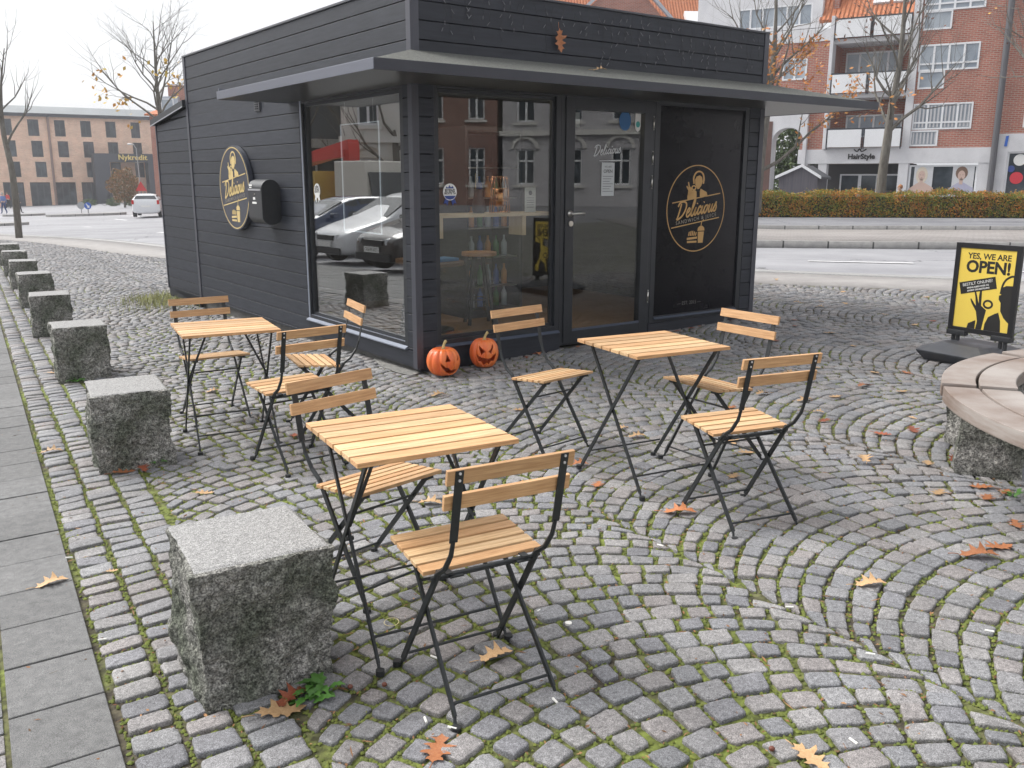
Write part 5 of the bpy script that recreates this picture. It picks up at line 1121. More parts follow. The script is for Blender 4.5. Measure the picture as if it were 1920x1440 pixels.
# balconies
b = MB(); bk = MB()
for (o0, o1, p0, p1) in ((740, 893, 897, 1018), (290, 508, 512, 640), (-130, 122, 130, 255)):
    z_a, z_b = cr(800, o0, 900, o1)[2:]; pz0, pz1 = cr(800, p0, 900, p1)[2:]
    b.box(s_bay, s_pil0, -.1, 1.5, pz0 - .22, pz0 - .02); bk.box(s_bay, s_pil0, 1.5, 1.7, pz0, z_b + .3)
    pn = MB(); mid = (s_bay + s_pil0) / 2; pn.box(s_bay + .08, mid - .08, -.38, -.34, pz0, pz1); pn.box(mid + .08, s_pil0 - .04, -.38, -.34, pz0, pz1); pan = pn.build_each('balcony_panel', mat('balcony_white', (.76, .77, .79), .5, col2=(.7, .71, .73), scale=1), br)[0]
    rl_ = MB(); rl_.box(s_bay + .02, s_pil0, -.36, -.3, pz1 + .0, pz1 + .07)
    for xx in (s_bay + .03, mid - .05, mid + .02, s_pil0 - .04): rl_.box(xx, xx + .04, -.335, -.30, pz0 - .1, pz1)
    rl_.build('balcony_rail', darkf, pan)
    ww = cr(690, (o0 + o1) / 2 - 70, 1080, o1 + 30, 1.5); window(br, ww[0], ww[1], pz0 + .5, z_b - .25, 4, y=1.44, pm=pane_l)
bk.box(s_bay - .3, s_pil0 + .3, 1.72, 1.9, zband0, ztop - .5); bk.box(s_bay - .25, s_bay - .02, .36, 1.49, zband1, ztop - 3.); bk.box(s_pil0 + .02, s_pil0 + .25, .36, 1.49, zband1, ztop - .5)
b.build_each('balcony_slab', wcon, br); bk.build_each('balcony_back_wall', red, br)
# top left: white stepped part with a band of windows, tiled roof with roof windows
tz0, tz1 = cr(100, 20, 400, 192)[2:]
wb = cr(-60, 40, 450, 190); b = MB(); wall_holes(b, s_l0 - 5.4, cr(500, 100, 520, 110)[1], tz0 - .1, tz0 + 4.2, [(wb[0], wb[1], wb[2], wb[3])], .1, .4); b.build('attic_wall', wcon, br); window(br, *wb, 6, y=.15)
tile = mat('clay_tile', (.50, .16, .07), .8, col2=(.60, .23, .11), scale=6)
def tiles_bump(m):
    t = m.node_tree; p = [n for n in t.nodes if n.type == 'BSDF_PRINCIPLED'][0]; tc = nn(t, 'ShaderNodeTexCoord'); w1 = nn(t, 'ShaderNodeTexWave', Scale=1.6, wave_type='BANDS', bands_direction='X'); w2_ = nn(t, 'ShaderNodeTexWave', Scale=1.1, wave_type='BANDS', bands_direction='Z', wave_profile='SAW')
    for w in (w1, w2_): t.links.new(tc.outputs['Object'], w.inputs[0])
    a = nn(t, 'ShaderNodeMath', operation='ADD'); t.links.new(w1.outputs['Fac'], a.inputs[0]); t.links.new(w2_.outputs['Fac'], a.inputs[1]); bu = nn(t, 'ShaderNodeBump', Strength=.9, Distance=.08); t.links.new(a.outputs[0], bu.inputs['Height']); t.links.new(bu.outputs[0], p.inputs['Normal'])
tiles_bump(tile)
rz0 = cr(600, 148, 700, 152)[3]; b = MB(); x0, x1 = cr(505, 100, 560, 110)[0], s_pil0
b.hexa([(x0, .1, rz0), (x1, .1, rz0), (x1, 3.2, rz0 + 4), (x0, 3.2, rz0 + 4), (x0, -.02, rz0 + .12), (x1, -.02, rz0 + .12), (x1, 3.1, rz0 + 4.15), (x0, 3.1, rz0 + 4.15)]); rf = b.build('tiled_roof', tile, br)
for (a0, a1) in ((.55, .72), (.76, .95)):
    b = MB(); xa_, xb_ = x0 + (x1 - x0) * a0, x0 + (x1 - x0) * a1; b.hexa([(xa_, .42, rz0 + .62), (xb_, .42, rz0 + .62), (xb_, 1.5, rz0 + 2.05), (xa_, 1.5, rz0 + 2.05), (xa_, .32, rz0 + .72), (xb_, .32, rz0 + .72), (xb_, 1.4, rz0 + 2.15), (xa_, 1.4, rz0 + 2.15)]); b.build('roof_window', whitef, rf)
# ground floor: salon front, columns, poster window
zf = -.6; b = MB()
for (X0, X1) in ((492, 550), (1045, 1112), (382, 420)): r_ = cr(X0, 1230, X1, 1240); b.box(r_[0], r_[1], -.1, .35, zf, zband0)
r_ = cr(1594, 1230, 1690, 1240); b.box(r_[0], r_[1], -.1, .35, zf, zband0); pw_ = cr(1117, 1142, 1588, 1400); b.box(cr(1112, 1230, 1120, 1240)[0], r_[0], -.05, .3, zf, pw_[2] + .3); b.build_each('white_column', wcon, br)
b = MB(); b.box(s_l0, pw_[0], 1.9, 2.1, zf, zband0); b.build('shop_back_wall', mat('shop_dark', (.05, .05, .055), .6), br)
dw = cr(640, 1205, 1040, 1420, 1.2); window(br, dw[0], dw[0] + (dw[1] - dw[0]) * .35, zf, dw[3], 1, y=1.2, pm=pane_d); window(br, dw[0] + (dw[1] - dw[0]) * .35, dw[0] + (dw[1] - dw[0]) * .66, zf, dw[3], 1, y=1.2, pm=pane_d, nm='salon_door'); window(br, dw[0] + (dw[1] - dw[0]) * .66, dw[1] + .3, zf, dw[3], 1, y=1.2, pm=pane_d)
sg = cr(694, 1065, 902, 1105); text('lettering', 'HairStyle', (sg[1] - sg[0]) / 4.1, blk, br, ((sg[0] + sg[1]) / 2, -.13, (sg[2] + sg[3]) / 2), (1, 0, 0), (0, 0, 1), .03, offset=.01)
poly_obj('swirl_mark', ribbon(crom([(-.25, .1), (-.1, .0), (.0, .12), (.1, .0), (.3, .1)], 4), .05), blk, br, ((sg[0] + sg[1]) / 2 - .1, -.13, sg[3] + .1), XF, ZF, .02)
pwo = window(br, pw_[0], pw_[1], zf + .6, pw_[3], 1, y=.05, pm=pane_d, nm='poster_window'); skin = mat('print_skin', (.55, .40, .34), .6); hb = mat('print_blond', (.62, .55, .45), .6); hd_ = mat('print_brunette', (.17, .10, .07), .6); bgp = mat('print_backdrop', (.55, .56, .58), .6); lil = mat('print_lilac', (.40, .40, .52), .6)
for (X0, X1, hm, tm, cx) in ((1155, 1285, hb, skin, 1215), (1420, 1570, hd_, lil, 1490)):
    r_ = cr(X0, 1150, X1, 1350); y_ = -.005; poly_obj('poster', [[(r_[0], zf + .7), (r_[1], zf + .7), (r_[1], r_[3]), (r_[0], r_[3])]], bgp, pwo, (0, y_, 0), XF, ZF, .003)
    c = cr(cx - 2, 1210, cx + 2, 1212); cxx = c[0]; cz = c[2]
    poly_obj('poster_figure', [[(cxx - .62, zf + .72), (cxx + .62, zf + .72), (cxx + .5, cz - .55), (cxx + .12, cz - .32), (cxx - .12, cz - .32), (cxx - .5, cz - .6)]], tm, pwo, (0, y_ - .004, 0), XF, ZF, .002)
    poly_obj('poster_hair', [ellipse(cxx, cz + (.09 if hm is hd_ else .0), .24, .28 if hm is hd_ else .36, 24)], hm, pwo, (0, y_ - .007, 0), XF, ZF, .002); poly_obj('poster_face', [ellipse(cxx, cz - .02, .145, .215, 24), [(cxx - .07, cz - .4), (cxx + .07, cz - .4), (cxx + .07, cz - .15), (cxx - .07, cz - .15)]], skin, pwo, (0, y_ - .010, 0), XF, ZF, .002)
    poly_obj('poster_features', [ellipse(cxx - .055, cz + .01, .025, .009, 10), ellipse(cxx + .055, cz + .01, .025, .009, 10), ellipse(cxx, cz - .12, .035, .012, 12)], mat('print_dark', (.12, .05, .05), .6), pwo, (0, y_ - .0125, 0), XF, ZF, .001)
# right hand shop
r_ = cr(1725, 1000, 1760, 1010); b = MB(); sw = cr(1788, 1048, 2300, 1420); wall_holes(b, r_[0], sR, zf, cr(1800, 925, 1900, 935)[3], [(sw[0], sw[1], zf + .2, sw[3])], -.13, .3); b.build('shop_front', wcon, br)
swo = window(br, sw[0], sw[1], zf + .2, sw[3], 2, y=.0, pm=pane_d, nm='shop_window'); c = cr(1885, 1105, 1890, 1110); 
for X, Y, rr_, m in ((1892, 1105, .24, wht), (1866, 1230, .25, mat('sticker_red', (.6, .03, .05), .5)), (1830, 1167, .14, navy)): c = cr(X, Y, X + 2, Y + 2); poly_obj('window_dot', [ellipse(c[0], c[2], rr_, rr_, 28)], m, swo, (0, -.02, 0), XF, ZF, .004)
c = cr(1797, 975, 1799, 977); poly_obj('blue_emblem', [[(c[0] - .05, c[2] - .22), (c[0] + .06, c[2] - .22), (c[0] + .09, c[2] + .22), (c[0] - .02, c[2] + .2)]], mat('emblem_blue', (.02, .12, .5), .4), swo, (0, -.14, 0), XF, ZF, .02)
c = cr(1745, 800, 1750, 805); b = MB(); b.cyl((c[0], -.25, zf), (c[0], -.25, ztop), .13, 12); b.build('drain_pipe', mat('pipe_grey', (.10, .10, .11), .5), br)
# arch passage wall at left of the block
ax0, ax1 = cr(192, 1100, 200, 1110)[0] - .1, cr(388, 1100, 392, 1110)[0]; az = cr(280, 885, 300, 890)[3]; atop = cr(300, 640, 320, 650)[3]; rr_ = (ax1 - ax0) / 2; spring = az - rr_ * .85
P = [(s_l0 - 9, zf), (s_l0 - 9, atop), (s_l0 + .35, atop), (s_l0 + .35, zf), (ax1, zf), (ax1, spring)] + [((ax0 + ax1) / 2 + rr_ * math.cos(a), spring + .85 * rr_ * math.sin(a)) for a in np.linspace(.2, math.pi - .2, 12)] + [(ax0, spring), (ax0, zf)]
b = MB(); b.prism(P, -.02 - .2, .5); b.build('arch_wall', wcon, br); b = MB(); b.box(ax0 - 4.4, ax0 - .02, -.25, -.225, zf, az + .3); b.build('brown_wall', mat('brown_brick', (.10, .055, .045), .8, col2=(.13, .07, .06), scale=2), br)
# timber shed in front of the passage
shx0, shx1 = cr(222, 1250, 230, 1260, -3.)[0], cr(490, 1250, 495, 1260, -3.)[0]; shz = cr(380, 1140, 382, 1142, -3.)[3]; she = cr(222, 1225, 224, 1227, -3.)[3]
sh_ = thing('timber_shed', 'small dark boarded shed with white roof edge in front of the arch passage', 'shed', (18.655, 41.0, 0), BR.a); b = MB(); mid = cr(385, 1140, 387, 1142, -3.)[0]
b.prism([(shx0, zf), (shx1, zf), (shx1, she), (mid, shz - .1), (shx0, she)], -3, -1.2); b.build('boarded_wall', mat('shed_board', (.06, .055, .07), .7, col2=(.10, .095, .11), scale=14, stretch=(1, 1, .03)), sh_)
b = MB(); b.prism([(shx0 - .15, she - .08), (shx0 - .15, she + .04), (mid, shz + .02), (shx1 + .15, she + .04), (shx1 + .15, she - .08), (mid, shz - .1)], -3.1, -3.0); b.build('roof_edge', whitef, sh_)
b = MB(); b.prism([(shx0 - .15, she - .1), (shx0 - .15, she + .0), (mid, shz - .02), (shx1 + .15, she + .0), (shx1 + .15, she - .1), (mid, shz - .14)], -2.99, -1.1); b.build('roof', mat('slate_roof', (.08, .085, .095), .6), sh_)
# ---- tiled house whose roof shows over the kiosk
th_o = D(1240, 60, 62.); TH = Frame((th_o.x, th_o.y, 0), math.radians(4)); th = thing('tiled_house', 'brick house with orange tiled roof and gable rising above the kiosk roof', 'building', (th_o.x, th_o.y, 0), TH.a)
e0 = TH.px(1240, 70)[1]; rA, rB = TH.px(1030, 40)[0], TH.px(1395, 40)[0]
b = MB(); b.box(rA - 6, rB, 0, 9, -2.5, e0 - 1.5); b.build('brick_wall', red, th)
b = MB(); b.hexa([(rA - 6, -.3, e0 - 1.6), (rB, -.3, e0 - 1.6), (rB, 4.5, e0 + 4.6), (rA - 6, 4.5, e0 + 4.6), (rA - 6, -.35, e0 - 1.4), (rB, -.35, e0 - 1.4), (rB, 4.5, e0 + 4.8), (rA - 6, 4.5, e0 + 4.8)]); b.build('tiled_roof', tile, th)
ga, gb, gc = TH.px(1100, 20, -.8), TH.px(1175, -35, -.8), TH.px(1252, 42, -.8); b = MB(); b.prism([(ga[0] - 1.2, e0 - 3), (gc[0], e0 - 3), (gc[0], gc[1] - .1), (gb[0], gb[1] + .5), (ga[0] - 1.2, ga[1] - 1.0)], -.8, 1.5); b.build('gable', red, th)
b = MB(); b.bar((gb[0], -.95, gb[1] + .75), (gc[0] + .5, -.95, gc[1] - .1), .35, .18, (0, 1, 0)); b.bar((gb[0], -.95, gb[1] + .75), (ga[0] - 1.4, -.95, ga[1] - 1.), .35, .18, (0, 1, 0)); b.build_each('bargeboard', mat('zinc_edge', (.42, .45, .5), .5), th)
k0 = TH.px(1283, 44, .9); k1 = TH.px(1322, 31, .9); b = MB(); b.hexa([(k0[0], .25, k0[1] - .25), (k1[0], .25, k0[1] - .25), (k1[0], 1.2, k1[1] + .1), (k0[0], 1.2, k1[1] + .1), (k0[0], .1, k0[1] + .0), (k1[0], .1, k0[1] + .0), (k1[0], 1.05, k1[1] + .35), (k0[0], 1.05, k1[1] + .35)]); b.build('roof_window', whitef, th)
# ---- distant brick house behind the annex
o_ = D(318, 230, 66.); dh = thing('dormer_house', 'distant brick house with zinc dormer seen left of the kiosk roof', 'building', (o_.x, o_.y, 0), 0); DH = Frame((o_.x, o_.y, 0), 0)
za = DH.px(318, 215)[1]; b = MB(); b.box(-1.4, 5, 0, 6, -2.5, za); b.build('brick_wall', red, dh); b = MB(); b.box(.1, 5, -.1, 5, za, DH.px(330, 160)[1]); b.build('stair_gable', red, dh); b = MB(); b.box(-.6, .9, -.5, 2, za, DH.px(318, 182)[1]); b.build('dormer', mat('zinc_edge', (0, 0, 0)), dh); window(dh, -.3, .6, za + .15, DH.px(318, 186)[1], 1, y=-.52, pm=pane_l)
b = MB(); b.hexa([(-1.6, -.4, za - .1), (5, -.4, za - .1), (5, 5, za + .9), (-1.6, 5, za + .9), (-1.6, -.4, za + .02), (5, -.4, za + .02), (5, 5, za + 1.05), (-1.6, 5, za + 1.05)]); b.build('roof', tile, dh)
# ---- long brick office building across the junction on the left
lo = D(0, 385, 113.); BL = Frame((lo.x, lo.y, 0), math.atan2(.4988, .8667)); bl = thing('long_office_building', 'long haze-paled orange brick building with rows of dark windows across the junction', 'building', (lo.x, lo.y, 0), BL.a)
def lr(X0, Y0, X1, Y1, y=0.): return BL.rect(X0 / 4.5, 140 + Y0 / 4.5, X1 / 4.5, 140 + Y1 / 4.5, y)
ob = brick_mat('hazed_brick', (.68, .42, .29), (.78, .53, .39), (.68, .55, .45), bw=.3, bh=.1); cols = [(20, 118), (252, 345), (477, 565), (695, 782), (905, 990), (1117, 1192), (1330, 1400)]; Hs = []  # brick colour lightened to put distance haze into it
zrows = [lr(500, 385, 560, 522)[2:], lr(500, 562, 560, 697)[2:], lr(500, 737, 560, 865)[2:]]
for ri, (za_, zb_) in enumerate(zrows):
    for ci, (a, c) in enumerate(cols): sft = ri * 17; r_ = lr(a + sft * (1 - ci * .15), 600, c + sft * (1 - ci * .15), 610); Hs.append((r_[0], r_[1], za_, zb_, (ri + ci) % 2 == 0))
dx = Hs[1][0] - Hs[0][0]
for ri, (za_, zb_) in enumerate(zrows):
    for k in range(1, 4): Hs.append((Hs[ri * 7][0] - dx * k, Hs[ri * 7][1] - dx * k, za_, zb_, False))
gz0, gz1 = -3.2, lr(300, 908, 400, 912)[3]; Gs = [(lr(a, 1000, c, 1010)[0], lr(a, 1000, c, 1010)[1], gz0, gz1) for a, c in ((35, 210), (262, 432), (480, 648), (697, 822))]; Gs += [(Gs[0][0] - dx * k, Gs[0][1] - dx * k, gz0, gz1) for k in (1, 2, 3)]
ztl = lr(300, 335, 400, 345)[3]; xL, xR = Hs[0][0] - dx * 4, lr(1500, 600, 1600, 610)[1]; b = MB(); wall_holes(b, xL, xR, gz0, ztl, [h[:4] for h in Hs] + Gs, 0, .5); b.build('brick_wall', ob, bl)
for h in Hs: window(bl, *h[:4], 2, fw=.09, y=.12, fm=darkf, pm=pane_d, rail=h[4])
for h in Gs: window(bl, *h[:4], 3, fw=.12, y=.3, fm=darkf, pm=pane_d, tr=.25, nm='shop_bay')
b = MB(); zt2 = lr(300, 262, 400, 272)[3]; b.hexa([(xL - .5, -.5, ztl), (xR, -.5, ztl), (xR, 12, ztl), (xL - .5, 12, ztl), (xL - .5, 1.2, zt2), (xR, 1.2, zt2), (xR, 10, zt2), (xL - .5, 10, zt2)]); b.build('metal_roof', mat('grey_roof', (.27, .29, .30), .5, col2=(.31, .33, .34), scale=.5), bl)
b = MB(); b.box(xL - .5, xR, -.6, -.5, ztl - .3, ztl + .1); b.build('gutter', darkf, bl); c = lr(425, 600, 430, 610)[0]; b = MB(); b.cyl((c, -.15, gz0), (c, -.15, ztl), .14, 8); b.build('drain_pipe', mat('pipe_copper', (.25, .17, .15), .5), bl)
b = MB(); p0, p1 = lr(806, 880, 935, 890, -3.)[0], lr(1430, 700, 1440, 710, -3.)[1]; pt, pb = lr(900, 665, 1000, 670, -3.)[3], lr(900, 735, 1000, 740, -3.)[3]; m0 = lr(806, 880, 938, 890, -3.)[1]; b.box(p0, m0, -3, .5, gz0, pt); b.box(m0, p1, -3, .5, pb, pt); m2 = lr(1255, 800, 1275, 810, -3.)[0]; b.box(m2, m2 + .8, -3, .5, gz0, pb); b.build('dark_portal', mat('portal_slate', (.045, .05, .065), .6), bl)
c0_, c1_ = lr(990, 680, 1215, 690, -3.05)[:2]; cz = lr(1100, 700, 1110, 704, -3.05)[3]; text('lettering', 'Nykredit', (c1_ - c0_) / 3.5, mat('sign_gold', (.75, .58, .2), .5), bl, ((c0_ + c1_) / 2 + .2, -3.1, cz), (1, 0, 0), (0, 0, 1), .08, offset=.018, spacing=1.05)
# ------------------------------------------------------------------ hedge across the road
hx0, hx1 = 5.5, 27.; hy = lambda x: 33.4 - .055 * (x - 9)
N = 46000; X = rng.uniform(hx0, hx1, N); base = .30 + .19 - .0; u = rng.uniform(0, 1, N); top = rng.uniform(0, 1, N) < .4; d = rng.uniform(0, 1.25, N); zt = .85 + .05 * np.sin(X * 1.7) + .05 * np.sin(X * 4.1)
Yh = hy(X) + np.where(top, d, rng.normal(0, .06, N) + .05 * np.sin(X * 3)); Zh = zg(X, hy(X)) + .19 + np.where(top, zt + rng.normal(0, .05, N), .03 + (u ** .9) * (zt - .03))
V = np.zeros((N, 4, 3)); a = rng.normal(0, 1, (N, 3)); a /= np.linalg.norm(a, axis=1)[:, None]; b_ = np.cross(a, rng.normal(0, 1, (N, 3))); b_ /= np.linalg.norm(b_, axis=1)[:, None]; s_ = rng.uniform(.022, .045, N)[:, None]; c = np.stack([X, Yh, Zh], 1)
V[:, 0] = c - a * s_; V[:, 1] = c - b_ * s_ * .6; V[:, 2] = c + a * s_; V[:, 3] = c + b_ * s_ * .6
gr, og = [(.9, 1.1, .5), (.6, 1., .4)], [(2.2, 1., .35), (1.9, .75, .3), (1.5, 1.1, .4)]
hm = mat('hedge_leaf', (.17, .185, .07), .7, islandcol=[(.7, 1., .5), (1.1, 1.3, .55), (2.6, 1.35, .5), (2.2, .9, .4), (1.5, 1.3, .6), (.6, .9, .5)])
t_ = hm.node_tree; p_ = [n for n in t_.nodes if n.type == 'BSDF_PRINCIPLED'][0]; src = p_.inputs['Base Color'].links[0].from_socket; tc_ = nn(t_, 'ShaderNodeTexCoord'); nz = nn(t_, 'ShaderNodeTexNoise', Scale=1.4, Detail=3.); t_.links.new(tc_.outputs['Object'], nz.inputs['Vector'])
rr_n = nn(t_, 'ShaderNodeValToRGB'); rr_n.color_ramp.elements[0].position = .42; rr_n.color_ramp.elements[0].color = (.95, 1.0, .75, 1); rr_n.color_ramp.elements[1].position = .58; rr_n.color_ramp.elements[1].color = (1.45, .95, .8, 1); mm = nn(t_, 'ShaderNodeMix', data_type='RGBA', blend_type='MULTIPLY'); mm.inputs['Factor'].default_value = 1
t_.links.new(nz.outputs[0], rr_n.inputs[0]); t_.links.new(src, mm.inputs['A']); t_.links.new(rr_n.outputs[0], mm.inputs['B']); t_.links.new(mm.outputs['Result'], p_.inputs['Base Color'])
hg = thing('hedge', 'long low clipped autumn hedge in green and orange along the far footway', 'hedge'); raw_mesh('foliage', V.reshape(-1, 3), np.arange(N * 4).reshape(-1, 4), hm, hg, smooth=False)
b = MB(); n = 22
for i in range(n):
    xa, xb = hx0 + (hx1 - hx0) * i / n, hx0 + (hx1 - hx0) * (i + 1) / n; P = []
    for z0_, q in ((.2, 0), (.93, 1)):
        for x, yo in ((xa, .1), (xb, .1), (xb, 1.15), (xa, 1.15)): P.append((x, hy(x) + yo, float(zg(x, hy(x))) + z0_))
    b.hexa(P)
b.build('branches', mat('hedge_twigs', (.035, .03, .02), .9), hg)
# ------------------------------------------------------------------ trees
barkm = mat('bark', (.10, .09, .075), .9, col2=(.17, .16, .14), scale=12, stretch=(1, 1, .25), bump=.8, bscale=30, dist=.02)
yl = mat('yellow_leaf', (.55, .36, .06), .6, islandcol=[(.8, .9, .8), (1.1, 1., 1.), (1.2, .8, .6)]); orl = mat('orange_leaf', (.42, .18, .04), .6, islandcol=[(.8, .9, .8), (1.1, 1.1, 1.), (1.3, .9, .6)])
def tree(label, trunk, rads, nb, L, seed, leafm=None, nleaf=0, up=.25, start=.35, leafs=.05, fine=2, cat='tree', sub=None, lz=(0, 99), droop=0.):
    r = random.Random(seed); base = Vector(trunk[0]); t = thing('tree', label, cat, base); T = [Vector(p) - base for p in trunk]; T = [Vector(p) for p in crom([tuple(p) for p in T], 5)]
    rr = np.interp(np.linspace(0, 1, len(T)), np.linspace(0, 1, len(rads)), rads); b = MB(); b.tube(T, list(rr), 8); b.build('trunk', barkm, t, smooth=True)
    br_ = MB(); ends = []
    def grow(p, d, L, rad, dep):
        n = 5; P = [p]; R_ = [rad]; q = p.copy(); dd = d.copy()
        for i in range(n):
            dd = (dd + Vector((r.gauss(0, .16), r.gauss(0, .16), r.gauss(0, .13) + up * .35 - droop * (i / n) * (dep > 0)))).normalized(); q = q + dd * L / n; P.append(q.copy()); R_.append(rad * (1 - .8 * (i + 1) / n))
            if dep < fine and i > 0:
                for _ in range(2 if dep == 0 else 1):
                    if r.random() < .85:
                        o = Vector((r.gauss(0, 1), r.gauss(0, 1), r.gauss(.2, .6))).normalized(); grow(q.copy(), (dd * .9 + o * .75).normalized(), L * r.uniform(.42, .62), R_[-1] * .65, dep + 1)
            if dep >= 1: ends.append(q.copy())
        br_.tube(P, R_, 4 if dep else 5, cap=False)
    for i in range(nb):
        f = start + (1 - start) * (i + .5) / nb; k = min(int(f * (len(T) - 1)), len(T) - 2); a = i * 2.4 + r.uniform(-.5, .5); d = Vector((math.cos(a), math.sin(a), .45 + .9 * f)).normalized(); grow(T[k].copy(), d, L * (1.15 - .6 * f) * r.uniform(.8, 1.15), rr[k] * .5, 0)
    br_.build('branches', barkm, t)
    if leafm and nleaf:
        b = MB(); E = [e for e in ends if lz[0] < e.z + base.z < lz[1]] or ends
        for i in range(nleaf):
            c = r.choice(E) + Vector((r.gauss(0, .12), r.gauss(0, .12), r.gauss(-.05, .12))); a = Vector((r.gauss(0, 1), r.gauss(0, 1), r.gauss(0, 1))).normalized() * leafs; d = a.orthogonal().normalized() * leafs * .6; b.add([c - a, c - d, c + a, c + d], [(0, 1, 2, 3)])
        b.build('leaves', leafm, t)
    return t
def DP(px, py, Y): p = D(px, py, Y); return (p.x, p.y, p.z)
g = G(36, 446); tree('slender bare tree with a leaning trunk behind the last granite block on the left', [(g.x, g.y, g.z - .1), DP(24, 330, g.y), DP(5, 240, g.y + .5), DP(2, 160, g.y + .5), DP(8, 90, g.y + .5)], [.12, .105, .08, .04, .015], 9, 3.0, 4, up=.6, start=.4, fine=1)
g = G(330, 425); tree('bare tree with a few yellow leaves behind the rear annex of the kiosk', [(g.x, g.y, g.z - .1), DP(306, 250, g.y), DP(297, 190, g.y), DP(292, 130, g.y), DP(287, 40, g.y)], [.13, .11, .09, .06, .02], 17, 3.9, 13, yl, 170, up=.16, start=.24, leafs=.11, fine=3, lz=(2.6, 6.0), droop=.24)
tree('bare tree standing in the hedge before the balconies, trunk forked high', [DP(1650, 385, 34.5), DP(1654, 330, 34.5), DP(1664, 260, 34.5), DP(1672, 200, 34.5), DP(1688, 110, 34.5), DP(1700, -40, 34.5), DP(1706, -160, 34.5)], [.20, .18, .16, .13, .10, .06, .02], 18, 3.4, 21, mat('dry_leaf', (.12, .05, .03), .7, islandcol=[(.8, .8, .8), (1.3, 1.2, 1.)]), 120, up=.3, start=.38, leafs=.09, fine=3, lz=(6.5, 9.))
tree('autumn tree with orange and yellow leaves just right of the kiosk corner', [DP(1418, 400, 32), DP(1426, 300, 32), DP(1442, 180, 32), DP(1452, 90, 32), DP(1458, -60, 32)], [.17, .15, .12, .08, .02], 17, 3.5, 33, orl, 1500, up=.25, start=.22, leafs=.085, fine=2, lz=(1.6, 6.2))
tree('bare tree at the right edge reaching in front of the drain pipe', [DP(2010, 420, 30), DP(2005, 250, 30), DP(1995, 120, 30), DP(1990, -50, 30), DP(1985, -200, 30)], [.2, .18, .14, .09, .03], 16, 4.3, 41, yl, 60, up=.25, start=.3, leafs=.06, fine=2)
def bush(label, c, r3, n, m, leafs, cat='shrub', trunk=0., seed=1, name='shrub'):
    r = np.random.default_rng(seed); t = thing(name, label, cat, c); P = r.normal(0, 1, (n, 3)); P /= np.linalg.norm(P, axis=1)[:, None]; P *= (r.uniform(.25, 1, n) ** .45)[:, None] * (1 + .22 * np.sin(P[:, :1] * 5 + seed) * np.cos(P[:, 2:] * 6))
    P = P * np.array(r3) + np.array([0, 0, r3[2] * .9 + trunk]); a = r.normal(0, 1, (n, 3)); a /= np.linalg.norm(a, axis=1)[:, None]; d = np.cross(a, r.normal(0, 1, (n, 3))); d /= np.linalg.norm(d, axis=1)[:, None]; V = np.stack([P - a * leafs, P - d * leafs * .6, P + a * leafs, P + d * leafs * .6], 1)
    raw_mesh('crown', V.reshape(-1, 3), np.arange(n * 4).reshape(-1, 4), m, t, smooth=False); b = MB(); b.tube([(0, 0, 0), (.05, 0, trunk + r3[2] * .4), (0, .05, trunk + r3[2])], [.12 if trunk else .05, .07, .02], 6)
    for k in range(7): a_ = k * .9; b.tube([(0, 0, trunk + .1), (r3[0] * .6 * math.cos(a_), r3[1] * .6 * math.sin(a_), trunk + r3[2])], [.04, .01], 4)
    b.build('trunk', barkm, t); return t
gl1 = mat('green_leaf', (.05, .085, .03), .7, islandcol=[(.7, .8, .6), (1.2, 1.2, 1.), (1.6, 1.4, .8)])
arch = cr(290, 1100, 300, 1110); q = (18.655 + BR.X[0] * arch[0] + BR.Y[0] * 6, 41 + BR.X[1] * arch[0] + BR.Y[1] * 6)
bush('dense green tree seen through the arch passage', (q[0], q[1], -.6), (3.2, 2.5, 2.9), 9000, gl1, .13, 'tree', 0.2, 3, 'tree')
q = D(232, 360, 88.); gz_ = float(zg(q.x, q.y)); bush('small round tree turning orange in front of the dark portal', (q.x, q.y, gz_), (1.5, 1.4, 1.75), 2600, mat('rust_leaf', (.16, .11, .04), .7, islandcol=[(.6, .9, .7), (1.3, 1., .7), (1.7, 1., .6)]), .11, 'tree', .5, 5, 'tree')
for px, l, s in ((168, 'left one of the three low green shrubs by the office building', 7), (213, 'middle one of the three low green shrubs by the office building', 8), (247, 'right one of the three low green shrubs, nearest the lamp post', 9)):
    q = G(px, 386); bush(l, (q.x, q.y, q.z), (.8, .7, .42), 500, gl1, .08, seed=s)
# ------------------------------------------------------------------ people
from mathutils import Euler
def skin_body(name, J, E, m, parent=None, loc=(0, 0, 0), rz=0.):
    """one continuous surface grown over joints J[name]=(x,y,z,r) joined by E"""
    keys = list(J); me = bpy.data.meshes.new(name); me.from_pydata([J[k][:3] for k in keys], [(keys.index(a), keys.index(b)) for a, b in E], [])
    o = bpy.data.objects.new(name, me); COL.objects.link(o); sk = o.modifiers.new('s', 'SKIN'); su = o.modifiers.new('u', 'SUBSURF'); su.levels = su.render_levels = 1
    for i, k in enumerate(keys): r_ = J[k][3]; v = me.skin_vertices[0].data[i]; v.radius = (r_, r_ * (J[k][4] if len(J[k]) > 4 else 1)); v.use_root = (k == 'pelvis')
    dg = bpy.context.evaluated_depsgraph_get(); m2 = bpy.data.meshes.new_from_object(o.evaluated_get(dg)); bpy.data.objects.remove(o); m2.shade_smooth(); m2.materials.clear(); m2.materials.append(m)
    o = bpy.data.objects.new(name, m2); COL.objects.link(o); o.location = loc; o.rotation_euler = (0, 0, rz)
    if parent: o.parent = parent
    return o
skm = mat('skin', (.52, .33, .25), .55)
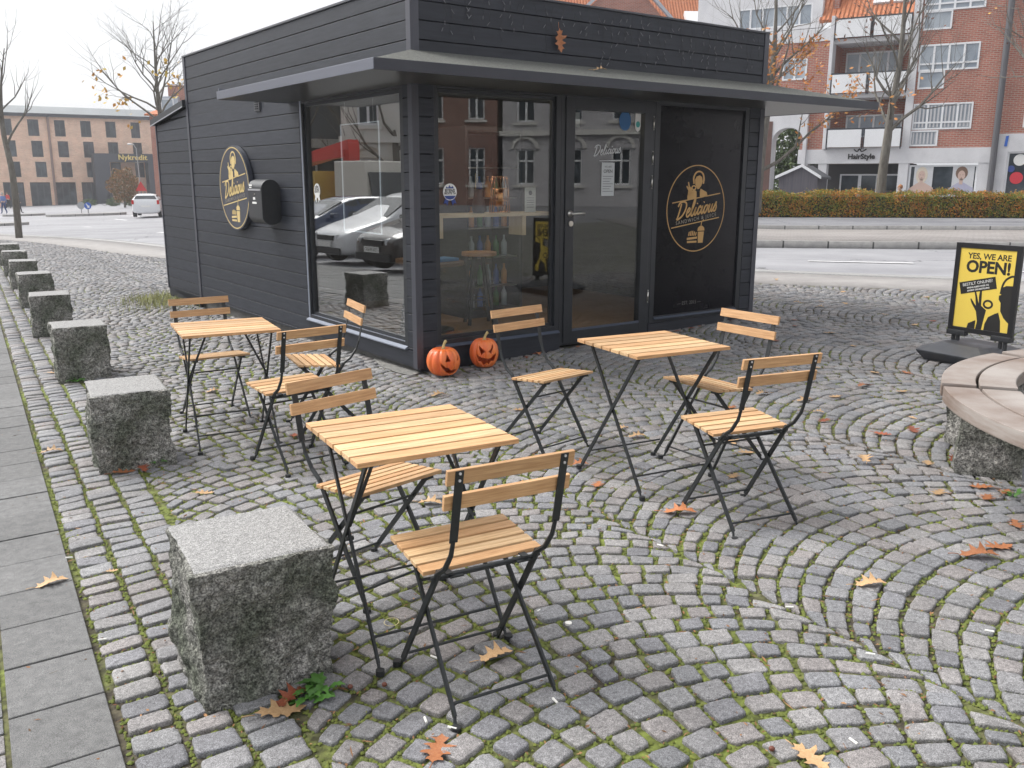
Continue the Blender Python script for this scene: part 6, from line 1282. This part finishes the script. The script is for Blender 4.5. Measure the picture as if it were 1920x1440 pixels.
def person(label, loc, rz, coat, legs, hair, stride=.22, bag=None, bend=0., seat=False, scale=1.):
    t = thing('person', label, 'person', loc, rz); s = stride
    J = dict(pelvis=(0, 0, .95, .13, .8), chest=(0, .03 + bend, 1.25, .15, .72), neckb=(0, .04 + bend, 1.46, .07), neck=(0, .05 + bend, 1.52, .05), head=(0, .065 + bend, 1.62, .088), crown=(0, .06 + bend, 1.70, .075),
             shl=(-.17, .03 + bend, 1.42, .058), ell=(-.23, -.03 + bend, 1.15, .042), wrl=(-.22, .09 + bend + s * .3, .92, .028), hal=(-.22, .12 + bend + s * .3, .84, .03, .6), shr=(.17, .03 + bend, 1.42, .058), elr=(.23, -.04 + bend, 1.15, .042), wrr=(.22, -.02 + bend - s * .2, .90, .028), har=(.22, 0 + bend - s * .2, .82, .03, .6),
             hil=(-.09, 0, .88, .09), knl=(-.09, s * .5 + .03, .50, .058), anl=(-.09, s * .9, .10, .038), tol=(-.09, s * .9 + .15, .04, .036), hir=(.09, 0, .88, .09), knr=(.09, -s * .2 + .04, .50, .058), anr=(.09, -s * .9, .12, .038), tor=(.09, -s * .9 + .13, .04, .036))
    E = [('pelvis', 'chest'), ('chest', 'neckb'), ('neckb', 'neck'), ('neck', 'head'), ('head', 'crown'), ('neckb', 'shl'), ('shl', 'ell'), ('ell', 'wrl'), ('wrl', 'hal'), ('neckb', 'shr'), ('shr', 'elr'), ('elr', 'wrr'), ('wrr', 'har'), ('pelvis', 'hil'), ('hil', 'knl'), ('knl', 'anl'), ('anl', 'tol'), ('pelvis', 'hir'), ('hir', 'knr'), ('knr', 'anr'), ('anr', 'tor')]
    skin_body('body', J, E, skm, t)
    Jc = {k: (*J[k][:3], J[k][3] * 1.17, *(J[k][4:] or (1,))) for k in ('pelvis', 'chest', 'neckb', 'shl', 'ell', 'wrl', 'shr', 'elr', 'wrr')}; Jc['pelvis'] = (*J['pelvis'][:3], .17, .85)
    skin_body('coat', Jc, [e for e in E if e[0] in Jc and e[1] in Jc], coat, t)
    Jl = {k: (*J[k][:3], J[k][3] * 1.2, *(J[k][4:] or (1,))) for k in ('pelvis', 'hil', 'knl', 'anl', 'hir', 'knr', 'anr', 'tol', 'tor')}; skin_body('trousers', Jl, [e for e in E if e[0] in Jl and e[1] in Jl], legs, t)
    h = J['head']; b = MB(); P = [(h[0], h[1] - .02, 1.60), (h[0], h[1] - .03, 1.66), (h[0], h[1] - .022, 1.72), (h[0], h[1] - .01, 1.765)]; b.tube(P, [.07, .096, .085, .03], 12); b.build('hair', hair, t, smooth=True)
    b = MB(); b.tube([(0, h[1] + .085, 1.655), (0, h[1] + .105, 1.62), (0, h[1] + .088, 1.612)], [.008, .014, .01], 6); b.build('nose', skm, t, smooth=True)
    b = MB(); [b.cyl((x, h[1] + .078, 1.66), (x, h[1] + .092, 1.66), .010, 8) for x in (-.032, .032)]; b.box(-.025, .025, h[1] + .08, h[1] + .09, 1.575, 1.583); b.build('face_features', blk, t)
    if bag: b = MB(); b.box(-.15, .15, -.28 + bend, -.12 + bend, 1.05, 1.45); b.build('backpack', bag, t, bevel=.04)
    t.scale = (scale,) * 3; return t
bcoat = mat('blue_coat', (.12, .2, .45), .8); rcoat = mat('red_coat', (.55, .03, .03), .8); dcoat = mat('dark_coat', (.02, .022, .03), .8); jeans = mat('jeans', (.05, .08, .18), .8); blacktr = mat('black_trousers', (.015, .015, .02), .8); whc = mat('white_coat', (.6, .6, .63), .8); hgrey = mat('hair_grey', (.4, .38, .35), .8); hbr = mat('hair_brown', (.12, .07, .04), .8); hred = mat('hair_auburn', (.35, .16, .07), .8)
for px, py, l, c, lg, hr, rz, bag in ((9, 401, 'distant pedestrian in a blue jacket walking at the far left edge', bcoat, jeans, hgrey, 1.2, None), (17, 391, 'distant pedestrian in a bright red coat behind the leaning tree', rcoat, blacktr, hbr, 1.4, None), (36, 400, 'distant pedestrian in dark clothes just right of the leaning tree trunk', dcoat, blacktr, hgrey, -1.2, None)):
    g = G(px, py); sc = 1. if py > 395 else 1.; d_ = math.hypot(g.x, g.y); person(l, (g.x, g.y, g.z), rz, c, lg, hr, bag=bag, scale=sc)
g = G(1690, 394); p_ = D(1690, 347, 36.2); person('woman with auburn hair and white jacket walking behind the hedge by the shop windows', (p_.x, 36.2, p_.z - 1.74), 1.9, whc, blacktr, hred, bag=mat('grey_bag', (.3, .33, .4), .8))
# cyclist
g = G(206, 386); cy_ = thing('bicycle', 'distant bicycle ridden across the junction', 'bicycle', (g.x, g.y, g.z), 0); b = MB()
for x in (-.52, .52): b.tube([(x + .33 * math.cos(a), 0, .34 + .33 * math.sin(a)) for a in np.linspace(0, 6.2832, 25)], .02, 5)
b.build_each('wheel', rubber, cy_); b = MB()
for p, q in (((-.52, 0, .34), (-.15, 0, .85)), ((-.15, 0, .85), (.38, 0, .85)), ((-.05, 0, .34), (.38, 0, .8)), ((-.05, 0, .34), (-.15, 0, .9)), ((-.52, 0, .34), (-.05, 0, .34)), ((.38, 0, .95), (.52, 0, .34)), ((.36, -.25, 1.02), (.36, .25, 1.02))): b.cyl(p, q, .018, 6)
b.build('bicycle_frame', steel, cy_); b = MB(); b.box(-.28, -.04, -.06, .06, .93, .97); b.build('saddle', dkp, cy_, bevel=.01)
rd = thing('person', 'distant cyclist in dark clothes riding in front of the dark portal', 'person', (g.x, g.y, g.z), -math.pi / 2)
J = dict(pelvis=(0, -.12, 1.02, .13), chest=(0, .06, 1.32, .14), neckb=(0, .13, 1.48, .07), head=(0, .17, 1.64, .09), crown=(0, .17, 1.72, .07), shl=(-.17, .1, 1.44, .055), ell=(-.22, .22, 1.2, .04), wrl=(-.22, .38, 1.06, .03), shr=(.17, .1, 1.44, .055), elr=(.22, .22, 1.2, .04), wrr=(.22, .38, 1.06, .03), hil=(-.1, -.08, .98, .09), knl=(-.1, .25, .72, .06), anl=(-.1, .0, .3, .04), tol=(-.1, .14, .24, .035), hir=(.1, -.08, .98, .09), knr=(.1, .18, .58, .06), anr=(.1, -.05, .15, .04), tor=(.1, .1, .1, .035))
E_ = [('pelvis', 'chest'), ('chest', 'neckb'), ('neckb', 'head'), ('head', 'crown'), ('neckb', 'shl'), ('shl', 'ell'), ('ell', 'wrl'), ('neckb', 'shr'), ('shr', 'elr'), ('elr', 'wrr'), ('pelvis', 'hil'), ('hil', 'knl'), ('knl', 'anl'), ('anl', 'tol'), ('pelvis', 'hir'), ('hir', 'knr'), ('knr', 'anr'), ('anr', 'tor')]
skin_body('body', J, E_, skm, rd); Jc = {k: (*v[:3], v[3] * 1.18) for k, v in J.items() if k not in ('head', 'crown')}; skin_body('clothes', Jc, [e for e in E_ if e[0] in Jc and e[1] in Jc], dcoat, rd)
# ------------------------------------------------------------------ traffic island, signs, lamp post
g0 = G(162, 403.5); b = MB(); n = 20; P = [(g0.x + 2.9 * math.cos(a), g0.y + 1.3 * math.sin(a)) for a in np.linspace(0, 2 * math.pi, n, endpoint=False)]; b.add([(x, y, float(zg(x, y)) - .05) for x, y in P] + [(x, y, float(zg(x, y)) + .13) for x, y in P], [tuple(range(n)), tuple(range(n, 2 * n))] + [(i, (i + 1) % n, (i + 1) % n + n, i + n) for i in range(n)]); o = b.build('traffic_island', kg); o['kind'] = 'structure'
for cx_, cy__, w_ in ((45, 404, 1.6), (6, 422, 1.4)): g1 = G(cx_, cy__); b = MB(); P = [(g1.x + w_ * math.cos(a), g1.y + .9 * math.sin(a)) for a in np.linspace(0, 2 * math.pi, n, endpoint=False)]; b.add([(x, y, float(zg(x, y)) - .05) for x, y in P] + [(x, y, float(zg(x, y)) + .12) for x, y in P], [tuple(range(n)), tuple(range(n, 2 * n))] + [(i, (i + 1) % n, (i + 1) % n + n, i + n) for i in range(n)]); o = b.build('traffic_island', kg); o['kind'] = 'structure'
galv = mat('galvanised', (.35, .36, .37), .5, metal=.5); 
q = D(164.5, 386, g0.y); t = thing('direction_sign', 'round blue arrow sign on the traffic island', 'road sign', (q.x, g0.y, q.z)); b = MB(); b.cyl((0, 0, -1.0), (0, 0, -.2), .04, 8); b.build('pole', galv, t); b = MB(); b.cyl((0, .02, 0), (0, -.02, 0), .25, 28); b.build('sign_face', mat('traffic_blue', (.02, .10, .45), .4), t); poly_obj('arrow', [[(-.12, .14), (-.08, .18), (.06, .0), (.12, .06), (.13, -.15), (-.07, -.1), (-.01, -.04)]], wht, t, (0, -.022, 0), XF, ZF, .01)
q = D(152, 388, g0.y + 1); t = thing('sign_back', 'grey back of a round road sign left of the blue arrow sign', 'road sign', (q.x, g0.y + 1, q.z)); b = MB(); b.cyl((0, 0, -1.3), (0, .03, .1), .035, 8); b.build('pole', galv, t); b = MB(); b.cyl((0, .0, .1), (0, -.02, .1), .27, 16); b.build('sign_face', galv, t)
q = D(265, 352, 72.); t = thing('warning_sign', 'red bordered triangular warning sign near the lamp post', 'road sign', (q.x, 72., q.z)); b = MB(); [b.cyl((x, 0, -1.9), (x, 0, .1), .03, 6) for x in (-.25, .25)]; b.build('pole', galv, t); poly_obj('sign_face', [[(-.45, -.25), (.45, -.25), (0, .5)]], mat('traffic_red', (.5, .02, .02), .4), t, (0, -.04, 0), XF, ZF, .03); poly_obj('sign_field', [[(-.27, -.15), (.27, -.15), (0, .3)]], wht, t, (0, -.046, 0), XF, ZF, .004)
q = G(268, 396); t = thing('street_lamp', 'tall grey street lamp beside the white car, its head turned left', 'street lamp', (q.x, q.y, q.z)); zt_ = D(263, 271, q.y).z - q.z; b = MB(); b.tube([(0, 0, 0), (0, 0, 1.2), (-.1, 0, zt_ - .3), (-.3, 0, zt_)], [.07, .05, .035, .03], 8); b.build('pole', galv, t); b = MB(); b.tube([(-.25, 0, zt_), (-.5, 0, zt_ + .03), (-.75, 0, zt_ + .03)], [.04, .08, .05], 10); b.build('lamp_head', mat('lamp_white', (.6, .6, .6), .4), t, smooth=True)
# ------------------------------------------------------------------ cars
carglass = mat('car_glass', (.02, .025, .03), .05, spec=.8); tyre = mat('tyre', (.02, .02, .02), .8); rimm = mat('rim', (.45, .46, .48), .3, metal=.9); lensr = mat('tail_lens', (.5, .01, .01), .2); lensc = mat('head_lens', (.55, .57, .6), .1, spec=.8)
def car(label, loc, rz, paint, L=4.3, Wd=1.8, Ht=1.5, mpv=True, plate='', rear=False):
    t = thing('parked_car', label, 'car', loc, rz)            # local +x is forward, front at x=0
    #        x    zb    zbelt ztop  w     wt
    st = [(0, .32, .55, .62, .60, .50), (-.05, .22, .62, .70, .74, .62), (-.25, .20, .70, .80, .84, .74), (-.75, .20, .84, .93, .89, .80), (-1.05, .2, .90, 1.0, .9, .80), (-1.18, .2, .93, 1.06, .9, .78), (-1.95, .2, .96, Ht - .10, .9, .66), (-2.35, .2, .97, Ht, .9, .64), (-3.2, .2, .98, Ht, .9, .64), (-L + .35, .2, 1.0, Ht - .07, .89, .62), (-L + .12, .22, 1.02, 1.12, .86, .74), (-L + .03, .24, .95, 1.0, .82, .74), (-L, .34, .6, .66, .72, .62)]
    k = Wd / 1.8; V = []; n = len(st)
    for x, zb, zbe, zt, w, wt in st:
        w *= k; wt *= k; half = [(w * .84, zb), (w * .98, zb + .12), (w, (zb + zbe) / 2), (w * .985, zbe - .05), (w * .95, zbe), ((w + wt) / 2 * .99, (zbe + zt) / 2 + .02), (wt, zt - .045 if zt > zbe + .1 else zt - .01), (wt * .85, zt), (wt * .4, zt + .012)]
        ring = [(x, -y, z) for y, z in half] + [(x, y, z) for y, z in half[::-1]]; V += ring
    m = 18; F = []
    for i in range(n - 1):
        for j in range(m - 1): a = i * m + j; F.append((a, a + 1, a + m + 1, a + m))
        F.append((i * m + m - 1, i * m, i * m + m, i * m + m + m - 1))
    F += [tuple(range(m)), tuple((n - 1) * m + j for j in range(m))[::-1]]
    b = MB(); b.add(V, F); o = b.build('body', paint, t, smooth=True); md = o.modifiers.new('s', 'SUBSURF'); md.levels = md.render_levels = 1
    def patch(name, cells, push, mt, shr=.06):
        b = MB()
        for i0, i1, j0, j1, ex in cells:
            P = [Vector(V[i * m + j]) for i, j in ((i0, j0), (i0, j1), (i1, j1), (i1, j0))]; c = sum(P, Vector()) / 4; nrm = (P[1] - P[0]).cross(P[3] - P[0]).normalized()
            if nrm.dot(c - Vector((c.x * .98 - .05, 0, .8))) < 0: nrm = -nrm
            P = [p + (c - p).normalized() * shr for p in P]; b.add([p + nrm * push for p in P] + [p - nrm * .02 for p in P], [(0, 1, 2, 3), (7, 6, 5, 4), (0, 1, 5, 4), (1, 2, 6, 5), (2, 3, 7, 6), (3, 0, 4, 7)])
        return b.build(name, mt, t, bevel=.004)
    patch('windscreen', [(5, 6, 6, 11, 0)], .045, carglass, .05); patch('rear_window', [(9, 10, 6, 11, 0)], .04, carglass, .05)
    patch('side_window', [(6, 7, 4, 6, 0), (7, 8, 4, 6, 0), (8, 9, 4, 6, 0), (6, 7, 13, 11, 0), (7, 8, 13, 11, 0), (8, 9, 13, 11, 0)], .014, carglass, .035)
    for x in (-.78, -L + .82):
        for s in (-1, 1):
            y = s * (Wd / 2 - .11); b = MB(); b.cyl((x, y - .1, .31), (x, y + .1, .31), .315, 28); w_ = b.build('wheel', tyre, t, bevel=.02); b = MB(); b.cyl((x, y + s * .095, .31), (x, y + s * .106, .31), .20, 20); b.build('rim', rimm, w_)
    for s in (-1, 1):
        b = MB(); b.hexa([(.02, s * .46 * k, .58), (-.42, s * .87 * k, .64), (-.40, s * .70 * k, .66), (-.1, s * .44 * k, .60), (-.0, s * .44 * k, .69), (-.50, s * .87 * k, .80), (-.42, s * .70 * k, .80), (-.12, s * .42 * k, .72)]); b.build('headlight', lensc, t, bevel=.01)
        b = MB(); b.box(-L - .005, -L + .12, s * .78 * k - .07, s * .78 * k + .07, .80, 1.05); b.build('tail_light', lensr, t, bevel=.02)
        b = MB(); b.box(-1.55, -1.40, s * .97 * k - .09, s * .97 * k + .09, .98, 1.1); b.build('mirror', paint, t, bevel=.03)
    b = MB(); b.box(-.10, .022, -.34 * k, .34 * k, .56, .67); b.box(-.02, .03, -.6 * k, .6 * k, .26, .40); b.build('grille', dkp, t, bevel=.01)
    for x0_, x1_, z_ in ((.022, .038, .42), (-L - .02, -L + .005, .62)):
        pl = MB().box(x0_, x1_, -.26, .26, z_, z_ + .115).build('number_plate', wht, t)
        if plate: text('lettering', plate, .09, blk, pl, (x1_ + .001 if x0_ > 0 else x0_ - .001, 0, z_ + .057), (0, 1, 0) if x0_ > 0 else (0, -1, 0), (0, 0, 1), .001)
    return t
wp = mat('white_paint', (.72, .73, .75), .25, coat=.6); dp_ = mat('brown_black_paint', (.035, .028, .026), .2, coat=1.); rp = mat('white_paint_warm', (.7, .7, .68), .3, coat=.5)
g = G(290, 408); car('white estate car seen from behind, driving away left of the kiosk', (g.x - 1.75, g.y + 4.2, g.z), math.radians(106), wp, L=4.0, Wd=1.7, Ht=1.42)
H_E = math.atan2(EV[1], EV[0])
def carpos(e, c): p = ce(e, c); return (p[0], p[1], float(zg(*p)) - .03)
car('dark brown parked car facing the pavement, mirrored in the side window', carpos(-2.75, 16.0), H_E, dp_, L=4.4, Ht=1.47, plate='CV 18 637')
car('white parked car next to the dark one, mirrored in the side window', carpos(-3.3, 18.75), H_E, wp, L=4.4, Ht=1.60)
car('silver parked car, third in the row beyond the pavement', carpos(-3.1, 13.0), H_E, mat('silver_paint', (.3, .31, .33), .25, metal=.6, coat=.5), L=4.3, Ht=1.45)
car('dark blue parked car, last in the row beyond the pavement', carpos(-3.2, 21.6), H_E, mat('blue_paint', (.02, .04, .10), .25, coat=.8), L=4.2, Ht=1.5)
# delivery truck with a red crane, behind the parked cars
tp = (-24.8, 18.0); t = thing('crane_truck', 'pale delivery truck with a folded red loading crane behind the parked cars', 'truck', (tp[0], tp[1], float(zg(*tp)) - .03), math.radians(-62))
b = MB(); b.hexa([(-2.2, -1.2, .5), (.0, -1.2, .5), (.0, 1.2, .5), (-2.2, 1.2, .5), (-2.2, -1.18, 2.9), (-.35, -1.18, 2.9), (-.35, 1.18, 2.9), (-2.2, 1.18, 2.9)]); b.build('cab', mat('truck_beige', (.55, .52, .46), .35, coat=.4), t, bevel=.08, seg=3)
b = MB(); b.hexa([(-.02, -1.05, 1.45), (.02, -1.05, 1.45), (.02, 1.05, 1.45), (-.02, 1.05, 1.45), (-.3, -1.05, 2.5), (-.24, -1.05, 2.5), (-.24, 1.05, 2.5), (-.3, 1.05, 2.5)]); b.box(-1.7, -.55, -1.235, -1.2, 1.5, 2.45); b.build_each('cab_window', carglass, t); b = MB(); b.box(-.02, .03, -1., 1., .6, 1.2); b.build('grille', dkp, t)
b = MB(); b.box(-9.0, -3.4, -1.25, 1.25, 1.1, 2.55); b.build('load_bed', mat('truck_yellow', (.55, .36, .07), .5), t, bevel=.03); b = MB(); b.box(-9.0, -2.0, -.5, .5, .7, 1.08); b.build('chassis', dkp, t); text('lettering', 'COMBO', .55, blk, t, (-5.2, -1.26, 1.8), (1, 0, 0), (0, 0, 1), .01, offset=.02)
for x in (-1.2, -5.6, -7.0):
    for s in (-1, 1): MB().cyl((x, s * 1.0, .5), (x, s * 1.28, .5), .5, 24).build('wheel', tyre, t)
crr = mat('crane_red', (.55, .03, .02), .4); b = MB(); b.box(-2.95, -2.55, -.25, .25, 1.1, 3.6); b.bar((-2.7, -.1, 3.5), (-7.4, -.1, 2.75), .5, .45, (0, 1, 0)); b.bar((-2.8, .35, 3.2), (-6.4, .35, 2.9), .3, .3, (0, 1, 0)); b.build('crane', crr, t, bevel=.02)
# ------------------------------------------------------------------ buildings that face the kiosk windows (seen mirrored in the glass)
def facade(name, label, org, ang, W_, Hh, wallm, fl_, wins, depth=8, extra=None, arch=False, fm=None, z0=-1.):
    t = thing(name, label, 'building', (org[0], org[1], 0), ang); holes = []
    for r_ in range(fl_):
        for c in range(wins):
            ww = W_ / wins; x = c * ww + ww * .3; zz = z0 + 1.6 + r_ * (Hh - 1.) / fl_; holes.append((x, x + ww * .4, zz, zz + (Hh / fl_) * .52))
    b = MB(); wall_holes(b, 0, W_, z0, z0 + Hh, holes, 0, .4); b.box(0, W_, .4, depth, z0, z0 + Hh - .1) if False else None; b.build('wall', wallm, t)
    for h in holes:
        window(t, *h, 2, fw=.09, y=.18, pm=pane_d, fm=fm, tr=.66)
    b = MB()
    for h in holes: b.box(h[0] - .15, h[1] + .15, -.12, .0, h[2] - .15, h[2] - .02)
    if arch:
        for h in holes[:wins]:
            P = [(h[0] - .02, h[3])] + [((h[0] + h[1]) / 2 - (h[1] - h[0]) / 2 * 1.2 * math.cos(a), h[3] + (h[1] - h[0]) * .5 * math.sin(a)) for a in np.linspace(0, math.pi, 12)]; P2 = [((h[0] + h[1]) / 2 + (x - (h[0] + h[1]) / 2) * 1.25, h[3] + (z - h[3]) * 1.3) for x, z in P[1:]]
            b.prism(P[1:] + P2[::-1], -.14, .0)
        for k in range(1, fl_): b.box(-.1, W_ + .1, -.25, .0, z0 + .9 + k * (Hh - 1.) / fl_, z0 + 1.15 + k * (Hh - 1.) / fl_)
        for k in range(8): b.box(0, W_, -.03, .0, z0 + .5 + k * .42, z0 + .5 + k * .42 + .3) if False else None
    b.build('trim', mat('stone_trim', (.62, .61, .58), .7), t); b = MB(); b.box(-.3, W_ + .3, -.4, .42, z0 + Hh, z0 + Hh + .4); b.build('cornice', mat('stone_trim', (0, 0, 0)), t)
    b = MB(); b.hexa([(0, .42, z0 + Hh + .1), (W_, .42, z0 + Hh + .1), (W_, depth, z0 + Hh + .1), (0, depth, z0 + Hh + .1), (0, 1.5, z0 + Hh + 3), (W_, 1.5, z0 + Hh + 3), (W_, depth, z0 + Hh + 3), (0, depth, z0 + Hh + 3)]); b.build('roof', mat('slate_roof', (.08, .085, .095), .6), t)
    b = MB(); b.box(0, W_, .55, depth, z0, z0 + Hh); b.build('rear_volume', mat('rear_dark', (.03, .03, .03), .9), t)
    return t
stone = mat('grey_stone_wall', (.42, .41, .43), .8, col2=(.50, .49, .51), scale=1., detail=8, bump=.2); creamw = mat('cream_wall', (.60, .58, .54), .8, col2=(.66, .64, .6), scale=1.)
# right of the camera, beyond the frame
fa_ = lambda x0, y0, x1, y1: (math.atan2(y1 - y0, x1 - x0), math.hypot(x1 - x0, y1 - y0))
an, ln = fa_(38.0, 10.5, 39.2, -4.7); facade('stone_townhouse', 'grey stone townhouse with arched windows, mirrored in the front window and door', (38.0, 10.5), an, ln, 10.5, stone, 3, 6, arch=True, z0=-.4)
an, ln = fa_(39.2, -5.0, 37.5, -16); facade('brick_townhouse', 'red brick townhouse beside the stone one, mirrored in the front window', (39.2, -5.0), an, ln, 11, brick_mat('muted_brick', (.20, .085, .065), (.27, .12, .09), (.24, .2, .18)), 3, 5, z0=-.4)
an, ln = fa_(-31, 24.0, -40, 33.0)
an, ln = fa_(-33, 12.0, -29, 22.3); facade('cream_villa', 'cream villa with tall windows beyond the parked cars, mirrored in the side window', (-33, 12.0), an, ln, 7.5, creamw, 2, 5, arch=True, z0=-1.2)
an, ln = fa_(-37, 22.0, -27.5, 32.0); facade('low_dark_shop', 'low dark shop building beyond the truck, mirrored in the side window', (-37, 22.0), an, ln, 4.2, mat('dark_shop_wall', (.06, .065, .06), .8), 1, 6, z0=-1.3)
for i, (x, y) in enumerate(((-30, 20.2), (-31.5, 22.6), (-29.5, 24.5))): tree(['first', 'second', 'third'][i] + ' bare street tree beyond the parked cars, mirrored in the side window', [(x, y, -1), (x + .2, y, 2), (x, y + .2, 5), (x + .3, y, 8)], [.2, .16, .1, .03], 12, 4., 60 + i, up=.5, start=.3, fine=2)

# ------------------------------------------------------------------ thin autumn haze round the whole scene
hz = MB(); hz.box(-170, 110, -50, 190, -12, 30); ho = hz.build('haze', bpy.data.materials.new('haze_air')); ho['kind'] = 'stuff'
hm_ = ho.data.materials[0]; hm_.use_nodes = True; ht = hm_.node_tree; ht.nodes.clear(); hv = ht.nodes.new('ShaderNodeVolumePrincipled'); hv.inputs['Color'].default_value = (.95, .96, 1, 1); hv.inputs['Density'].default_value = .0010; hv.inputs['Anisotropy'].default_value = .2
hout = ht.nodes.new('ShaderNodeOutputMaterial'); ht.links.new(hv.outputs[0], hout.inputs['Volume'])
